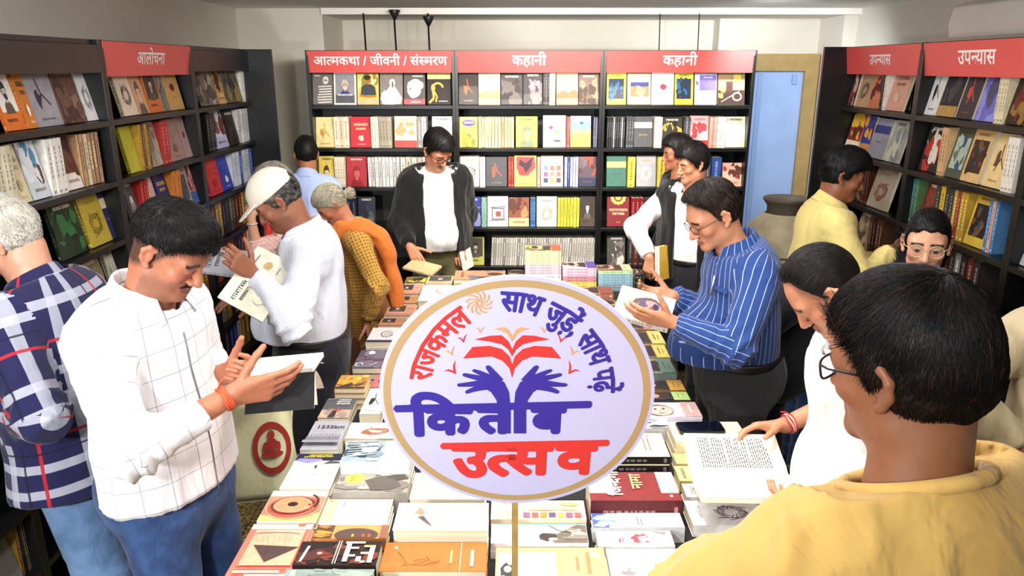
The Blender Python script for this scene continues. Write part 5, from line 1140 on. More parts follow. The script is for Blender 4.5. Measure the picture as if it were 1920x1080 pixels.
def pose(head, yaw, lean=6, hyaw=None, hpitch=20, roll=0, wl=None, wr=None, el=(0, 0, -1), er=(0, 0, -1), hs=1.0, side=0.0, stance=.10, zadd=0.0, sfix=None, shw=1.0, twist=0.0, foot=(0, 0), hfwd=0.0):
    p = Pose(); head = np.asarray(head, float)
    f = V3(math.cos(rad(yaw)), math.sin(rad(yaw)), 0); r = V3(f[1], -f[0], 0); z = V3(0, 0, 1)
    u = nrm(z*math.cos(rad(lean))+f*math.sin(rad(lean))+r*math.sin(rad(side)))
    nd = nrm(u*1.0+f*math.sin(rad(hpitch))*.45)
    off = u*.485+nd*.155+f*(.012+hfwd)-V3(0, 0, hfwd*.25)
    s = sfix or (head[2]-zadd)/(.925+off[2]); p.s = s
    pel = head-off*s; p.pel = pel; p.f, p.r, p.u = f, r, u
    ft = V3(math.cos(rad(yaw+twist)), math.sin(rad(yaw+twist)), 0); rt = V3(ft[1], -ft[0], 0); rt = nrm(rt-u*np.dot(rt, u)); p.rt = rt; p.ft = np.cross(u, rt)
    p.neck = pel+u*.485*s+f*hfwd*.3*s; p.sc = pel+u*.418*s
    p.S = {'l': p.sc-rt*.175*s*shw, 'r': p.sc+rt*.175*s*shw}
    p.Wt = {}; p.E = {}
    for k, w_, e in (('l', wl, el), ('r', wr, er)):
        sg = -1 if k == 'l' else 1
        if w_ is None: w_ = p.S[k]+rt*sg*.07*s+f*.06*s-z*.50*s; e = -f*1.0+rt*sg*.5
        p.E[k], p.Wt[k] = ik(p.S[k], np.asarray(w_, float), .285*s, .245*s, e)
    p.hip = {'l': pel-r*.085*s-z*.02*s, 'r': pel+r*.085*s-z*.02*s}
    p.ank = {'l': V3(*(pel-r*stance*s)[:2], .09*s)+f*foot[0], 'r': V3(*(pel+r*stance*s)[:2], .09*s)+f*foot[1]}
    p.kn = {k: (p.hip[k]*.5+p.ank[k]*.5)+f*.035*s for k in 'lr'}
    p.head = head; p.hyaw = yaw if hyaw is None else hyaw; p.R = rotm(p.hyaw, hpitch, roll); p.hs = .94*s*hs
    return p
def arm_prims(p, k, g=1.0):
    s = p.s; return [Cap(p.S[k], p.E[k], .047*s*g, .040*s*g), Cap(p.E[k], p.Wt[k], .040*s*g, .026*s*g)]
def torso_prims(p, belly=0.0, g=1.0, chest=1.0):
    s = p.s; pel, u, r, f = p.pel, p.u, p.r, p.f
    return [Cap(p.pel-u*.02*s, p.pel+u*.17*s, .158*s*g, .145*s*g, r, .70+belly*.2), Cap(p.pel+u*.16*s, p.pel+u*.36*s, .152*s*g*chest, .162*s*g*chest, p.rt, .70),
            Cap(p.sc-p.rt*.115*s, p.sc+p.rt*.115*s, .066*s*g, .066*s*g), Cap(p.sc-p.rt*.125*s+u*.012*s, p.neck-u*.008*s, .042*s*g, .040*s*g), Cap(p.sc+p.rt*.125*s+u*.012*s, p.neck-u*.008*s, .042*s*g, .040*s*g)]+([Ell(pel+u*.09*s+f*(.03+belly*.10)*s, V3(.140, .105+belly*.06, .15)*s*g, np.stack([r, f, u], 1))] if belly else [])
# ------------------------------------------------------------------ skin, hair and clothes
def skin_mat():
    m = vcol_mat('skin', .48, .06, 90.0, sss=.12, bmp=.12, bscale=420.0, bdist=.0006); return m
M_SKIN = skin_mat()
def hair_mat(name, rough=.52):
    m, nt, b = node_mat(name)
    at = N(nt, 'ShaderNodeAttribute', attribute_name='Col'); nt.links.new(at.outputs['Color'], b.inputs['Base Color'])
    b.inputs['Roughness'].default_value = rough; b.inputs['Specular IOR Level'].default_value = .28
    return m
M_HAIR = hair_mat('hair')
def mask(nt, src, period, width, off=0.0, soft=.0):
    a = N(nt, 'ShaderNodeMath', operation='MULTIPLY_ADD'); nt.links.new(src, a.inputs[0]); a.inputs[1].default_value = 1/period; a.inputs[2].default_value = off+100
    f = N(nt, 'ShaderNodeMath', operation='FRACT'); nt.links.new(a.outputs[0], f.inputs[0])
    l = N(nt, 'ShaderNodeMath', operation='LESS_THAN'); nt.links.new(f.outputs[0], l.inputs[0]); l.inputs[1].default_value = width/period
    return l.outputs[0]
def cloth(name, color, rough=.85, stripes=(), wr=.45, wrs=11.0, weave=.25, sheen=.15, dots=None, noise=None, stretch=None):
    """stripes: (axis 'u'/'v', period, width, offset, colour, strength); pattern runs in cloth metres"""
    if name in MATS: return MATS[name]
    m, nt, b = node_mat(name); uv = N(nt, 'ShaderNodeUVMap', uv_map='UVMap'); sx = N(nt, 'ShaderNodeSeparateXYZ'); nt.links.new(uv.outputs[0], sx.inputs[0])
    rgb = N(nt, 'ShaderNodeRGB'); rgb.outputs[0].default_value = lin(color)+(1,); cur = rgb.outputs[0]
    tc = N(nt, 'ShaderNodeTexCoord')
    if noise:
        nz = N(nt, 'ShaderNodeTexNoise', Scale=noise[1], Detail=6.0); nt.links.new(tc.outputs['Object'], nz.inputs['Vector'])
        cr = N(nt, 'ShaderNodeValToRGB'); cr.color_ramp.elements[0].position = .35; cr.color_ramp.elements[1].position = .68; nt.links.new(nz.outputs[0], cr.inputs[0])
        mx = N(nt, 'ShaderNodeMix', data_type='RGBA'); nt.links.new(cr.outputs[0], mx.inputs[0]); nt.links.new(cur, mx.inputs[6]); mx.inputs[7].default_value = lin(noise[0])+(1,); cur = mx.outputs[2]
    for axs, per, wd, off, col, st in stripes:
        mk = mask(nt, sx.outputs[0 if axs == 'u' else 1], per, wd, off); mu = N(nt, 'ShaderNodeMath', operation='MULTIPLY'); nt.links.new(mk, mu.inputs[0]); mu.inputs[1].default_value = st
        mx = N(nt, 'ShaderNodeMix', data_type='RGBA'); nt.links.new(mu.outputs[0], mx.inputs[0]); nt.links.new(cur, mx.inputs[6]); mx.inputs[7].default_value = lin(col)+(1,); cur = mx.outputs[2]
    if dots:
        per, r, col, kind = dots
        mp = N(nt, 'ShaderNodeVectorMath', operation='SCALE'); nt.links.new(uv.outputs[0], mp.inputs[0]); mp.inputs['Scale'].default_value = 1/per
        vr = N(nt, 'ShaderNodeTexVoronoi', Scale=1.0); vr.inputs['Randomness'].default_value = kind; nt.links.new(mp.outputs[0], vr.inputs['Vector'])
        lt = N(nt, 'ShaderNodeMath', operation='LESS_THAN'); nt.links.new(vr.outputs['Distance'], lt.inputs[0]); lt.inputs[1].default_value = r/per
        mx = N(nt, 'ShaderNodeMix', data_type='RGBA'); nt.links.new(lt.outputs[0], mx.inputs[0]); nt.links.new(cur, mx.inputs[6]); mx.inputs[7].default_value = lin(col)+(1,); cur = mx.outputs[2]
    nt.links.new(cur, b.inputs['Base Color']); b.inputs['Roughness'].default_value = rough; b.inputs['Sheen Weight'].default_value = sheen; b.inputs['Specular IOR Level'].default_value = .25
    n1 = N(nt, 'ShaderNodeTexNoise', Scale=wrs, Detail=3.0, Distortion=1.2); mp2 = N(nt, 'ShaderNodeMapping'); mp2.inputs['Scale'].default_value = stretch or (1, 1, .55)
    nt.links.new(tc.outputs['Object'], mp2.inputs[0]); nt.links.new(mp2.outputs[0], n1.inputs['Vector'])
    n2 = N(nt, 'ShaderNodeTexNoise', Scale=600.0, Detail=2.0); nt.links.new(tc.outputs['Object'], n2.inputs['Vector'])
    b1 = N(nt, 'ShaderNodeBump'); b1.inputs['Strength'].default_value = wr; b1.inputs['Distance'].default_value = .03; nt.links.new(n1.outputs[0], b1.inputs['Height'])
    b2 = N(nt, 'ShaderNodeBump'); b2.inputs['Strength'].default_value = weave; b2.inputs['Distance'].default_value = .0008; nt.links.new(n2.outputs[0], b2.inputs['Height']); nt.links.new(b1.outputs[0], b2.inputs['Normal'])
    nt.links.new(b2.outputs[0], b.inputs['Normal']); return m
def make_root(p, label):
    c = (float(p.ank['l'][0]+p.ank['r'][0])/2, float(p.ank['l'][1]+p.ank['r'][1])/2, 0)
    return empty('person', c, label, 'person', None), V3(*c)
def face_ids(C, prims):
    D = np.stack([pr.d(C[:, 0], C[:, 1], C[:, 2]) for pr in prims], 1); return D.argmin(1)
def make_body(p, root, org, tone, hands={}, h=.005, fem=False, lips=None, brow='#1d1613', stubble=None, arms='lr', scalp=None, fade=None, necktone=None):
    prims = []; s = p.s; hp, sb, fn, mo, ea = head_prims(p.head, p.R, p.hs, fem)
    L = lambda x, y, z: p.head+p.R@(V3(x, y, z)*p.hs)
    neckr = .050 if fem else .058
    neck = [(Cap(p.neck-p.u*.05*s, L(0, -.022, -.05), neckr*1.08*s, neckr*s), .025), (Cap(p.S['l'], p.S['r'], .042*s, .042*s), .03), (Cap(p.sc-p.rt*.10*s, p.neck-p.u*.004*s, .033*s, .036*s), .03), (Cap(p.sc+p.rt*.10*s, p.neck-p.u*.004*s, .033*s, .036*s), .03), (Cap(p.sc-p.u*.1*s, p.neck, .10*s, .05*s, p.r, .8), .03)]
    al = []
    for k in arms:
        for c in arm_prims(p, k, 1.0): al.append((c, .015))
        hd = hands.get(k)
        hand_d = nrm(p.Wt[k]-p.E[k]); nn = p.f*.3-V3(0, 0, 1)
        cu, th = (25, 28, 18), 20
        if hd: hand_d = nrm(hd[0]); nn = hd[1]; cu = hd[2] if len(hd) > 2 else cu; th = hd[3] if len(hd) > 3 else th
        al += hand_prims(p.Wt[k], hand_d, nn, k == 'r', s*1.0*(.92 if fem else 1.02), cu, th)
    allp = hp+neck+al+fn+ea
    lo = np.min([q.bounds()[0] for q, _ in allp], 0)-.02; hi = np.max([q.bounds()[1] for q, _ in allp], 0)+.02
    F_ = Field(lo, hi, h)
    for q, k in hp: F_.add(q, k*p.hs)
    for q, k in sb: F_.add(q, k*p.hs, 's')
    for q, k in neck+fn+ea: F_.add(q, k*s)
    for q, k in mo: F_.add(q, k, 's')
    for q, k in al: F_.add(q, k*s)
    V, Q = F_.mesh()
    X = (V-p.head)@p.R/p.hs
    col = np.tile(np.array(lin(tone)), (len(V), 1)); n1 = noise3(V, 3, 30)[:, None]; col = col*(1+.05*n1)
    def tint(w_, c): 
        nonlocal col
        w_ = np.clip(w_, 0, 1)[:, None]; col = col*(1-w_)+np.array(lin(c))*w_
    inh = (np.abs(X) < .14).all(1)
    lipd = np.sqrt((X[:, 0]/.024)**2+((X[:, 2]+.0645)/.011)**2); tint(((1.15-lipd)*3)*(X[:, 1] > .076)*inh, lips or '#8a4f45')
    for sx in (-1, 1):
        bx = (X[:, 0]*sx-.033); bd = np.abs(X[:, 2]-(.026-.10*np.abs(bx)*(bx > 0))); tint((1-bd/.0075)*2.2*(np.abs(bx) < .022)*(X[:, 1] > .055)*inh*.9, brow)
        ld = np.sqrt(((X[:, 0]-sx*.031)/.015)**2+((X[:, 2]+.004)/.003)**2); tint((1.3-ld)*(X[:, 1] > .07)*inh*.8, '#2a1c18')
    red_ = np.exp(-((np.abs(X[:, 0])-.04)**2+(X[:, 2]+.025)**2)/.0008)*(X[:, 1] > .04)*.25; tint(red_, '#b0604f')
    if stubble: tint(((-.035-X[:, 2])*40).clip(0, 1)*(X[:, 1] > -.005)*inh*stubble[1]*(X[:, 2] > -.13), stubble[0])
    if fade: 
        zl = np.interp(X[:, 1], [-.12, -.05, -.012, .02, .05], [-.085, -.075, -.05, -.005, .04]); tint(((X[:, 2]-zl)*45).clip(0, 1)*(X[:, 1] < .055)*inh*fade[1]*(np.abs(X[:, 0]) < .0765), fade[0])
    o = mesh_obj('body', V-org, Q, M_SKIN, root, col=col); return o
LINE_M = ([-.12, -.085, -.05, -.014, .004, .018, .030, .05, .075, .11], [-.060, -.068, -.060, -.040, -.010, -.012, .030, .052, .070, .080])
def make_hair(p, root, org, color, name='hair', thick=.014, line=LINE_M, up=0.0, fr=1.0, h=.0045, strands=1500, length=.035, grey=None, part=None, flow='crown', extra=(), rec=0.0, seed=1, lump=.003, curl=0.0, front=0.0, fly=.4, side_in=0.0, wid=.0011, bald=None, side_len=.35):
    """scalp shell plus combed strands, in the head's own frame"""
    sc = p.hs
    F_ = Field((-.16, -.19, -.22), (.16, .17, .21), h)
    F_.add(Ell((0, -.012, .035), (.073+thick*.7, .096+thick, .098+thick)), .02); F_.add(Ell((0, .03, .04), (.062+thick*.7, .058*fr+thick*.6+front, .068+thick+up)), .02)
    if up: F_.add(Ell((0, .02, .075+up*.6), (.06, .075, .06)), .03)
    ys, zs = line; ys = np.array(ys); zs = np.array(zs)+np.where(ys > .04, rec, 0)
    def reg(X, Y, Z):
        zl = np.interp(Y.ravel(), ys, zs).reshape(Y.shape); side = np.clip((np.abs(X)-.04)/.03, 0, 1)*np.clip((Y-.03)/.02, 0, 1)*side_in
        return (zl+side-Z)*.8+.004*np.sin(X*130+seed)+0*Y
    F_.cut(reg, .012)
    if bald: F_.add(Ell(bald[0], bald[1]), .01, 's')
    for q, k in extra: F_.add(q, k)
    V, Q = F_.mesh()
    if len(V) == 0: return None
    Nn = vnormals(V, Q); V = V+Nn*(noise3(V, seed, 60)[:, None]*lump)
    rng = np.random.RandomState(seed)
    base = np.array(lin(color)); gcol = np.array(lin(grey[0])) if grey else base
    nz = noise3(V, seed+5, 45); col = base*(1+.25*nz[:, None])
    if grey: g = np.clip(grey[1]+.4*noise3(V, seed+9, 90)+(grey[2] if len(grey) > 2 else 0)*np.clip((-.02-V[:, 2])*20, -1, 1), 0, 1)[:, None]; col = col*(1-g)+gcol*g
    # strands
    if strands:
        ok = np.where(Nn[:, 2] > -.75)[0]; st = rng.choice(ok, strands); P = V[st].copy(); n0 = Nn[st]
        P -= n0*.002
        if flow == 'crown':
            cpt = np.array([.0, -.055, .13]); d = P-cpt
        elif flow == 'front': d = np.tile(np.array([0, 1.0, .0]), (strands, 1))+P*np.array([4, 0, 0]); d[:, 1] = np.where(P[:, 1] > -.05, 1.0, -.3); d[:, 2] = np.where(np.abs(P[:, 0]) > .055, -1.2, -.1)
        elif flow == 'back': d = np.tile(np.array([0, -1.0, .0]), (strands, 1)); d[:, 2] = np.where(P[:, 1] < -.04, -1.0, .1)
        elif flow == 'side':
            px_ = part or .03; d = np.zeros_like(P); d[:, 0] = np.where(P[:, 0] < px_, -1.0, 1.0); d[:, 1] = .45*np.sign(P[:, 1]+.03); d[:, 2] = -.3; lowm = (np.abs(P[:, 0]) > .06) | (P[:, 1] < -.07); d[lowm] = np.array([0, -.25, -1.0])
        d = d+rng.normal(size=d.shape)*fly*np.linalg.norm(d, axis=1, keepdims=True)*.5
        d -= n0*(d*n0).sum(1, keepdims=True); d /= np.linalg.norm(d, axis=1, keepdims=True)+1e-9
        L = length*(rng.uniform(.6, 1.2, strands)*np.clip((P[:, 2]+.045)/.10, side_len, 1))[:, None]; cd = np.cross(n0, d); cs = rng.normal(size=(strands, 1))*curl; lift = rng.uniform(.1, .5, (strands, 1))*fly
        pts = []
        for j in range(5):
            t = j/4.0; pts.append(P+d*L*t+n0*(.003+lift*L*t*.5-.55*L*L*t*t/.09)+cd*cs*L*t*t)
        wd = wid; rings = []
        for j, q_ in enumerate(pts):
            w_ = wd*(1-.75*j/4.0)
            for a in range(3): an = a*2.094; rings.append(q_+n0*w_*math.cos(an)+cd*w_*math.sin(an))
        R_ = np.stack(rings, 1).reshape(-1, 3); o = len(V); qs = []
        b0 = np.arange(strands)*15
        for j in range(4):
            for a in range(3): qs.append(np.stack([b0+j*3+a, b0+j*3+(a+1) % 3, b0+(j+1)*3+(a+1) % 3, b0+(j+1)*3+a], 1))
        Q = np.concatenate([Q, np.concatenate(qs)+o]); V = np.concatenate([V, R_])
        cv = base*(rng.uniform(.6, 1.7, (strands, 1)))
        if grey: g = (rng.uniform(size=(strands, 1)) < np.clip(grey[1]+(grey[2] if len(grey) > 2 else 0)*np.clip((-.02-P[:, 2:3])*20, -1, 1), 0, 1)); cv = np.where(g, gcol*rng.uniform(.7, 1.1, (strands, 1)), cv)
        col = np.concatenate([col, np.repeat(cv, 15, 0)])
    o = mesh_obj(name, V*sc, Q, M_HAIR, root, col=np.clip(col, 0, 1))
    R = p.R; M = Matrix(((R[0, 0], R[0, 1], R[0, 2], p.head[0]-org[0]), (R[1, 0], R[1, 1], R[1, 2], p.head[1]-org[1]), (R[2, 0], R[2, 1], R[2, 2], p.head[2]-org[2]), (0, 0, 0, 1)))
    o.matrix_local = M; return o
def headM(p, org):
    R = p.R; k = p.hs
    return Matrix(((R[0, 0]*k, R[0, 1]*k, R[0, 2]*k, p.head[0]-org[0]), (R[1, 0]*k, R[1, 1]*k, R[1, 2]*k, p.head[1]-org[1]), (R[2, 0]*k, R[2, 1]*k, R[2, 2]*k, p.head[2]-org[2]), (0, 0, 0, 1)))
def fold_disp(V, Nn, ids, prims, p, amp, seed, arms):
    """cloth folds: hanging ridges over the trunk, gathered rings at elbows and cuffs"""
    q = V-p.pel; loc = np.stack([q@p.rt, q@p.ft, q@p.u], 1)
    diag = np.stack([loc[:, 0], loc[:, 1], loc[:, 2]*.30+loc[:, 0]*.45*np.sign(loc[:, 0])], 1)
    a = noise3(diag*np.array([1, 1, .8]), seed, 34); b = noise3(loc*np.array([1, 1, .35]), seed+3, 55)
    ridge = (1-np.abs(a)*2.6).clip(-1, 1); d = amp*(.9*ridge+.9*b)*(.6+.6*noise3(loc, seed+6, 9))
    d += amp*.8*noise3(loc, seed+1, 16)
    for k in arms:
        ax = nrm(p.Wt[k]-p.E[k])
        for J, sg, st in ((p.E[k], .085, 1.7), (p.Wt[k], .06, .9), (p.S[k], .07, .6)):
            r = np.linalg.norm(V-J, axis=1); t = (V-J)@ax; per = .0095
            d += amp*st*np.exp(-(r/sg)**2)*(1-2*np.abs(np.sin(t/per*.5+2.2*noise3(V, seed+7, 22)+((V-J)@p.u)*30)))
    return d
def make_top(p, root, org, m, name='shirt', infl=.014, belly=0.0, hem=-.10, sleeve='long', h=.009, amp=.006, seed=1, arms='lr', neck_r=.064, neck_drop=.0, g=1.0, loose=0.0, waist=None, chest=1.0, cuff=.96, extra=(), cut=None, neck_front=.02, flare=0.0, solid=None, neck_up=.018):
    s = p.s; tp = torso_prims(p, belly, g, chest); ap = {k: arm_prims(p, k, 1.06) for k in arms}
    prims = list(tp); ks = [.05]*len(tp)
    F_lo, F_hi = [], []
    hemP = Cap(p.pel+p.u*hem*s, p.pel+p.u*.05*s, (.170+flare)*s*g, .165*s*g, p.r, .72+belly*.25)
    if hem < -.02: tp = tp+[hemP]
    lst = [(q, .05) for q in tp]+[(q, .03) for q in extra]
    arml = []
    for k in arms:
        a, b = ap[k]; a = Cap(a.a, a.b, a.ra+infl*.4+loose*.5, a.rb+infl*.3+loose)
        arml.append(a)
        if sleeve == 'long':
            e = p.E[k]+(p.Wt[k]-p.E[k])*cuff; arml.append(Cap(p.E[k], e, b.ra+infl*.3+loose, b.rb+.006+loose*.6))
        elif sleeve == 'half':
            pass
    allq = [q for q, _ in lst]+arml
    lo = np.min([q.bounds()[0] for q in allq], 0)-infl-.03; hi = np.max([q.bounds()[1] for q in allq], 0)+infl+.03
    F_ = Field(lo, hi, h)
    for q, k in lst: F_.add(q, k*s, 'u', infl)
    G_ = Field(lo, hi, h)
    for q in arml: G_.add(q, .03*s, 'u', .003)
    for k in arms:
        if sleeve == 'long': e = p.E[k]+(p.Wt[k]-p.E[k])*(cuff); ax = nrm(p.Wt[k]-p.E[k])
        elif sleeve == 'half': e = p.S[k]+(p.E[k]-p.S[k])*.80; ax = nrm(p.E[k]-p.S[k])
        else: e = p.S[k]+(p.E[k]-p.S[k])*.10; ax = nrm(p.E[k]-p.S[k])
        if sleeve == 'none': R0 = .40*s
        else: R0 = .13*s
        g_ = G_.sub(e-R0, e+R0, 0); X, Y, Z = g_[1]; A = G_.D[g_[0]]
        if A.size:
            pl = (X-e[0])*ax[0]+(Y-e[1])*ax[1]+(Z-e[2])*ax[2]; ot = np.sqrt((X-e[0])**2+(Y-e[1])**2+(Z-e[2])**2) < R0
            G_.D[g_[0]] = np.where(ot, np.maximum(A, pl), A).astype(np.float32)
    kk = .035*s; hh = np.clip(.5+.5*(F_.D-G_.D)/kk, 0, 1); F_.D = F_.D*(1-hh)+G_.D*hh-kk*hh*(1-hh); G_ = None
    zc = p.pel+p.u*hem*s
    F_.cut(lambda X, Y, Z: -((X-zc[0])*p.u[0]*.35+(Y-zc[1])*p.u[1]*.35+(Z-zc[2])*1.0), .004)
    na = p.neck-p.u*.03*s+p.ft*.004*s; F_.add(Cap(na+p.u*.012*s+p.ft*neck_front*s, na+p.u*.25*s+p.ft*(.05+neck_front)*s, neck_r*s, neck_r*1.25*s), .006, 's')
    if cut is not None: F_.cut(cut, .006)
    npl = nrm(p.u*.92+p.ft*.38); nc = p.neck+p.u*neck_up*s
    F_.cut(lambda X, Y, Z: np.minimum((X-nc[0])*npl[0]+(Y-nc[1])*npl[1]+(Z-nc[2])*npl[2], .150*s-np.sqrt((X-nc[0])**2+(Y-nc[1])**2+(Z-nc[2])**2)), .004)
    V, Q = F_.mesh()
    cl = [tp[0], tp[1]]+arml
    ids = face_ids(V[Q].mean(1), cl)
    # cloth coordinates per face corner
    uv = np.zeros((len(Q)*4, 2)); P4 = V[Q.ravel()]; idc = np.repeat(ids, 4)
    spine = Cap(p.pel-p.u*.3*s, p.pel+p.u*.5*s, .15*s, .15*s, p.r, .72)
    for i, q in enumerate(cl):
        mk = idc == i
        if not mk.any(): continue
        if i < 2: u_, v_ = spine.uv(P4[mk], 0, .16)
        else: u_, v_ = q.uv(P4[mk], 0 if (i % 2 == 0 or sleeve != 'long') else .285, .052)
        per = 2*math.pi*(.16 if i < 2 else .052); uu = u_.reshape(-1, 4); uu = np.where(uu-uu[:, :1] > per/2, uu-per, uu); uu = np.where(uu-uu[:, :1] < -per/2, uu+per, uu); uv[mk, 0] = uu.ravel(); uv[mk, 1] = v_
    Nn = vnormals(V, Q); V = V+Nn*(fold_disp(V, Nn, ids, cl, p, amp, seed, arms)*np.clip((np.linalg.norm(V-nc, axis=1)-.105*s)/.09, .0, 1))[:, None]
    return mesh_obj(name, V-org, Q, m, root, uv=uv)
def make_legs(p, root, org, m, name='trousers', top=.06, h=.011, g=1.0, amp=.006, seed=2, belly=0.0, belt=None, shoes='#1c1a19', skirt=False, wide=0.0):
    s = p.s; z = V3(0, 0, 1)
    pr = [(Cap(p.pel-p.u*.04*s, p.pel+p.u*(top+.03)*s, .168*s*g, .163*s*g, p.r, .72+belly*.25), .05)]
    for k in 'lr':
        pr += [(Cap(p.hip[k], p.kn[k], .092*s*g, .066*s*g+wide*.5), .04), (Cap(p.kn[k], p.ank[k]-z*.03*s, .064*s*g+wide*.5, .052*s*g+wide), .03), (Ell(p.hip[k]-p.f*.055*s-z*.0*s, V3(.09, .09, .10)*s), .05)]
    lo = np.min([q.bounds()[0] for q, _ in pr], 0)-.04; hi = np.max([q.bounds()[1] for q, _ in pr], 0)+.04
    F_ = Field(lo, hi, h)
    for q, k in pr: F_.add(q, k*s, 'u', .006)
    zc = p.pel+p.u*top*s
    F_.cut(lambda X, Y, Z: (X-zc[0])*p.u[0]*.4+(Y-zc[1])*p.u[1]*.4+(Z-zc[2])*1.0, .003)
    F_.cut(lambda X, Y, Z: .035-Z+0*X+0*Y, .003)
    V, Q = F_.mesh(); Nn = vnormals(V, Q)
    d = amp*noise3(V*np.array([1, 1, .6]), seed, 14)+amp*.6*np.abs(noise3(V, seed+2, 26))
    for k in 'lr':
        for J in (p.kn[k], p.ank[k]): r = np.linalg.norm(V-J, axis=1); d += amp*np.exp(-(r/.08)**2)*np.sin((V[:, 2]-J[2])/.011+3*noise3(V, seed+4, 14))
    uv = np.stack([(V[Q.ravel()]-org)@p.r, V[Q.ravel()][:, 2]], 1)
    o = mesh_obj(name, V+Nn*d[:, None]-org, Q, m, root, uv=uv)
    if belt:
        B = Field(zc-.26, zc+.26, .006)
        for q, k in pr[:1]: B.add(q, .01, 'u', .012)
        bz = zc-p.u*.016*s
        B.cut(lambda X, Y, Z: np.abs((X-bz[0])*p.u[0]+(Y-bz[1])*p.u[1]+(Z-bz[2])*p.u[2])-.017, .003)
        V, Q = B.mesh(); mesh_obj('belt', V-org, Q, mat('belt_'+belt[1:], belt, .4), root)
    if shoes:
        for k in 'lr':
            a = p.ank[k]; S_ = Field(a-V3(.2, .2, .11), a+V3(.22, .22, .06), .007)
            S_.add(Cap(V3(a[0], a[1], .045)-p.f*.05, V3(a[0], a[1], .035)+p.f*.15, .042, .036, p.r, .9), .02); S_.add(Cap(V3(a[0], a[1], .05)-p.f*.02, V3(a[0], a[1], .08), .043, .04), .02)
            S_.cut(lambda X, Y, Z: .001-Z+0*X+0*Y, .002); V, Q = S_.mesh(); mesh_obj('shoe', V-org, Q, mat('shoe_'+shoes[1:], shoes, .45), root)
    return o
def make_collar(p, root, org, m, r=.063, hgt=.032, fold=.046, open_=30, name='collar', drop=.0, pts=.020, tiltf=18, up=.044):
    s = p.s; u = nrm(p.u+p.ft*math.tan(rad(tiltf))*.0); c0 = p.neck+p.u*(-.028+up)*s+p.ft*.006*s; n = 40; V = []; Q = []
    fw, rt = p.ft, p.rt
    for i in range(n+1):
        a = rad(-180+open_+(360-2*open_)*i/n); ca, sa = -math.cos(a), math.sin(a)     # a=0 back of neck
        fr = abs(a)/math.pi; lift = -.030*ca
        dirv = fw*ca+rt*sa
        prof = [(r*.98, -.006), (r*.95, hgt*.6), (r*.97, hgt), (r*1.05, hgt*1.0), (r*1.2, hgt*.45), (r*1.42+.012*fr, -fold*.30-pts*max(0, fr-.5)*1.6), (r*1.52+.014*fr, -fold*.62-pts*max(0, fr-.45)*2.0)]
        for rr_, zz in prof: V.append(c0+dirv*rr_*s*(1.0 if ca < 0 else 1.02)+p.u*(zz+lift)*s)
    k = 7
    for i in range(n):
        for j in range(k-1): Q.append((i*k+j, i*k+j+1, (i+1)*k+j+1, (i+1)*k+j))
    V = np.array(V)-org; Q = np.array(Q)
    uv = np.stack([np.repeat(Q//k, 1).ravel()*.010, (Q % k).ravel()*.012], 1).astype(float)
    o = mesh_obj(name, V, Q, m, root, uv=uv); sd = o.modifiers.new('thick', 'SOLIDIFY'); sd.thickness = .0035; sd.offset = 0
    ss = o.modifiers.new('sub', 'SUBSURF'); ss.levels = 1; ss.render_levels = 1; return o
def make_ribneck(p, root, org, m, r=.066, thick=.008, name='neckband', front=.018):
    s = p.s; c0 = p.neck+p.u*.016*s+p.ft*.004*s; mb = MB(); pts = []
    for i in range(40):
        a = i*2*math.pi/40; d = p.ft*math.cos(a)*1.08+p.rt*math.sin(a); pts.append(Vector(c0+d*r*s-p.u*(.036*math.cos(a))*s-org))
    mb.tube(pts, thick, 8, (1, 1, 1), 0, True); return mb.build(name, m, root)
def make_glasses(p, root, org, color='#2a2624', rim=.0016, shape='rect', metal=.6, lens=True):
    mb = MB(); M = headM(p, org); y0 = .104
    for sx in (-1, 1):
        pts = []
        for i in range(24):
            a = i*2*math.pi/24; ca, sa = math.cos(a), math.sin(a)
            if shape == 'rect': e = .55; X = .025*math.copysign(abs(ca)**e, ca); Z = .0165*math.copysign(abs(sa)**e, sa)
            else: X = .026*ca; Z = .024*sa
            pts.append((sx*.033+X, y0-abs(sx*.033+X)*.10, .002+Z))
        mb.tube([M @ Vector(q) for q in pts], rim*p.hs, 6, (1, 1, 1), 0, True)
        mb.tube([M @ Vector(q) for q in ((sx*.058, y0-.007, .010), (sx*.074, y0-.03, .012), (sx*.080, .02, .012), (sx*.0815, -.012, .012), (sx*.080, -.03, -.008))], rim*p.hs, 6)
    mb.tube([M @ Vector(q) for q in ((-.009, y0, .006), (0, y0+.002, .009), (.009, y0, .006))], rim*p.hs, 6)
    g = mb.build('glasses', mat('frame_'+color[1:], color, .3, metal), root)
    if lens:
        if 'lens_glass' not in MATS:
            m, nt, b = node_mat('lens_glass'); b.inputs['Roughness'].default_value = .03; b.inputs['Base Color'].default_value = (.9, .92, .95, 1); b.inputs['Alpha'].default_value = .03
        lb = MB()
        for sx in (-1, 1): lb.poly([M @ Vector((sx*.033+.0245*math.cos(i*.3927), y0-.001-abs(sx*.033+.0245*math.cos(i*.3927))*.10, .002+(.0155 if shape == 'rect' else .0225)*math.sin(i*.3927))) for i in range(16)])
        lb.build('lens', MATS['lens_glass'], g)
    return g
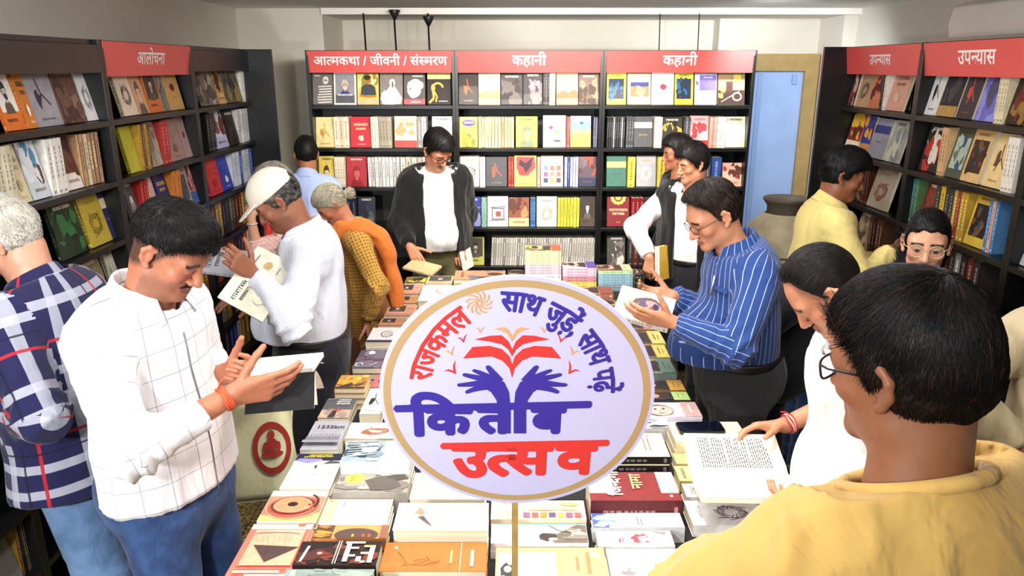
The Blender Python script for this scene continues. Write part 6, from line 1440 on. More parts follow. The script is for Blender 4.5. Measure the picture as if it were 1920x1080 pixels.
def moustache(p, root, org, color='#1c1512', w=.026, name='moustache', th=.0045):
    F_ = Field((-.05, .05, -.09), (.05, .13, -.02), .0025)
    for sx in (-1, 1): F_.add(Cap((0, .0965, -.0475), (sx*w, .0835, -.057), th, th*.5), .004)
    V, Q = F_.mesh(); V = V+noise3(V, 4, 400)[:, None]*.0006
    o = mesh_obj(name, V*p.hs, Q, M_HAIR, root, col=np.tile(np.array(lin(color)), (len(V), 1))); R = p.R
    o.matrix_local = Matrix(((R[0, 0], R[0, 1], R[0, 2], p.head[0]-org[0]), (R[1, 0], R[1, 1], R[1, 2], p.head[1]-org[1]), (R[2, 0], R[2, 1], R[2, 2], p.head[2]-org[2]), (0, 0, 0, 1))); return o
def eyes(p, root, org, look=(0, 1, 0)):
    M = headM(p, org)
    for sx in (-1, 1):
        mb = MB(); c = Vector((sx*.031, .0798, .002)); r = .0124; lv = Vector(look).normalized(); n, mm = 20, 14; zax = lv; xa = zax.orthogonal().normalized(); ya = zax.cross(xa); vs = []; fs = []; cs = []
        for i in range(mm+1):
            th = math.pi*i/mm
            for k in range(n): a = 2*math.pi*k/n; vs.append(M @ (c+(zax*math.cos(th)+(xa*math.cos(a)+ya*math.sin(a))*math.sin(th))*r))
        for i in range(mm):
            for k in range(n):
                mb_c = lin('#0a0807') if i < 1 else (lin('#1c110c') if i < 4 else lin('#e6dfd8')); mb.add([vs[i*n+k], vs[i*n+(k+1) % n], vs[(i+1)*n+(k+1) % n], vs[(i+1)*n+k]][::-1], [(0, 1, 2, 3)], mb_c, 0, True)
        mb.build('eye', vcol_mat('eye_ball', .12, .0, coat=.5), root)
def thread(p, root, org, k, color, rings=3, name='thread_bracelet', t0=.93, color2=None):
    ax = nrm(p.Wt[k]-p.E[k]); c = p.E[k]+(p.Wt[k]-p.E[k])*t0; t = V3(0, 0, 1); e1 = nrm(t-ax*np.dot(t, ax)); e2 = np.cross(ax, e1); mb = MB()
    for j in range(rings):
        pts = [Vector(c+ax*(.004*j+.002*math.sin(3*a+j))+(e1*math.cos(a)+e2*math.sin(a))*(.0305*p.s)-org) for a in [i*2*math.pi/36 for i in range(36)]]
        mb.tube(pts, .0026, 6, lin(color if (j % 2 == 0 or not color2) else color2), 0, True)
    mb.tube([Vector(c+e1*.031*p.s-org), Vector(c+e1*.045*p.s+ax*.012-org), Vector(c+e1*.05*p.s+ax*.025-org)], .0022, 6, lin(color))
    return mb.build(name, vcol_mat('thread', .8, .25, 900), root)
def tube_part(root, org, name, pts, r, m, n=10):
    mb = MB(); mb.tube([Vector(np.asarray(q_)-org) for q_ in pts], r, n); return mb.build(name, m, root)

def surf_pts(o, p, org, off, ts, push=.001):
    """points of a garment's front along its height, at a sideways offset"""
    n = len(o.data.vertices); V = np.zeros(n*3, np.float32); o.data.vertices.foreach_get('co', V); V = V.reshape(-1, 3).astype(float)+org-p.pel
    a, b, c = V@p.rt, V@p.u, V@p.ft; out = []
    for t in ts:
        m = (np.abs(a-off) < .02) & (np.abs(b-t*p.s) < .02)
        if m.any(): out.append(p.pel+p.rt*off+p.u*t*p.s+p.ft*(c[m].max()+push))
    return out
# ------------------------------------------------------------------ the visitors
import time as _t
T0 = _t.time()
def A(u, v, Y): return np.array(atY(u, v, Y))
M_WHITECOT = cloth('white_cotton', '#e2e1e0', wr=.25)
M_DENIM = cloth('mid_denim', '#3a5688', wr=.3, noise=('#24385f', 16), weave=.5)
M_DENIML = cloth('pale_denim', '#6f8fb8', wr=.3, noise=('#3f587c', 9), weave=.5)
M_DARKTR = cloth('dark_trousers', '#1f1e26', wr=.35)
M_CHAR = cloth('charcoal_trousers', '#2b2a2c', wr=.4)
M_OLIVE = cloth('olive_trousers', '#5c5634', wr=.3)
M_BLACKC = cloth('black_cloth', '#0e0d0f', wr=.3)
SKIN = {'mid': '#b5775a', 'lit': '#c98e6e', 'pale': '#d8a384', 'dark': '#8a543c', 'back': '#a8694a'}
# ---- grey-haired man in a plaid shirt, far left
p = pose(A(14, 452, 2.16), 172, lean=4, hyaw=185, hpitch=40, hfwd=.01, foot=(-.26, -.20), wl=A(5, 775, 2.02), wr=A(0, 690, 2.42), el=(.55, -.35, -.7), er=(.3, .6, -.8), stance=.11)
PP = [('P1', p)]
root, org = make_root(p, 'person with grey hair in a navy plaid shirt and pale jeans, facing left bookcase')
make_body(p, root, org, '#cf9478', h=.005, brow='#a8a49c', arms='lr')
make_hair(p, root, org, '#77736a', thick=.020, strands=3800, length=.034, grey=('#d6d1c4', .72, -.25), flow='crown', seed=3, lump=.006, fly=.7, wid=.0010, rec=.0)
M_PLAID = cloth('navy_plaid', '#1e1d46', wr=.22, stripes=(('v', .27, .026, .0, '#b8b8c6', .75), ('v', .27, .026, .28, '#b8b8c6', .75), ('u', .27, .026, .05, '#b8b8c6', .68), ('u', .27, .026, .30, '#b8b8c6', .68), ('v', .27, .009, .64, '#b0222e', .95), ('u', .27, .009, .66, '#b0222e', .95), ('v', .27, .006, .80, '#15142e', .9), ('u', .27, .006, .82, '#15142e', .9)))
make_top(p, root, org, M_PLAID, infl=.022, hem=-.13, loose=.016, seed=11, amp=.007, g=1.08, flare=.03)
make_collar(p, root, org, M_PLAID, r=.066)
make_legs(p, root, org, M_DENIML, wide=.012, amp=.006, seed=4)
# ---- man in the white checked shirt, reading
p = pose(A(318, 470, 1.86), -14, lean=-4, hyaw=-10, hpitch=36, hfwd=.075, wr=A(432, 742, 1.72), wl=A(418, 700, 1.98), er=(-.55, -.75, -.55), el=(-.3, .7, -.7), stance=.12)
P2 = p; PP.append(('P2', p))
root, org = make_root(p, 'person in white windowpane-checked shirt and blue jeans, reading an open book with black cover')
make_body(p, root, org, '#b06f52', h=.0042, stubble=('#4a3830', .40), fade=('#2b2220', .86),
          hands={'r': (A(508, 724, 1.76)-A(432, 742, 1.72), (.05, 1, .25), ((10, 14, 18, 22), 24, 18), 30), 'l': (A(480, 700, 1.92)-A(418, 700, 1.98), (.1, -.7, .5), ((40, 45, 48, 50), 42, 28), 40)})
LINE_F = ([-.12, -.085, -.05, -.014, .004, .018, .030, .05, .075, .11], [.012, .006, .012, .028, .034, .032, .040, .056, .068, .078])
make_hair(p, root, org, '#14100f', thick=.012, line=LINE_F, up=.016, strands=4200, length=.034, flow='front', seed=5, lump=.004, fly=.75, front=.010, wid=.0010)
moustache(p, root, org)
M_CHECK = cloth('window_check', '#e2e1e2', wr=.22, stripes=(('u', .068, .0022, .0, '#8f8f9c', .75), ('v', .068, .0022, .0, '#8f8f9c', .75)))
top = make_top(p, root, org, M_CHECK, infl=.018, hem=-.035, loose=.008, cuff=.70, seed=21, amp=.007, g=1.02, flare=.0)
make_collar(p, root, org, M_CHECK, r=.066, open_=30)
tube_part(root, org, 'placket_piping', surf_pts(top, p, org, .015, np.arange(-.14, .41, .045)), .0020, mat('grey_piping', '#6a6a70'))
make_legs(p, root, org, M_DENIM, amp=.006, seed=6)
thread(p, root, org, 'r', '#e0522c', 4, t0=.92)
tube_part(root, org, 'wristwatch', [p.E['l']+(p.Wt['l']-p.E['l'])*.93+(np.array([0, 0, 1.0])*math.cos(a)+np.cross(nrm(p.Wt['l']-p.E['l']), [0, 0, 1.0])*math.sin(a))*.030*p.s for a in [i*.35 for i in range(19)]], .005, mat('watch_steel', '#d8d8d6', .3, .5))
# ---- man in a beige cap with two books
p = pose(A(522, 378, 2.95), 192, lean=-3, hyaw=196, hpitch=36, hfwd=.07, wl=A(474, 516, 2.68), wr=A(478, 560, 3.0), el=(.6, -.25, -.75), er=(.4, .5, -.7), stance=.11, hs=1.0)
P3 = p; PP.append(('P3', p))
root, org = make_root(p, 'person in a beige cap and pale checked shirt, holding two books')
make_body(p, root, org, '#8f5940', h=.005, stubble=('#4a3026', .25), hands={'l': (A(452, 497, 2.65)-A(474, 516, 2.68), (-.2, .7, -.3), (50, 50, 30), 40)})
make_hair(p, root, org, '#1a1614', thick=.012, strands=1500, length=.03, grey=('#8a8680', .2), flow='back', seed=8)
C_ = Field((-.13, -.16, -.05), (.13, .24, .21), .005)
C_.add(Ell((0, -.008, .046), (.088, .114, .106)), .01)
C_.cut(lambda X, Y, Z: (.044-.05*Y)*1.0-Z+0*X, .004)
C_.add(Ell((0, -.125, .05), (.035, .045, .028)), .006, 's')
C_.add(Ell((0, .118, .046), (.072, .070, .0075), rotm(90, 12)[:, [0, 1, 2]]), .012)
V, Q = C_.mesh(); V = V+noise3(V, 5, 40)[:, None]*.0012
c = mesh_obj('cap', V*p.hs, Q, cloth('cap_cotton', '#d6cdbd', wr=.1), root); c.matrix_local = Matrix.Translation(Vector(p.head-org)) @ Matrix([list(p.R[i]) for i in range(3)]).to_4x4()
M_SMALL = cloth('small_check', '#e9ebf3', wr=.24, stripes=(('u', .0085, .0012, 0, '#a9b4d6', .8), ('v', .0085, .0012, 0, '#a9b4d6', .8)))
make_top(p, root, org, M_SMALL, infl=.016, hem=.045, loose=.012, belly=.5, seed=31, amp=.007, g=1.05)
make_collar(p, root, org, M_SMALL)
make_legs(p, root, org, M_DARKTR, top=.07, g=1.12, belly=.4, belt='#141214', shoes='#7a4a2c', wide=.012)
# ---- woman in pink behind the cap man
p = pose(A(516, 350, 4.2), 195, lean=8, hyaw=200, hpitch=30, hs=1.08, wl=A(471, 412, 3.95), wr=A(500, 520, 4.28), el=(-.5, -.4, -.9), stance=.09)
PP.append(('P4', p))
root, org = make_root(p, 'person in pink and red clothes with raised forearm, behind the man in cap')
make_body(p, root, org, '#d6a082', h=.006, fem=True, hands={'l': ((-.1, .2, 1), (.3, .8, .1), (50, 60, 40), 30)})
make_hair(p, root, org, '#6f6a62', thick=.024, strands=1800, length=.05, grey=('#b9b4a8', .5), flow='crown', seed=9, curl=.8, fly=.9, wid=.0013)
M_PINK = cloth('pink_print', '#e8c2ba', dots=(.03, .008, '#cf6a64', .8), stripes=(('v', .020, .003, 0, '#c8504c', .5),), wr=.3)
make_top(p, root, org, M_PINK, name='kurta', infl=.016, hem=-.45, loose=.012, cuff=.50, arms='lr', seed=41, flare=.05)
make_legs(p, root, org, cloth('pink_salwar', '#d8a098', wr=.3), wide=.02, shoes='#5a3a2c')
mb_pts = [p.neck+p.ft*.11-p.u*.02+p.rt*.02, p.neck+p.ft*.09-p.rt*.10-p.u*.02, p.sc-p.rt*.15+p.ft*.08-p.u*.06, p.pel+p.u*.25-p.rt*.14+p.ft*.12]
F_ = Field(np.min(mb_pts, 0)-.1, np.max(mb_pts, 0)+.1, .008)
for a, b in zip(mb_pts, mb_pts[1:]): F_.add(Cap(a, b, .05, .055, p.ft, .6), .03)
V, Q = F_.mesh(); V = V+noise3(V, 8, 40)[:, None]*.006; mesh_obj('red_dupatta', V-org, Q, cloth('red_stole', '#d8423a', wr=.5), root)
wp = p.E['l']+(p.Wt['l']-p.E['l'])*.9
tube_part(root, org, 'wristwatch', [wp+(np.array([1.0, 0, 0])*math.cos(a)+np.array([0, 1.0, 0])*math.sin(a))*.029*p.s for a in [i*.35 for i in range(19)]], .005, mat('watch_steel', '#d8d8d6', .3, .5))
# ---- man in a light blue shirt seen from behind
p = pose(A(574, 291, 4.92), 96, lean=3, hyaw=112, hpitch=8, stance=.1)
PP.append(('P5', p))
root, org = make_root(p, 'person with black hair in light blue shirt seen from behind at the left back bookcase')
make_body(p, root, org, '#a8704f', h=.006)
make_hair(p, root, org, '#0f0c0c', thick=.014, strands=1200, flow='crown', seed=10)
M_LB = cloth('light_blue', '#a9bbea', wr=.25, stripes=(('u', .03, .0015, 0, '#7f94cc', .6),))
make_top(p, root, org, M_LB, hem=.02, seed=51); make_collar(p, root, org, M_LB); make_legs(p, root, org, M_DARKTR)
# ---- old woman in yellow kurta with orange dupatta
p = pose(A(622, 384, 3.80), 196, lean=5, hyaw=205, hpitch=42, hfwd=.05, wl=A(688, 602, 3.62), wr=A(600, 560, 4.0), el=(.6, -.5, -.2), stance=.09, hs=.96)
PP.append(('P6', p))
root, org = make_root(p, 'person with grey hair in a bun, yellow printed kurta and orange dupatta')
make_body(p, root, org, '#b9795c', h=.006, fem=True, hands={'l': ((.1, -.1, -1), (-1, 0, 0))})
LINE_W = ([-.12, -.085, -.05, -.014, .004, .018, .030, .05, .075, .11], [-.075, -.075, -.055, -.028, -.012, .008, .026, .046, .066, .08])
make_hair(p, root, org, '#8f8772', thick=.014, line=LINE_W, strands=2600, length=.07, grey=('#c9c2ac', .55), flow='back', seed=12, fly=.15, extra=[(Ell((0, -.135, -.030), (.036, .034, .036)), .012)], wid=.0012)
M_KUR = cloth('yellow_print', '#d3a44a', dots=(.017, .0045, '#8a5426', .12), wr=.35)
make_top(p, root, org, M_KUR, name='kurta', infl=.016, hem=-.50, loose=.004, cuff=.88, seed=61, flare=.03, g=.95, amp=.006)
make_legs(p, root, org, cloth('brown_salwar', '#8a5a30', wr=.3), wide=.02, shoes='#4a3020')
n0 = p.neck
pts = [n0+p.ft*.10-p.u*.08, n0+p.ft*.075-p.rt*.07-p.u*.01, n0-p.rt*.09-p.ft*.02+p.u*.0, n0-p.rt*.07-p.ft*.09-p.u*.03, p.pel+p.u*.30-p.ft*.135-p.rt*.05, p.pel+p.u*.08-p.ft*.155-p.rt*.05, p.pel-p.ft*.175-p.rt*.05-np.array([0, 0, .20]), p.pel-p.ft*.19-p.rt*.05-np.array([0, 0, .40])]
F_ = Field(np.min(pts, 0)-.14, np.max(pts, 0)+.14, .008)
for i, (a, b) in enumerate(zip(pts, pts[1:])): F_.add(Cap(a, b, .045+.008*i, .05+.008*i, p.rt, .45), .03)
V, Q = F_.mesh(); Nn = vnormals(V, Q); V = V+Nn*(.008*np.sin((V@p.rt)/.010+2*noise3(V, 9, 8)))[:, None]*.8
mesh_obj('orange_dupatta', V-org, Q, cloth('orange_stole', '#dd7a34', wr=.4), root)
# ---- man in a black jacket over a white T-shirt, behind the table
p = pose(A(820, 282, 4.78), -74, lean=-1, hyaw=-48, hpitch=38, roll=4, hs=1.07, hfwd=.04, wr=A(768, 462, 4.58), wl=A(866, 452, 4.86), er=(-.5, .5, -.5), el=(.1, .9, -.3), stance=.12)
PP.append(('P7', p))
root, org = make_root(p, 'person in open black jacket, white T-shirt and olive trousers behind the table')
make_body(p, root, org, '#b57a5a', h=.0055, stubble=('#5a4034', .2), hands={'r': (A(786, 492, 4.50)-A(768, 462, 4.58), (.5, -.1, -.8), (22, 25, 15), 15)})
make_hair(p, root, org, '#0e0b0b', thick=.020, up=.010, strands=1800, flow='side', part=-.03, seed=13, fly=.3, front=.008)
moustache(p, root, org); make_glasses(p, root, org, '#151212', .0022)
make_top(p, root, org, M_WHITECOT, name='t_shirt', infl=.012, hem=-.03, sleeve='half', belly=.55, seed=71, neck_front=.018, neck_r=.062); make_ribneck(p, root, org, M_WHITECOT, r=.064)
def jcut(X, Y, Z, p=p):
    d = (X-p.pel[0])*p.ft[0]+(Y-p.pel[1])*p.ft[1]; sd = (X-p.pel[0])*p.rt[0]+(Y-p.pel[1])*p.rt[1]+0*Z
    return np.minimum(d-.02, .098-np.abs(sd-.005)-.30*np.maximum(0, Z-(p.pel[2]+.40)))
make_top(p, root, org, M_BLACKC, name='jacket', infl=.030, hem=-.04, loose=.020, seed=72, cut=jcut, neck_r=.075, belly=.35, g=1.06)
make_legs(p, root, org, M_OLIVE, top=.03, belly=.3, shoes='#1c1a19')
P7 = p
# ---- young man in black waistcoat, and the one hidden behind him
p = pose(A(1298, 308, 4.40), -125, lean=3, hyaw=-160, hpitch=14, wr=A(1218, 482, 4.35), er=(-.8, .3, -.4), stance=.1)
P8 = p; PP.append(('P8', p))
root, org = make_root(p, 'person in open black waistcoat over a white shirt, looking left by the back bookcase')
make_body(p, root, org, '#bd8262', h=.0055, hands={'r': ((-.05, -.1, -1), (.3, 1, 0), (30, 40, 30), 25)})
make_hair(p, root, org, '#120e0e', thick=.022, up=.010, strands=1800, length=.04, flow='front', seed=14, fly=.6, front=.012, lump=.006)
make_top(p, root, org, cloth('shade_tinted_white', '#eadfe2', wr=.3), hem=.02, seed=81, loose=.012); make_collar(p, root, org, MATS['shade_tinted_white'])  # white shirt, with the pink cast of its shade mixed into the colour
def vcut(X, Y, Z, p=p):
    d = (X-p.pel[0])*p.ft[0]+(Y-p.pel[1])*p.ft[1]; sd = (X-p.pel[0])*p.rt[0]+(Y-p.pel[1])*p.rt[1]+0*Z
    return np.minimum(d-.02, .075-np.abs(sd+.02))
make_top(p, root, org, M_BLACKC, name='waistcoat', infl=.030, hem=-.10, sleeve='none', seed=82, cut=vcut, neck_r=.075, arms='lr')
make_legs(p, root, org, M_DARKTR, top=.04, belt='#100f10')
p = pose(A(1270, 288, 4.92), -170, lean=2, hyaw=-178, hpitch=8, stance=.1)
PP.append(('P8a', p))
root, org = make_root(p, 'person with black hair and dark shirt mostly hidden behind the man in waistcoat')
make_body(p, root, org, '#9a6248', h=.0065); make_hair(p, root, org, '#0f0c0c', thick=.02, up=.01, strands=900, flow='crown', seed=15)
make_top(p, root, org, cloth('dark_navy', '#17171f'), hem=-.05, seed=85); make_legs(p, root, org, M_BLACKC)
# ---- man in the blue striped shirt, reading
p = pose(A(1338, 404, 2.74), 186, lean=2, hfwd=.075, hyaw=192, hpitch=30, wl=A(1262, 604, 2.56), wr=A(1262, 556, 2.86), el=(.55, -.5, -.7), er=(.5, .4, -.75), stance=.11, hs=1.08)
P9 = p; PP.append(('P9', p))
root, org = make_root(p, 'person in blue pinstriped shirt and charcoal trousers, holding a pale book open')
make_body(p, root, org, '#c98b68', h=.0045, stubble=('#8a6450', .15), hands={'l': (A(1222, 595, 2.56)-A(1262, 604, 2.56), (-.1, .75, .6), ((12, 8, 6, 6), (18, 18, 18, 20), 12), 10), 'r': ((-1, -.1, .1), (0, -.6, .6), (30, 30, 20), 20)})
LINE_R = ([-.12, -.085, -.05, -.014, .004, .018, .030, .05, .075, .11], [-.060, -.068, -.060, -.030, .0, .010, .050, .088, .112, .125])
make_hair(p, root, org, '#1b1513', thick=.012, line=LINE_R, strands=3800, length=.05, flow='side', part=.045, seed=16, fly=.16, lump=.003, grey=('#5a4638', .16), up=.002, wid=.0010)
make_glasses(p, root, org, '#4a4644', .0014)
M_STRIPE = cloth('blue_stripe', '#26427e', wr=.35, stripes=(('u', .0235, .0021, 0, '#aebfe6', .9),))
top = make_top(p, root, org, M_STRIPE, infl=.018, hem=.045, loose=.014, belly=.7, seed=91, amp=.007, g=1.06)
make_collar(p, root, org, M_STRIPE, r=.066)
make_legs(p, root, org, M_CHAR, top=.07, g=1.16, belly=.5, belt='#121012', wide=.015)
sp = surf_pts(top, p, org, -.095, [.36, .27]); pc = (sp[0]+sp[1])/2; up_ = nrm(sp[0]-sp[1]); ou = nrm(np.cross(p.rt, up_)); ou = ou if ou@p.ft > 0 else -ou; ou = nrm(ou-p.rt*.45); ri = np.cross(up_, ou)
mb = MB(); Rm = Matrix([[*ri], [*up_], [*ou]]).transposed().to_4x4(); mb.prism([(-.048, .05), (-.048, .036), (.048, .036), (.048, .05)], -.004, .002, mtx=Matrix.Translation(Vector(pc-org)) @ Rm); mb.build('pocket', mat('pocket_blue', '#26427e', .85), root)
tube_part(root, org, 'pen', [pc+ou*.008+up_*.01-ri*.02, pc+ou*.010+up_*.085-ri*.02], .0045, mat('pen_steel', '#c9ccd2', .25, .8))
# ---- young man in yellow at the right bookcase
p = pose(A(1580, 330, 3.50), -6, lean=4, hyaw=-16, hpitch=18, wr=A(1672, 470, 3.30), wl=A(1640, 490, 3.62), er=(-.2, -.6, -.9), el=(-.2, .7, -.7), stance=.1)
PP.append(('P10', p))
root, org = make_root(p, 'young person in yellow shirt reaching towards the right bookcase')
make_body(p, root, org, '#935d40', h=.005, hands={'r': ((1, .1, -.05), (0, .6, -.6), (30, 30, 20), 20)})
make_hair(p, root, org, '#0c0a0b', thick=.022, up=.012, strands=2000, length=.04, flow='front', seed=17, fly=.35, front=.014)
M_YEL = cloth('yellow_cotton', '#ecd98a', wr=.3, stripes=(('u', .05, .0012, 0, '#d8bd60', .6), ('v', .05, .0012, 0, '#d8bd60', .6)))
make_top(p, root, org, M_YEL, hem=-.12, infl=.02, loose=.014, cuff=.94, seed=101, amp=.006); make_collar(p, root, org, M_YEL, fold=.012, pts=.0, hgt=.036)
make_legs(p, root, org, M_DENIM)
# ---- young woman with glasses facing the camera
p = pose(A(1737, 458, 2.46), -116, lean=0, hyaw=-117, hpitch=6, stance=.08)
PP.append(('P11', p))
root, org = make_root(p, 'person with round glasses and long black hair looking at the camera')
make_body(p, root, org, '#d19a7c', h=.0036, fem=True, lips='#b06058')
make_hair(p, root, org, '#0d0a0b', thick=.007, line=([-.12, -.085, -.05, -.014, .004, .018, .030, .05, .075, .11], [-.20, -.20, -.15, -.05, -.02, .0, .02, .042, .062, .072]), strands=3200, length=.075, flow='back', seed=18, fly=.06, side_in=.02, rec=.010, side_len=1.0,
          extra=[(Cap((.055, -.06, -.05), (.062, -.035, -.20), .036, .03), .03), (Cap((-.05, -.06, -.05), (-.04, -.07, -.20), .03, .03), .03), (Cap((0, -.09, -.02), (0, -.085, -.20), .05, .05), .03)], wid=.0011)
make_glasses(p, root, org, '#d8c49a', .0013, 'round', .2); eyes(p, root, org, (0, 1, .02))
M_BLK2 = cloth('black_kurta', '#131114', wr=.3)
make_top(p, root, org, M_BLK2, name='kurta', hem=-.30, seed=111, flare=.03); make_legs(p, root, org, M_BLACKC)
# ---- bowed man in white T-shirt with a red thread on his wrist
p = pose(A(1549, 545, 1.84), 166, lean=13, hyaw=170, hpitch=50, wr=A(1472, 797, 2.07), wl=A(1560, 945, 1.72), er=(.5, .5, -.8), el=(.6, -.5, -.6), stance=.12, hs=1.02)
P12 = p; PP.append(('P12', p))
root, org = make_root(p, 'person with thinning hair in white T-shirt bowed over an open book')
make_body(p, root, org, '#c48463', h=.0045, stubble=('#7a5a48', .2), fade=('#5a463c', .35), hands={'r': (A(1412, 800, 2.07)-A(1472, 797, 2.07), (-.2, -.5, -.8), (24, 28, 18), 12), 'l': ((-1, .1, -.1), (0, .5, .8), (30, 30, 20), 20)})
LINE_T = ([-.12, -.085, -.05, -.014, .004, .018, .030, .05, .075, .11], [-.060, -.066, -.055, -.025, .005, .018, .060, .100, .126, .14])
make_hair(p, root, org, '#191413', thick=.006, line=LINE_T, strands=5600, length=.036, flow='back', seed=19, fly=.28, grey=('#8a8580', .10, .25), lump=.002, wid=.0008)
make_top(p, root, org, M_WHITECOT, name='t_shirt', infl=.018, hem=-.10, sleeve='half', loose=.014, seed=121, belly=.3, g=1.08); make_ribneck(p, root, org, M_WHITECOT)
make_legs(p, root, org, M_BLACKC)
thread(p, root, org, 'r', '#c82a2c', 5, t0=.90, color2='#e8c8b0')
# ---- foreground man in the yellow T-shirt, seen from behind
p = pose(A(1702, 696, .93), 112, lean=5, hyaw=124, hpitch=10, roll=-3, wl=np.array([.16, 1.18, 1.02]), wr=np.array([.75, 1.15, 1.0]), el=(-.8, -.3, -.6), er=(.8, -.2, -.6), stance=.12, hs=.97, shw=1.04)
P13 = p; PP.append(('P13', p))
root, org = make_root(p, 'person with thick black hair in mustard yellow T-shirt seen from behind in the foreground')
make_body(p, root, org, '#8c5a3c', h=.0045)
LINE_B = ([-.12, -.085, -.05, -.016, .002, .016, .030, .05, .075, .11], [-.066, -.074, -.068, -.040, -.008, -.004, .048, .066, .076, .082])
make_hair(p, root, org, '#0d0a0a', thick=.018, line=LINE_B, up=.004, strands=14000, length=.035, flow='crown', seed=20, fly=.25, lump=.005, wid=.0007, grey=('#4a2c18', .05))
make_glasses(p, root, org, '#2c2a2c', .0019)
M_MUST = cloth('mustard_jersey', '#cfa85e', wr=.6, wrs=7.0, weave=.15)
make_top(p, root, org, M_MUST, name='t_shirt', infl=.016, hem=-.12, sleeve='half', loose=.022, seed=131, g=1.10, neck_r=.072, neck_front=.01, amp=.016, h=.0075); make_ribneck(p, root, org, M_MUST, r=.080, thick=.011)
make_legs(p, root, org, M_DARKTR)
# ---- person at the right edge in a beige shirt
p = pose(np.array([1.58, 1.92, 1.50]), 60, lean=8, hyaw=50, hpitch=20, wl=A(1905, 838, 1.80), wr=np.array([1.75, 2.2, 1.0]), el=(-.8, -.3, -.4), er=(.5, -.4, -.6), stance=.11)
PP.append(('P14', p))
root, org = make_root(p, 'person in a beige shirt and black belt cut off by the right edge')
make_body(p, root, org, '#a87050', h=.006); make_hair(p, root, org, '#161210', thick=.016, strands=800, seed=22)
M_BEI = cloth('beige_cotton', '#b9a988', wr=.4)
make_top(p, root, org, M_BEI, hem=.03, infl=.02, loose=.02, belly=.3, seed=141); make_collar(p, root, org, M_BEI); make_legs(p, root, org, M_BLACKC, top=.05, belt='#101010')
# ---- stooping person in black with a backpack
p = pose(np.array([1.56, 3.08, 1.04]), 8, lean=58, hyaw=5, hpitch=30, wl=np.array([1.62, 3.24, .62]), wr=np.array([1.62, 2.92, .62]), el=(0, .6, -.6), er=(0, -.6, -.6), sfix=.93, stance=.11)
p15 = p; PP.append(('P15', p))
root, org = make_root(p, 'person in black stooping behind the bowed man, wearing a black backpack')
make_body(p, root, org, '#8f5a42', h=.007); make_hair(p, root, org, '#0f0c0c', strands=700, seed=23)
make_top(p, root, org, cloth('black_jacket', '#0f1016', wr=.35), name='jacket', hem=-.08, infl=.025, seed=151); make_legs(p, root, org, cloth('navy_trousers', '#10121c', wr=.35))
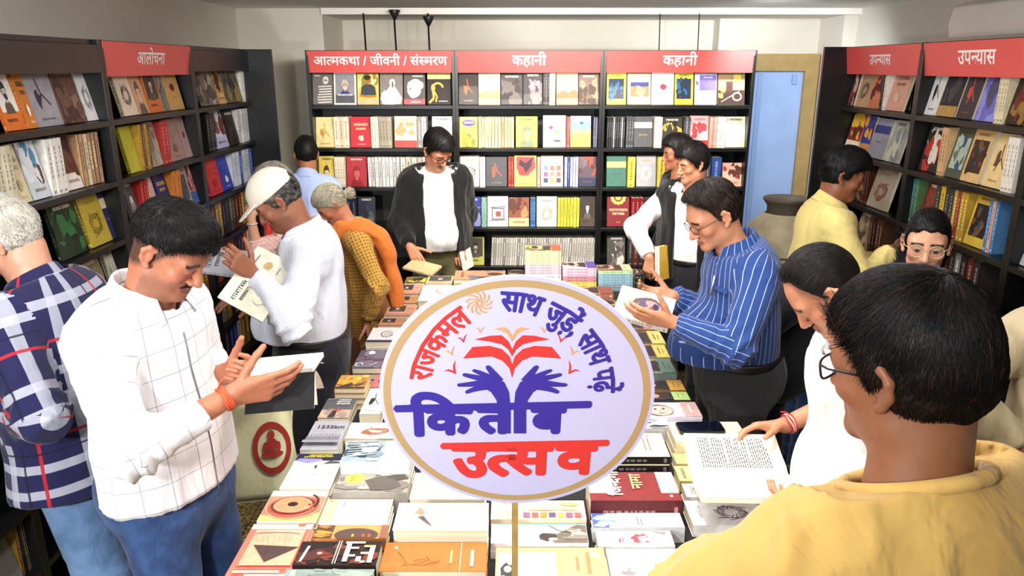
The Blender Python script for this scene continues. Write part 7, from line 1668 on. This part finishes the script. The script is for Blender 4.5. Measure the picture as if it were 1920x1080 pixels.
# ------------------------------------------------------------------ things held, carried and standing about
def frame3(x, y, z, o): M = Matrix([[x[0], y[0], z[0], o[0]], [x[1], y[1], z[1], o[1]], [x[2], y[2], z[2], o[2]], [0, 0, 0, 1]]); return M
def facing(u, v, Y, roll=0, pitch=0, yaw=0):
    """a frame at a point of the room whose z axis looks back to the viewer's side, then turned"""
    o = A(u, v, Y); z = nrm(V3(0, 0, CAM_H)-o); x = nrm(np.cross(V3(0, 0, 1), z)); y = np.cross(z, x)
    return frame3(x, y, z, o) @ Matrix.Rotation(rad(yaw), 4, 'Y') @ Matrix.Rotation(rad(pitch), 4, 'X') @ Matrix.Rotation(rad(roll), 4, 'Z')
def open_book(name, label, S0, S1, dA, dB, wA, wB, cover, t=.012, inner='#f4f0e6', text=None, leaves=6, mid=None):
    """open book along the spine S0-S1, sides going dA and dB; cover on the outside, page blocks inside"""
    S0, S1 = V3(*S0), V3(*S1); ax = nrm(S1-S0); dA = nrm(dA-ax*np.dot(dA, ax)); dB = nrm(dB-ax*np.dot(dB, ax)); o = (S0+S1)/2
    mid = nrm(dA+dB) if mid is None else nrm(V3(*mid)-ax*np.dot(ax, V3(*mid)))     # points to the reading side
    root = empty(name, tuple(o), label, 'book', 'books held by visitors')
    L = np.linalg.norm(S1-S0)
    def side(d, w, col_):
        n = nrm(mid-d*np.dot(mid, d)); mb = MB(); P = lambda a, b, c: Vector(ax*a+d*b+n*c)
        def slab(c0, c1, w_, inset, cc):
            k = 6; vs = []
            for i in range(k+1):
                b = w_*i/k; bul = .35*t*math.sin(min(1, i/2.5)*math.pi)*(c1 > .002)
                for a, c in ((-L/2+inset, c0), (L/2-inset, c0), (L/2-inset, c1+bul), (-L/2+inset, c1+bul)): vs.append(P(a, b, c))
            fs = [(0, 1, 2, 3), (4*k+3, 4*k+2, 4*k+1, 4*k)]
            for i in range(k):
                for j in range(4): fs.append((i*4+j, i*4+4+j, i*4+4+(j+1) % 4, i*4+(j+1) % 4))
            return vs, fs
        vs, fs = slab(-.0006, .0006, w, 0, None); mb.add(vs, fs, lin(cover)); c = mb.build('cover', M_PRINT, root)
        pb = MB(); vs, fs = slab(.0008, t, w-.004, .003, None); pb.add(vs, fs, lin(inner), 0)
        if text and text == ('A' if d is dA else 'B'):
            r = random.Random(4); rows = 30
            def hb(b): i_ = b/w*6; lo_ = int(i_); f2 = lambda q_: .35*t*math.sin(min(1, q_/2.5)*math.pi); return t+.0008+f2(lo_)*(1-i_+lo_)+f2(lo_+1)*(i_-lo_)
            for i in range(rows):
                a = -L*.36+L*.72*i/rows; b = w*.12; da = L*.72/rows*.42
                while b < w*.86:
                    g = min(r.uniform(.006, .016), w*.86-b); pb.add([P(a, b, hb(b)), P(a, b+g, hb(b+g)), P(a+da, b+g, hb(b+g)), P(a+da, b, hb(b))], [(0, 1, 2, 3)], lin('#3a3836')); b += g+.0035
                    if r.random() < .03: break
        pb.build('page_block', M_PRINT, root)
    side(dA, wA, cover); side(dB, wB, cover)
    lm = MB()
    for i in range(leaves):
        f_ = (i+1)/(leaves+1); k = 5; vs = []
        for j in range(k+1):
            q_ = nrm(dA*(1-f_)+dB*f_+mid*.25)*((wA+(wB-wA)*f_)-.004)*j/k+mid*(.004+t*.5+.010*math.sin(j/k*3.1))
            vs += [Vector(ax*(-L/2+.003)+q_), Vector(ax*(L/2-.003)+q_)]
        lm.add(vs, [(2*j, 2*j+1, 2*j+3, 2*j+2) for j in range(k)], lin(inner), 0, True)
    if leaves: lm.build('loose_leaves', M_PRINT, root)
    return root
# the book of the man in the checked shirt
s0, s1 = A(462, 708, 1.89), A(590, 697, 1.89)
open_book('open_book', 'open book with black cover in the hands of the checked-shirt man', s0, s1, A(585, 763, 1.835)-A(588, 698, 1.89), A(560, 674, 2.0)-A(560, 700, 1.89), .100, .12, '#0c0b0e', leaves=4, mid=(-.25, .55, .6))
# the open book in front of the bowed man
s0, s1 = np.array(atZ(1294, 893, .885)), np.array(atZ(1478, 896, .885))
open_book('open_book', 'large open book with printed page held by bowed man in white', s0, s1, np.array([0, .94, .34]), np.array([0, -1, .06]), .155, .15, '#c9b890', t=.014, text='A', leaves=0, inner='#e6e0d0', mid=(0, -.3, 1))
# book of the striped-shirt man
b = book('paperback_book', .145, .205, .022, '#e9e2d6', None, None, 'pale book with a reddish face on its cover held by striped-shirt man', 'books held by visitors', custom=None)
mb = MB(); a = Art(.145, .205, 77); a.E(.42, .44, .40, .33, '#5f4c48', 22, .04); a.E(.46, .42, .27, .24, '#d98a86', 18, .05); a.E(.46, .36, .12, .05, '#b0413f', 12); a.E(.52, .55, .2, .07, '#5a4a6a', 12, .1); a.E(.56, .3, .12, .06, '#2c2a4a', 10, .2)
for sxx in (.36, .55): a.E(sxx, .47, .035, .016, '#5a2a2a', 8)
for k, (pts, c) in enumerate(a.L):
    ar = sum(pts[i][0]*pts[(i+1) % len(pts)][1]-pts[(i+1) % len(pts)][0]*pts[i][1] for i in range(len(pts)))
    if ar < 0: pts = pts[::-1]
    mb.poly([(x-.145/2, y-.205/2, .0223+k*.00015) for x, y in pts], c)
mb.build('cover_picture', M_PRINT, b)
b.matrix_world = facing(1207, 582, 2.66, 74, -38, 8)
# two books of the cap man
b = book('paperback_book', .13, .19, .012, '#8d8b90', art_for('title', .13, .19, '#8d8b90', '#3a383c', '#77757a', 61), None, 'grey book with dark print in the raised hand of cap man', 'books held by visitors', seed=61); b.matrix_world = facing(420, 493, 2.74, 72, -42, 0)
b = book('paperback_book', .13, .19, .012, '#e6e2d0', art_for('dot', .13, .19, '#e6e2d0', '#c9b070', '#55534c', 62), None, 'cream book with a golden ring in front of the cap man', 'books held by visitors', seed=62); b.matrix_world = facing(506, 506, 2.80, 52, -35, 0)
b = book('paperback_book', .12, .18, .010, '#dcdcc4', art_for('title', .12, .18, '#dcdcc4', '#3a3a34', '#dcdcc4', 63), None, 'pale green-grey book with a short dark title below cap man\'s hand', 'books held by visitors', seed=63); b.matrix_world = facing(468, 557, 2.62, 52, -20, 0)
# booklet of the man in the jacket, papers in his other hand, book of the waistcoat man
b = book('paperback_book', .13, .20, .012, '#c2aa80', None, '#e8dcc0', 'tan booklet the jacket man rests on the table corner', 'books held by visitors', seed=64); b.matrix_world = facing(792, 503, 4.44, 58, -62, 0)
b = book('paperback_book', .12, .19, .010, '#e4e0d0', None, None, 'thin cream booklet at the left side of jacket man', 'books held by visitors', seed=65); b.matrix_world = facing(872, 478, 4.80, 18, 0, 55)
b = book('paperback_book', .13, .20, .030, '#d9b040', None, '#efe8e0', 'yellow and white book hanging from the hand of waistcoat man', 'books held by visitors', seed=66); b.matrix_world = facing(1238, 492, 4.36, 8, 0, 62)
# ------------------------------------------------------------------ cotton bag
bg = A(486, 862, 2.36); BX, BY = float(bg[0]), float(bg[1])
root = empty('tote_bag', (BX, BY, .56), 'cream cotton tote bag with a dark red oval emblem beside the table', 'bag')
def bag_mesh():
    n, m = 40, 12; V = []; Q = []
    for j in range(m+1):
        z = .36*j/m; k = j/m; hw = .135-.012*math.sin(k*3); hd = .058*(1-.75*k**1.5)
        for i in range(n):
            a = 2*math.pi*i/n; ca, sa = math.cos(a), math.sin(a); e = .5
            x = hw*math.copysign(abs(ca)**e, ca); y = hd*math.copysign(abs(sa)**.8, sa)
            V.append((x+.004*math.sin(7*k+3*a), y+.007*math.sin(5*a+6*k)*k, z+.012*math.sin(2*a)*k))
    for j in range(m):
        for i in range(n): Q.append((j*n+i, j*n+(i+1) % n, (j+1)*n+(i+1) % n, (j+1)*n+i))
    V.append((0, 0, 0)); c = len(V)-1
    return V, Q, c, n
V, Q, c, n = bag_mesh(); mb = MB(); mb.add(V, Q, (1, 1, 1), 0, True); mb.add(V[:n]+[V[c]], [(n, (i+1) % n, i) for i in range(n)])
RB = Matrix.Rotation(rad(12), 4, 'Z'); mb.v = [tuple(RB @ Vector(q_)) for q_ in mb.v]
bagm = mb.build('bag_body', mat('bag_canvas', '#ddd9ae', .9, bmp=.4, bscale=60, bdist=.004), root); sd = bagm.modifiers.new('thick', 'SOLIDIFY'); sd.thickness = .003
mb = MB()
def onbag(x, z): k = z/.36; hd = .058*(1-.75*k**1.5); e = max(0, 1-(abs(x)/.135)**3)**.5; return RB @ Vector((x, -hd*e-.0065, z))
for r0, r1 in ((.078, .058),):
    N_ = 36; pts = [onbag(.052+r*.80*math.cos(2*math.pi*i/N_), .19+r*1.2*math.sin(2*math.pi*i/N_)) for r in (r0, r1) for i in range(N_)]
    mb.add(pts, [(i, (i+1) % N_, N_+(i+1) % N_, N_+i) for i in range(N_)])
for cx_, cz_, rx_, rz_ in ((.052, .238, .012, .016), (.052, .205, .020, .022), (.052, .170, .036, .013), (.030, .196, .007, .018), (.074, .196, .007, .018)):
    mb.add([onbag(cx_+rx_*math.cos(i*.4488), cz_+rz_*math.sin(i*.4488)) for i in range(14)], [tuple(range(14))])
mb.build('emblem', mat('bag_red', '#9a2a22', .8), bagm)
hand_p = P2.Wt['l']+V3(.03, -.0, -.03)-V3(BX, BY, .56)
def strap(p0, p1, p2, w, name, m):
    mb = MB(); n = 10; vs = []
    for i in range(n+1):
        t = i/n; q_ = Vector(p0)*(1-t)**2+Vector(p1)*2*t*(1-t)+Vector(p2)*t*t; vs += [q_-Vector((w/2, .002*math.sin(9*t), 0)), q_+Vector((w/2, 0, 0))]
    mb.add(vs, [(2*i, 2*i+1, 2*i+3, 2*i+2) for i in range(n)], (1, 1, 1), 0, True); o = mb.build(name, m, root); s_ = o.modifiers.new('thick', 'SOLIDIFY'); s_.thickness = .004
M_STRAPW = mat('strap_white', '#e9e6dc', .85, bmp=.3, bscale=80); M_STRAPR = mat('strap_red', '#d8402c', .8)
hp_ = tuple(hand_p)
for sx, yy in ((-.06, -.035), (.07, -.03)): strap((sx, yy, .35), (sx*.8, yy, .5), (hp_[0]+sx*.1, hp_[1], hp_[2]), .045, 'handle', M_STRAPW)
for sx, yy in ((-.075, .03), (.03, .03)): strap((sx, yy, .35), (sx*.9, yy, .5), (hp_[0]+sx*.1, hp_[1], hp_[2]), .022, 'handle', M_STRAPR)
# ------------------------------------------------------------------ clay pot on a low stand
pc_ = A(1470, 372, 5.25); PX, PY = float(pc_[0])+.02, 5.25
st = empty('pot_stand', (PX, PY, 0), 'dark low stool under the big clay pot', 'stool')
mb = MB(); mb.box((-.2, -.2, .38), (.2, .2, .42)); mb.build('seat', M_CASE, st, .004)
for sx in (-1, 1):
    for sy in (-1, 1): mb = MB(); mb.box((sx*.17-.02, sy*.17-.02, 0), (sx*.17+.02, sy*.17+.02, .38)); mb.build('leg', M_CASE, st)
zt = float(pc_[2])
pot = empty('clay_pot', (PX, PY, .4205), 'large grey-brown clay pot with a dark rim standing by the blue door', 'pot')
H_ = zt-.4205
mb = MB(); mb.lathe([(.0, .0), (.14, .0), (.20, .06), (.265, .18), (.29, .32), (.285, .42), (.245, .50), (.175, H_-.13), (.135, H_-.10)], 48); mb.build('pot_body', mat('clay', '#9c927a', .8, noise=.22, nscale=7, bmp=.3, bscale=40, bdist=.004), pot)
mb = MB(); mb.lathe([(.125, H_-.12), (.128, H_-.05), (.150, H_-.02), (.160, H_-.005), (.155, H_+.006), (.140, H_), (.118, H_-.03), (.112, H_-.12)], 48); mb.build('rim', mat('dark_clay', '#4a4136', .75, noise=.2, nscale=14), pot)
mb = MB(); mb.lathe([(.2885, .315), (.2925, .325), (.2885, .335)], 48); mb.build('seam_band', MATS['dark_clay'], pot)
# ------------------------------------------------------------------ backpack on the stooping person
p = p15; s = p.s; back = -p.ft; cpt = p.pel+p.u*.27*s+back*.26*s
root = empty('backpack', tuple(cpt), 'black backpack with hanging zips on the stooping person', 'backpack')
F_ = Field(cpt-.36, cpt+.36, .010)
for a_, b_, r_ in ((-.15, .15, .10),): 
    for o_ in (-.07, .07): F_.add(Cap(cpt+p.rt*o_+p.u*a_, cpt+p.rt*o_+p.u*b_, .10, .095, p.rt, .85), .05)
F_.add(Cap(cpt+back*.07-p.u*.12-p.rt*.06, cpt+back*.07-p.u*.12+p.rt*.06, .07, .07), .03)
V, Q = F_.mesh(); V = V+noise3(V, 3, 20)[:, None]*.006; mesh_obj('pack_body', V-cpt, Q, cloth('pack_nylon', '#12131a', .6, wr=.3), root)
F_ = Field(cpt-.36, cpt+.36, .010); F_.add(Cap(cpt+p.u*.20-p.rt*.08, cpt+p.u*.20+p.rt*.08, .07, .07), .03); V, Q = F_.mesh(); mesh_obj('top_flap', V-cpt, Q, cloth('pack_navy', '#2a2f5c', .6, wr=.3), root)
for k in (-1, 1):
    mb = MB(); q0 = cpt+back*.12+p.rt*.05*k-p.rt*.06; mb.tube([Vector(q0-cpt), Vector(q0-V3(0, 0, .04)-cpt-p.rt*.004), Vector(q0-V3(0, 0, .075)-cpt)], .004, 6); mb.build('zip_pull', mat('zip_steel', '#9a9a9c', .3, .8), root)
mb = MB(); q0 = cpt+p.u*.22-p.rt*.10; mb.tube([Vector(q0-cpt+back*.02), Vector(q0-cpt+V3(-.03, -.06, .02))], .008, 6); mb.build('strap_buckle', M_WHITE, root)
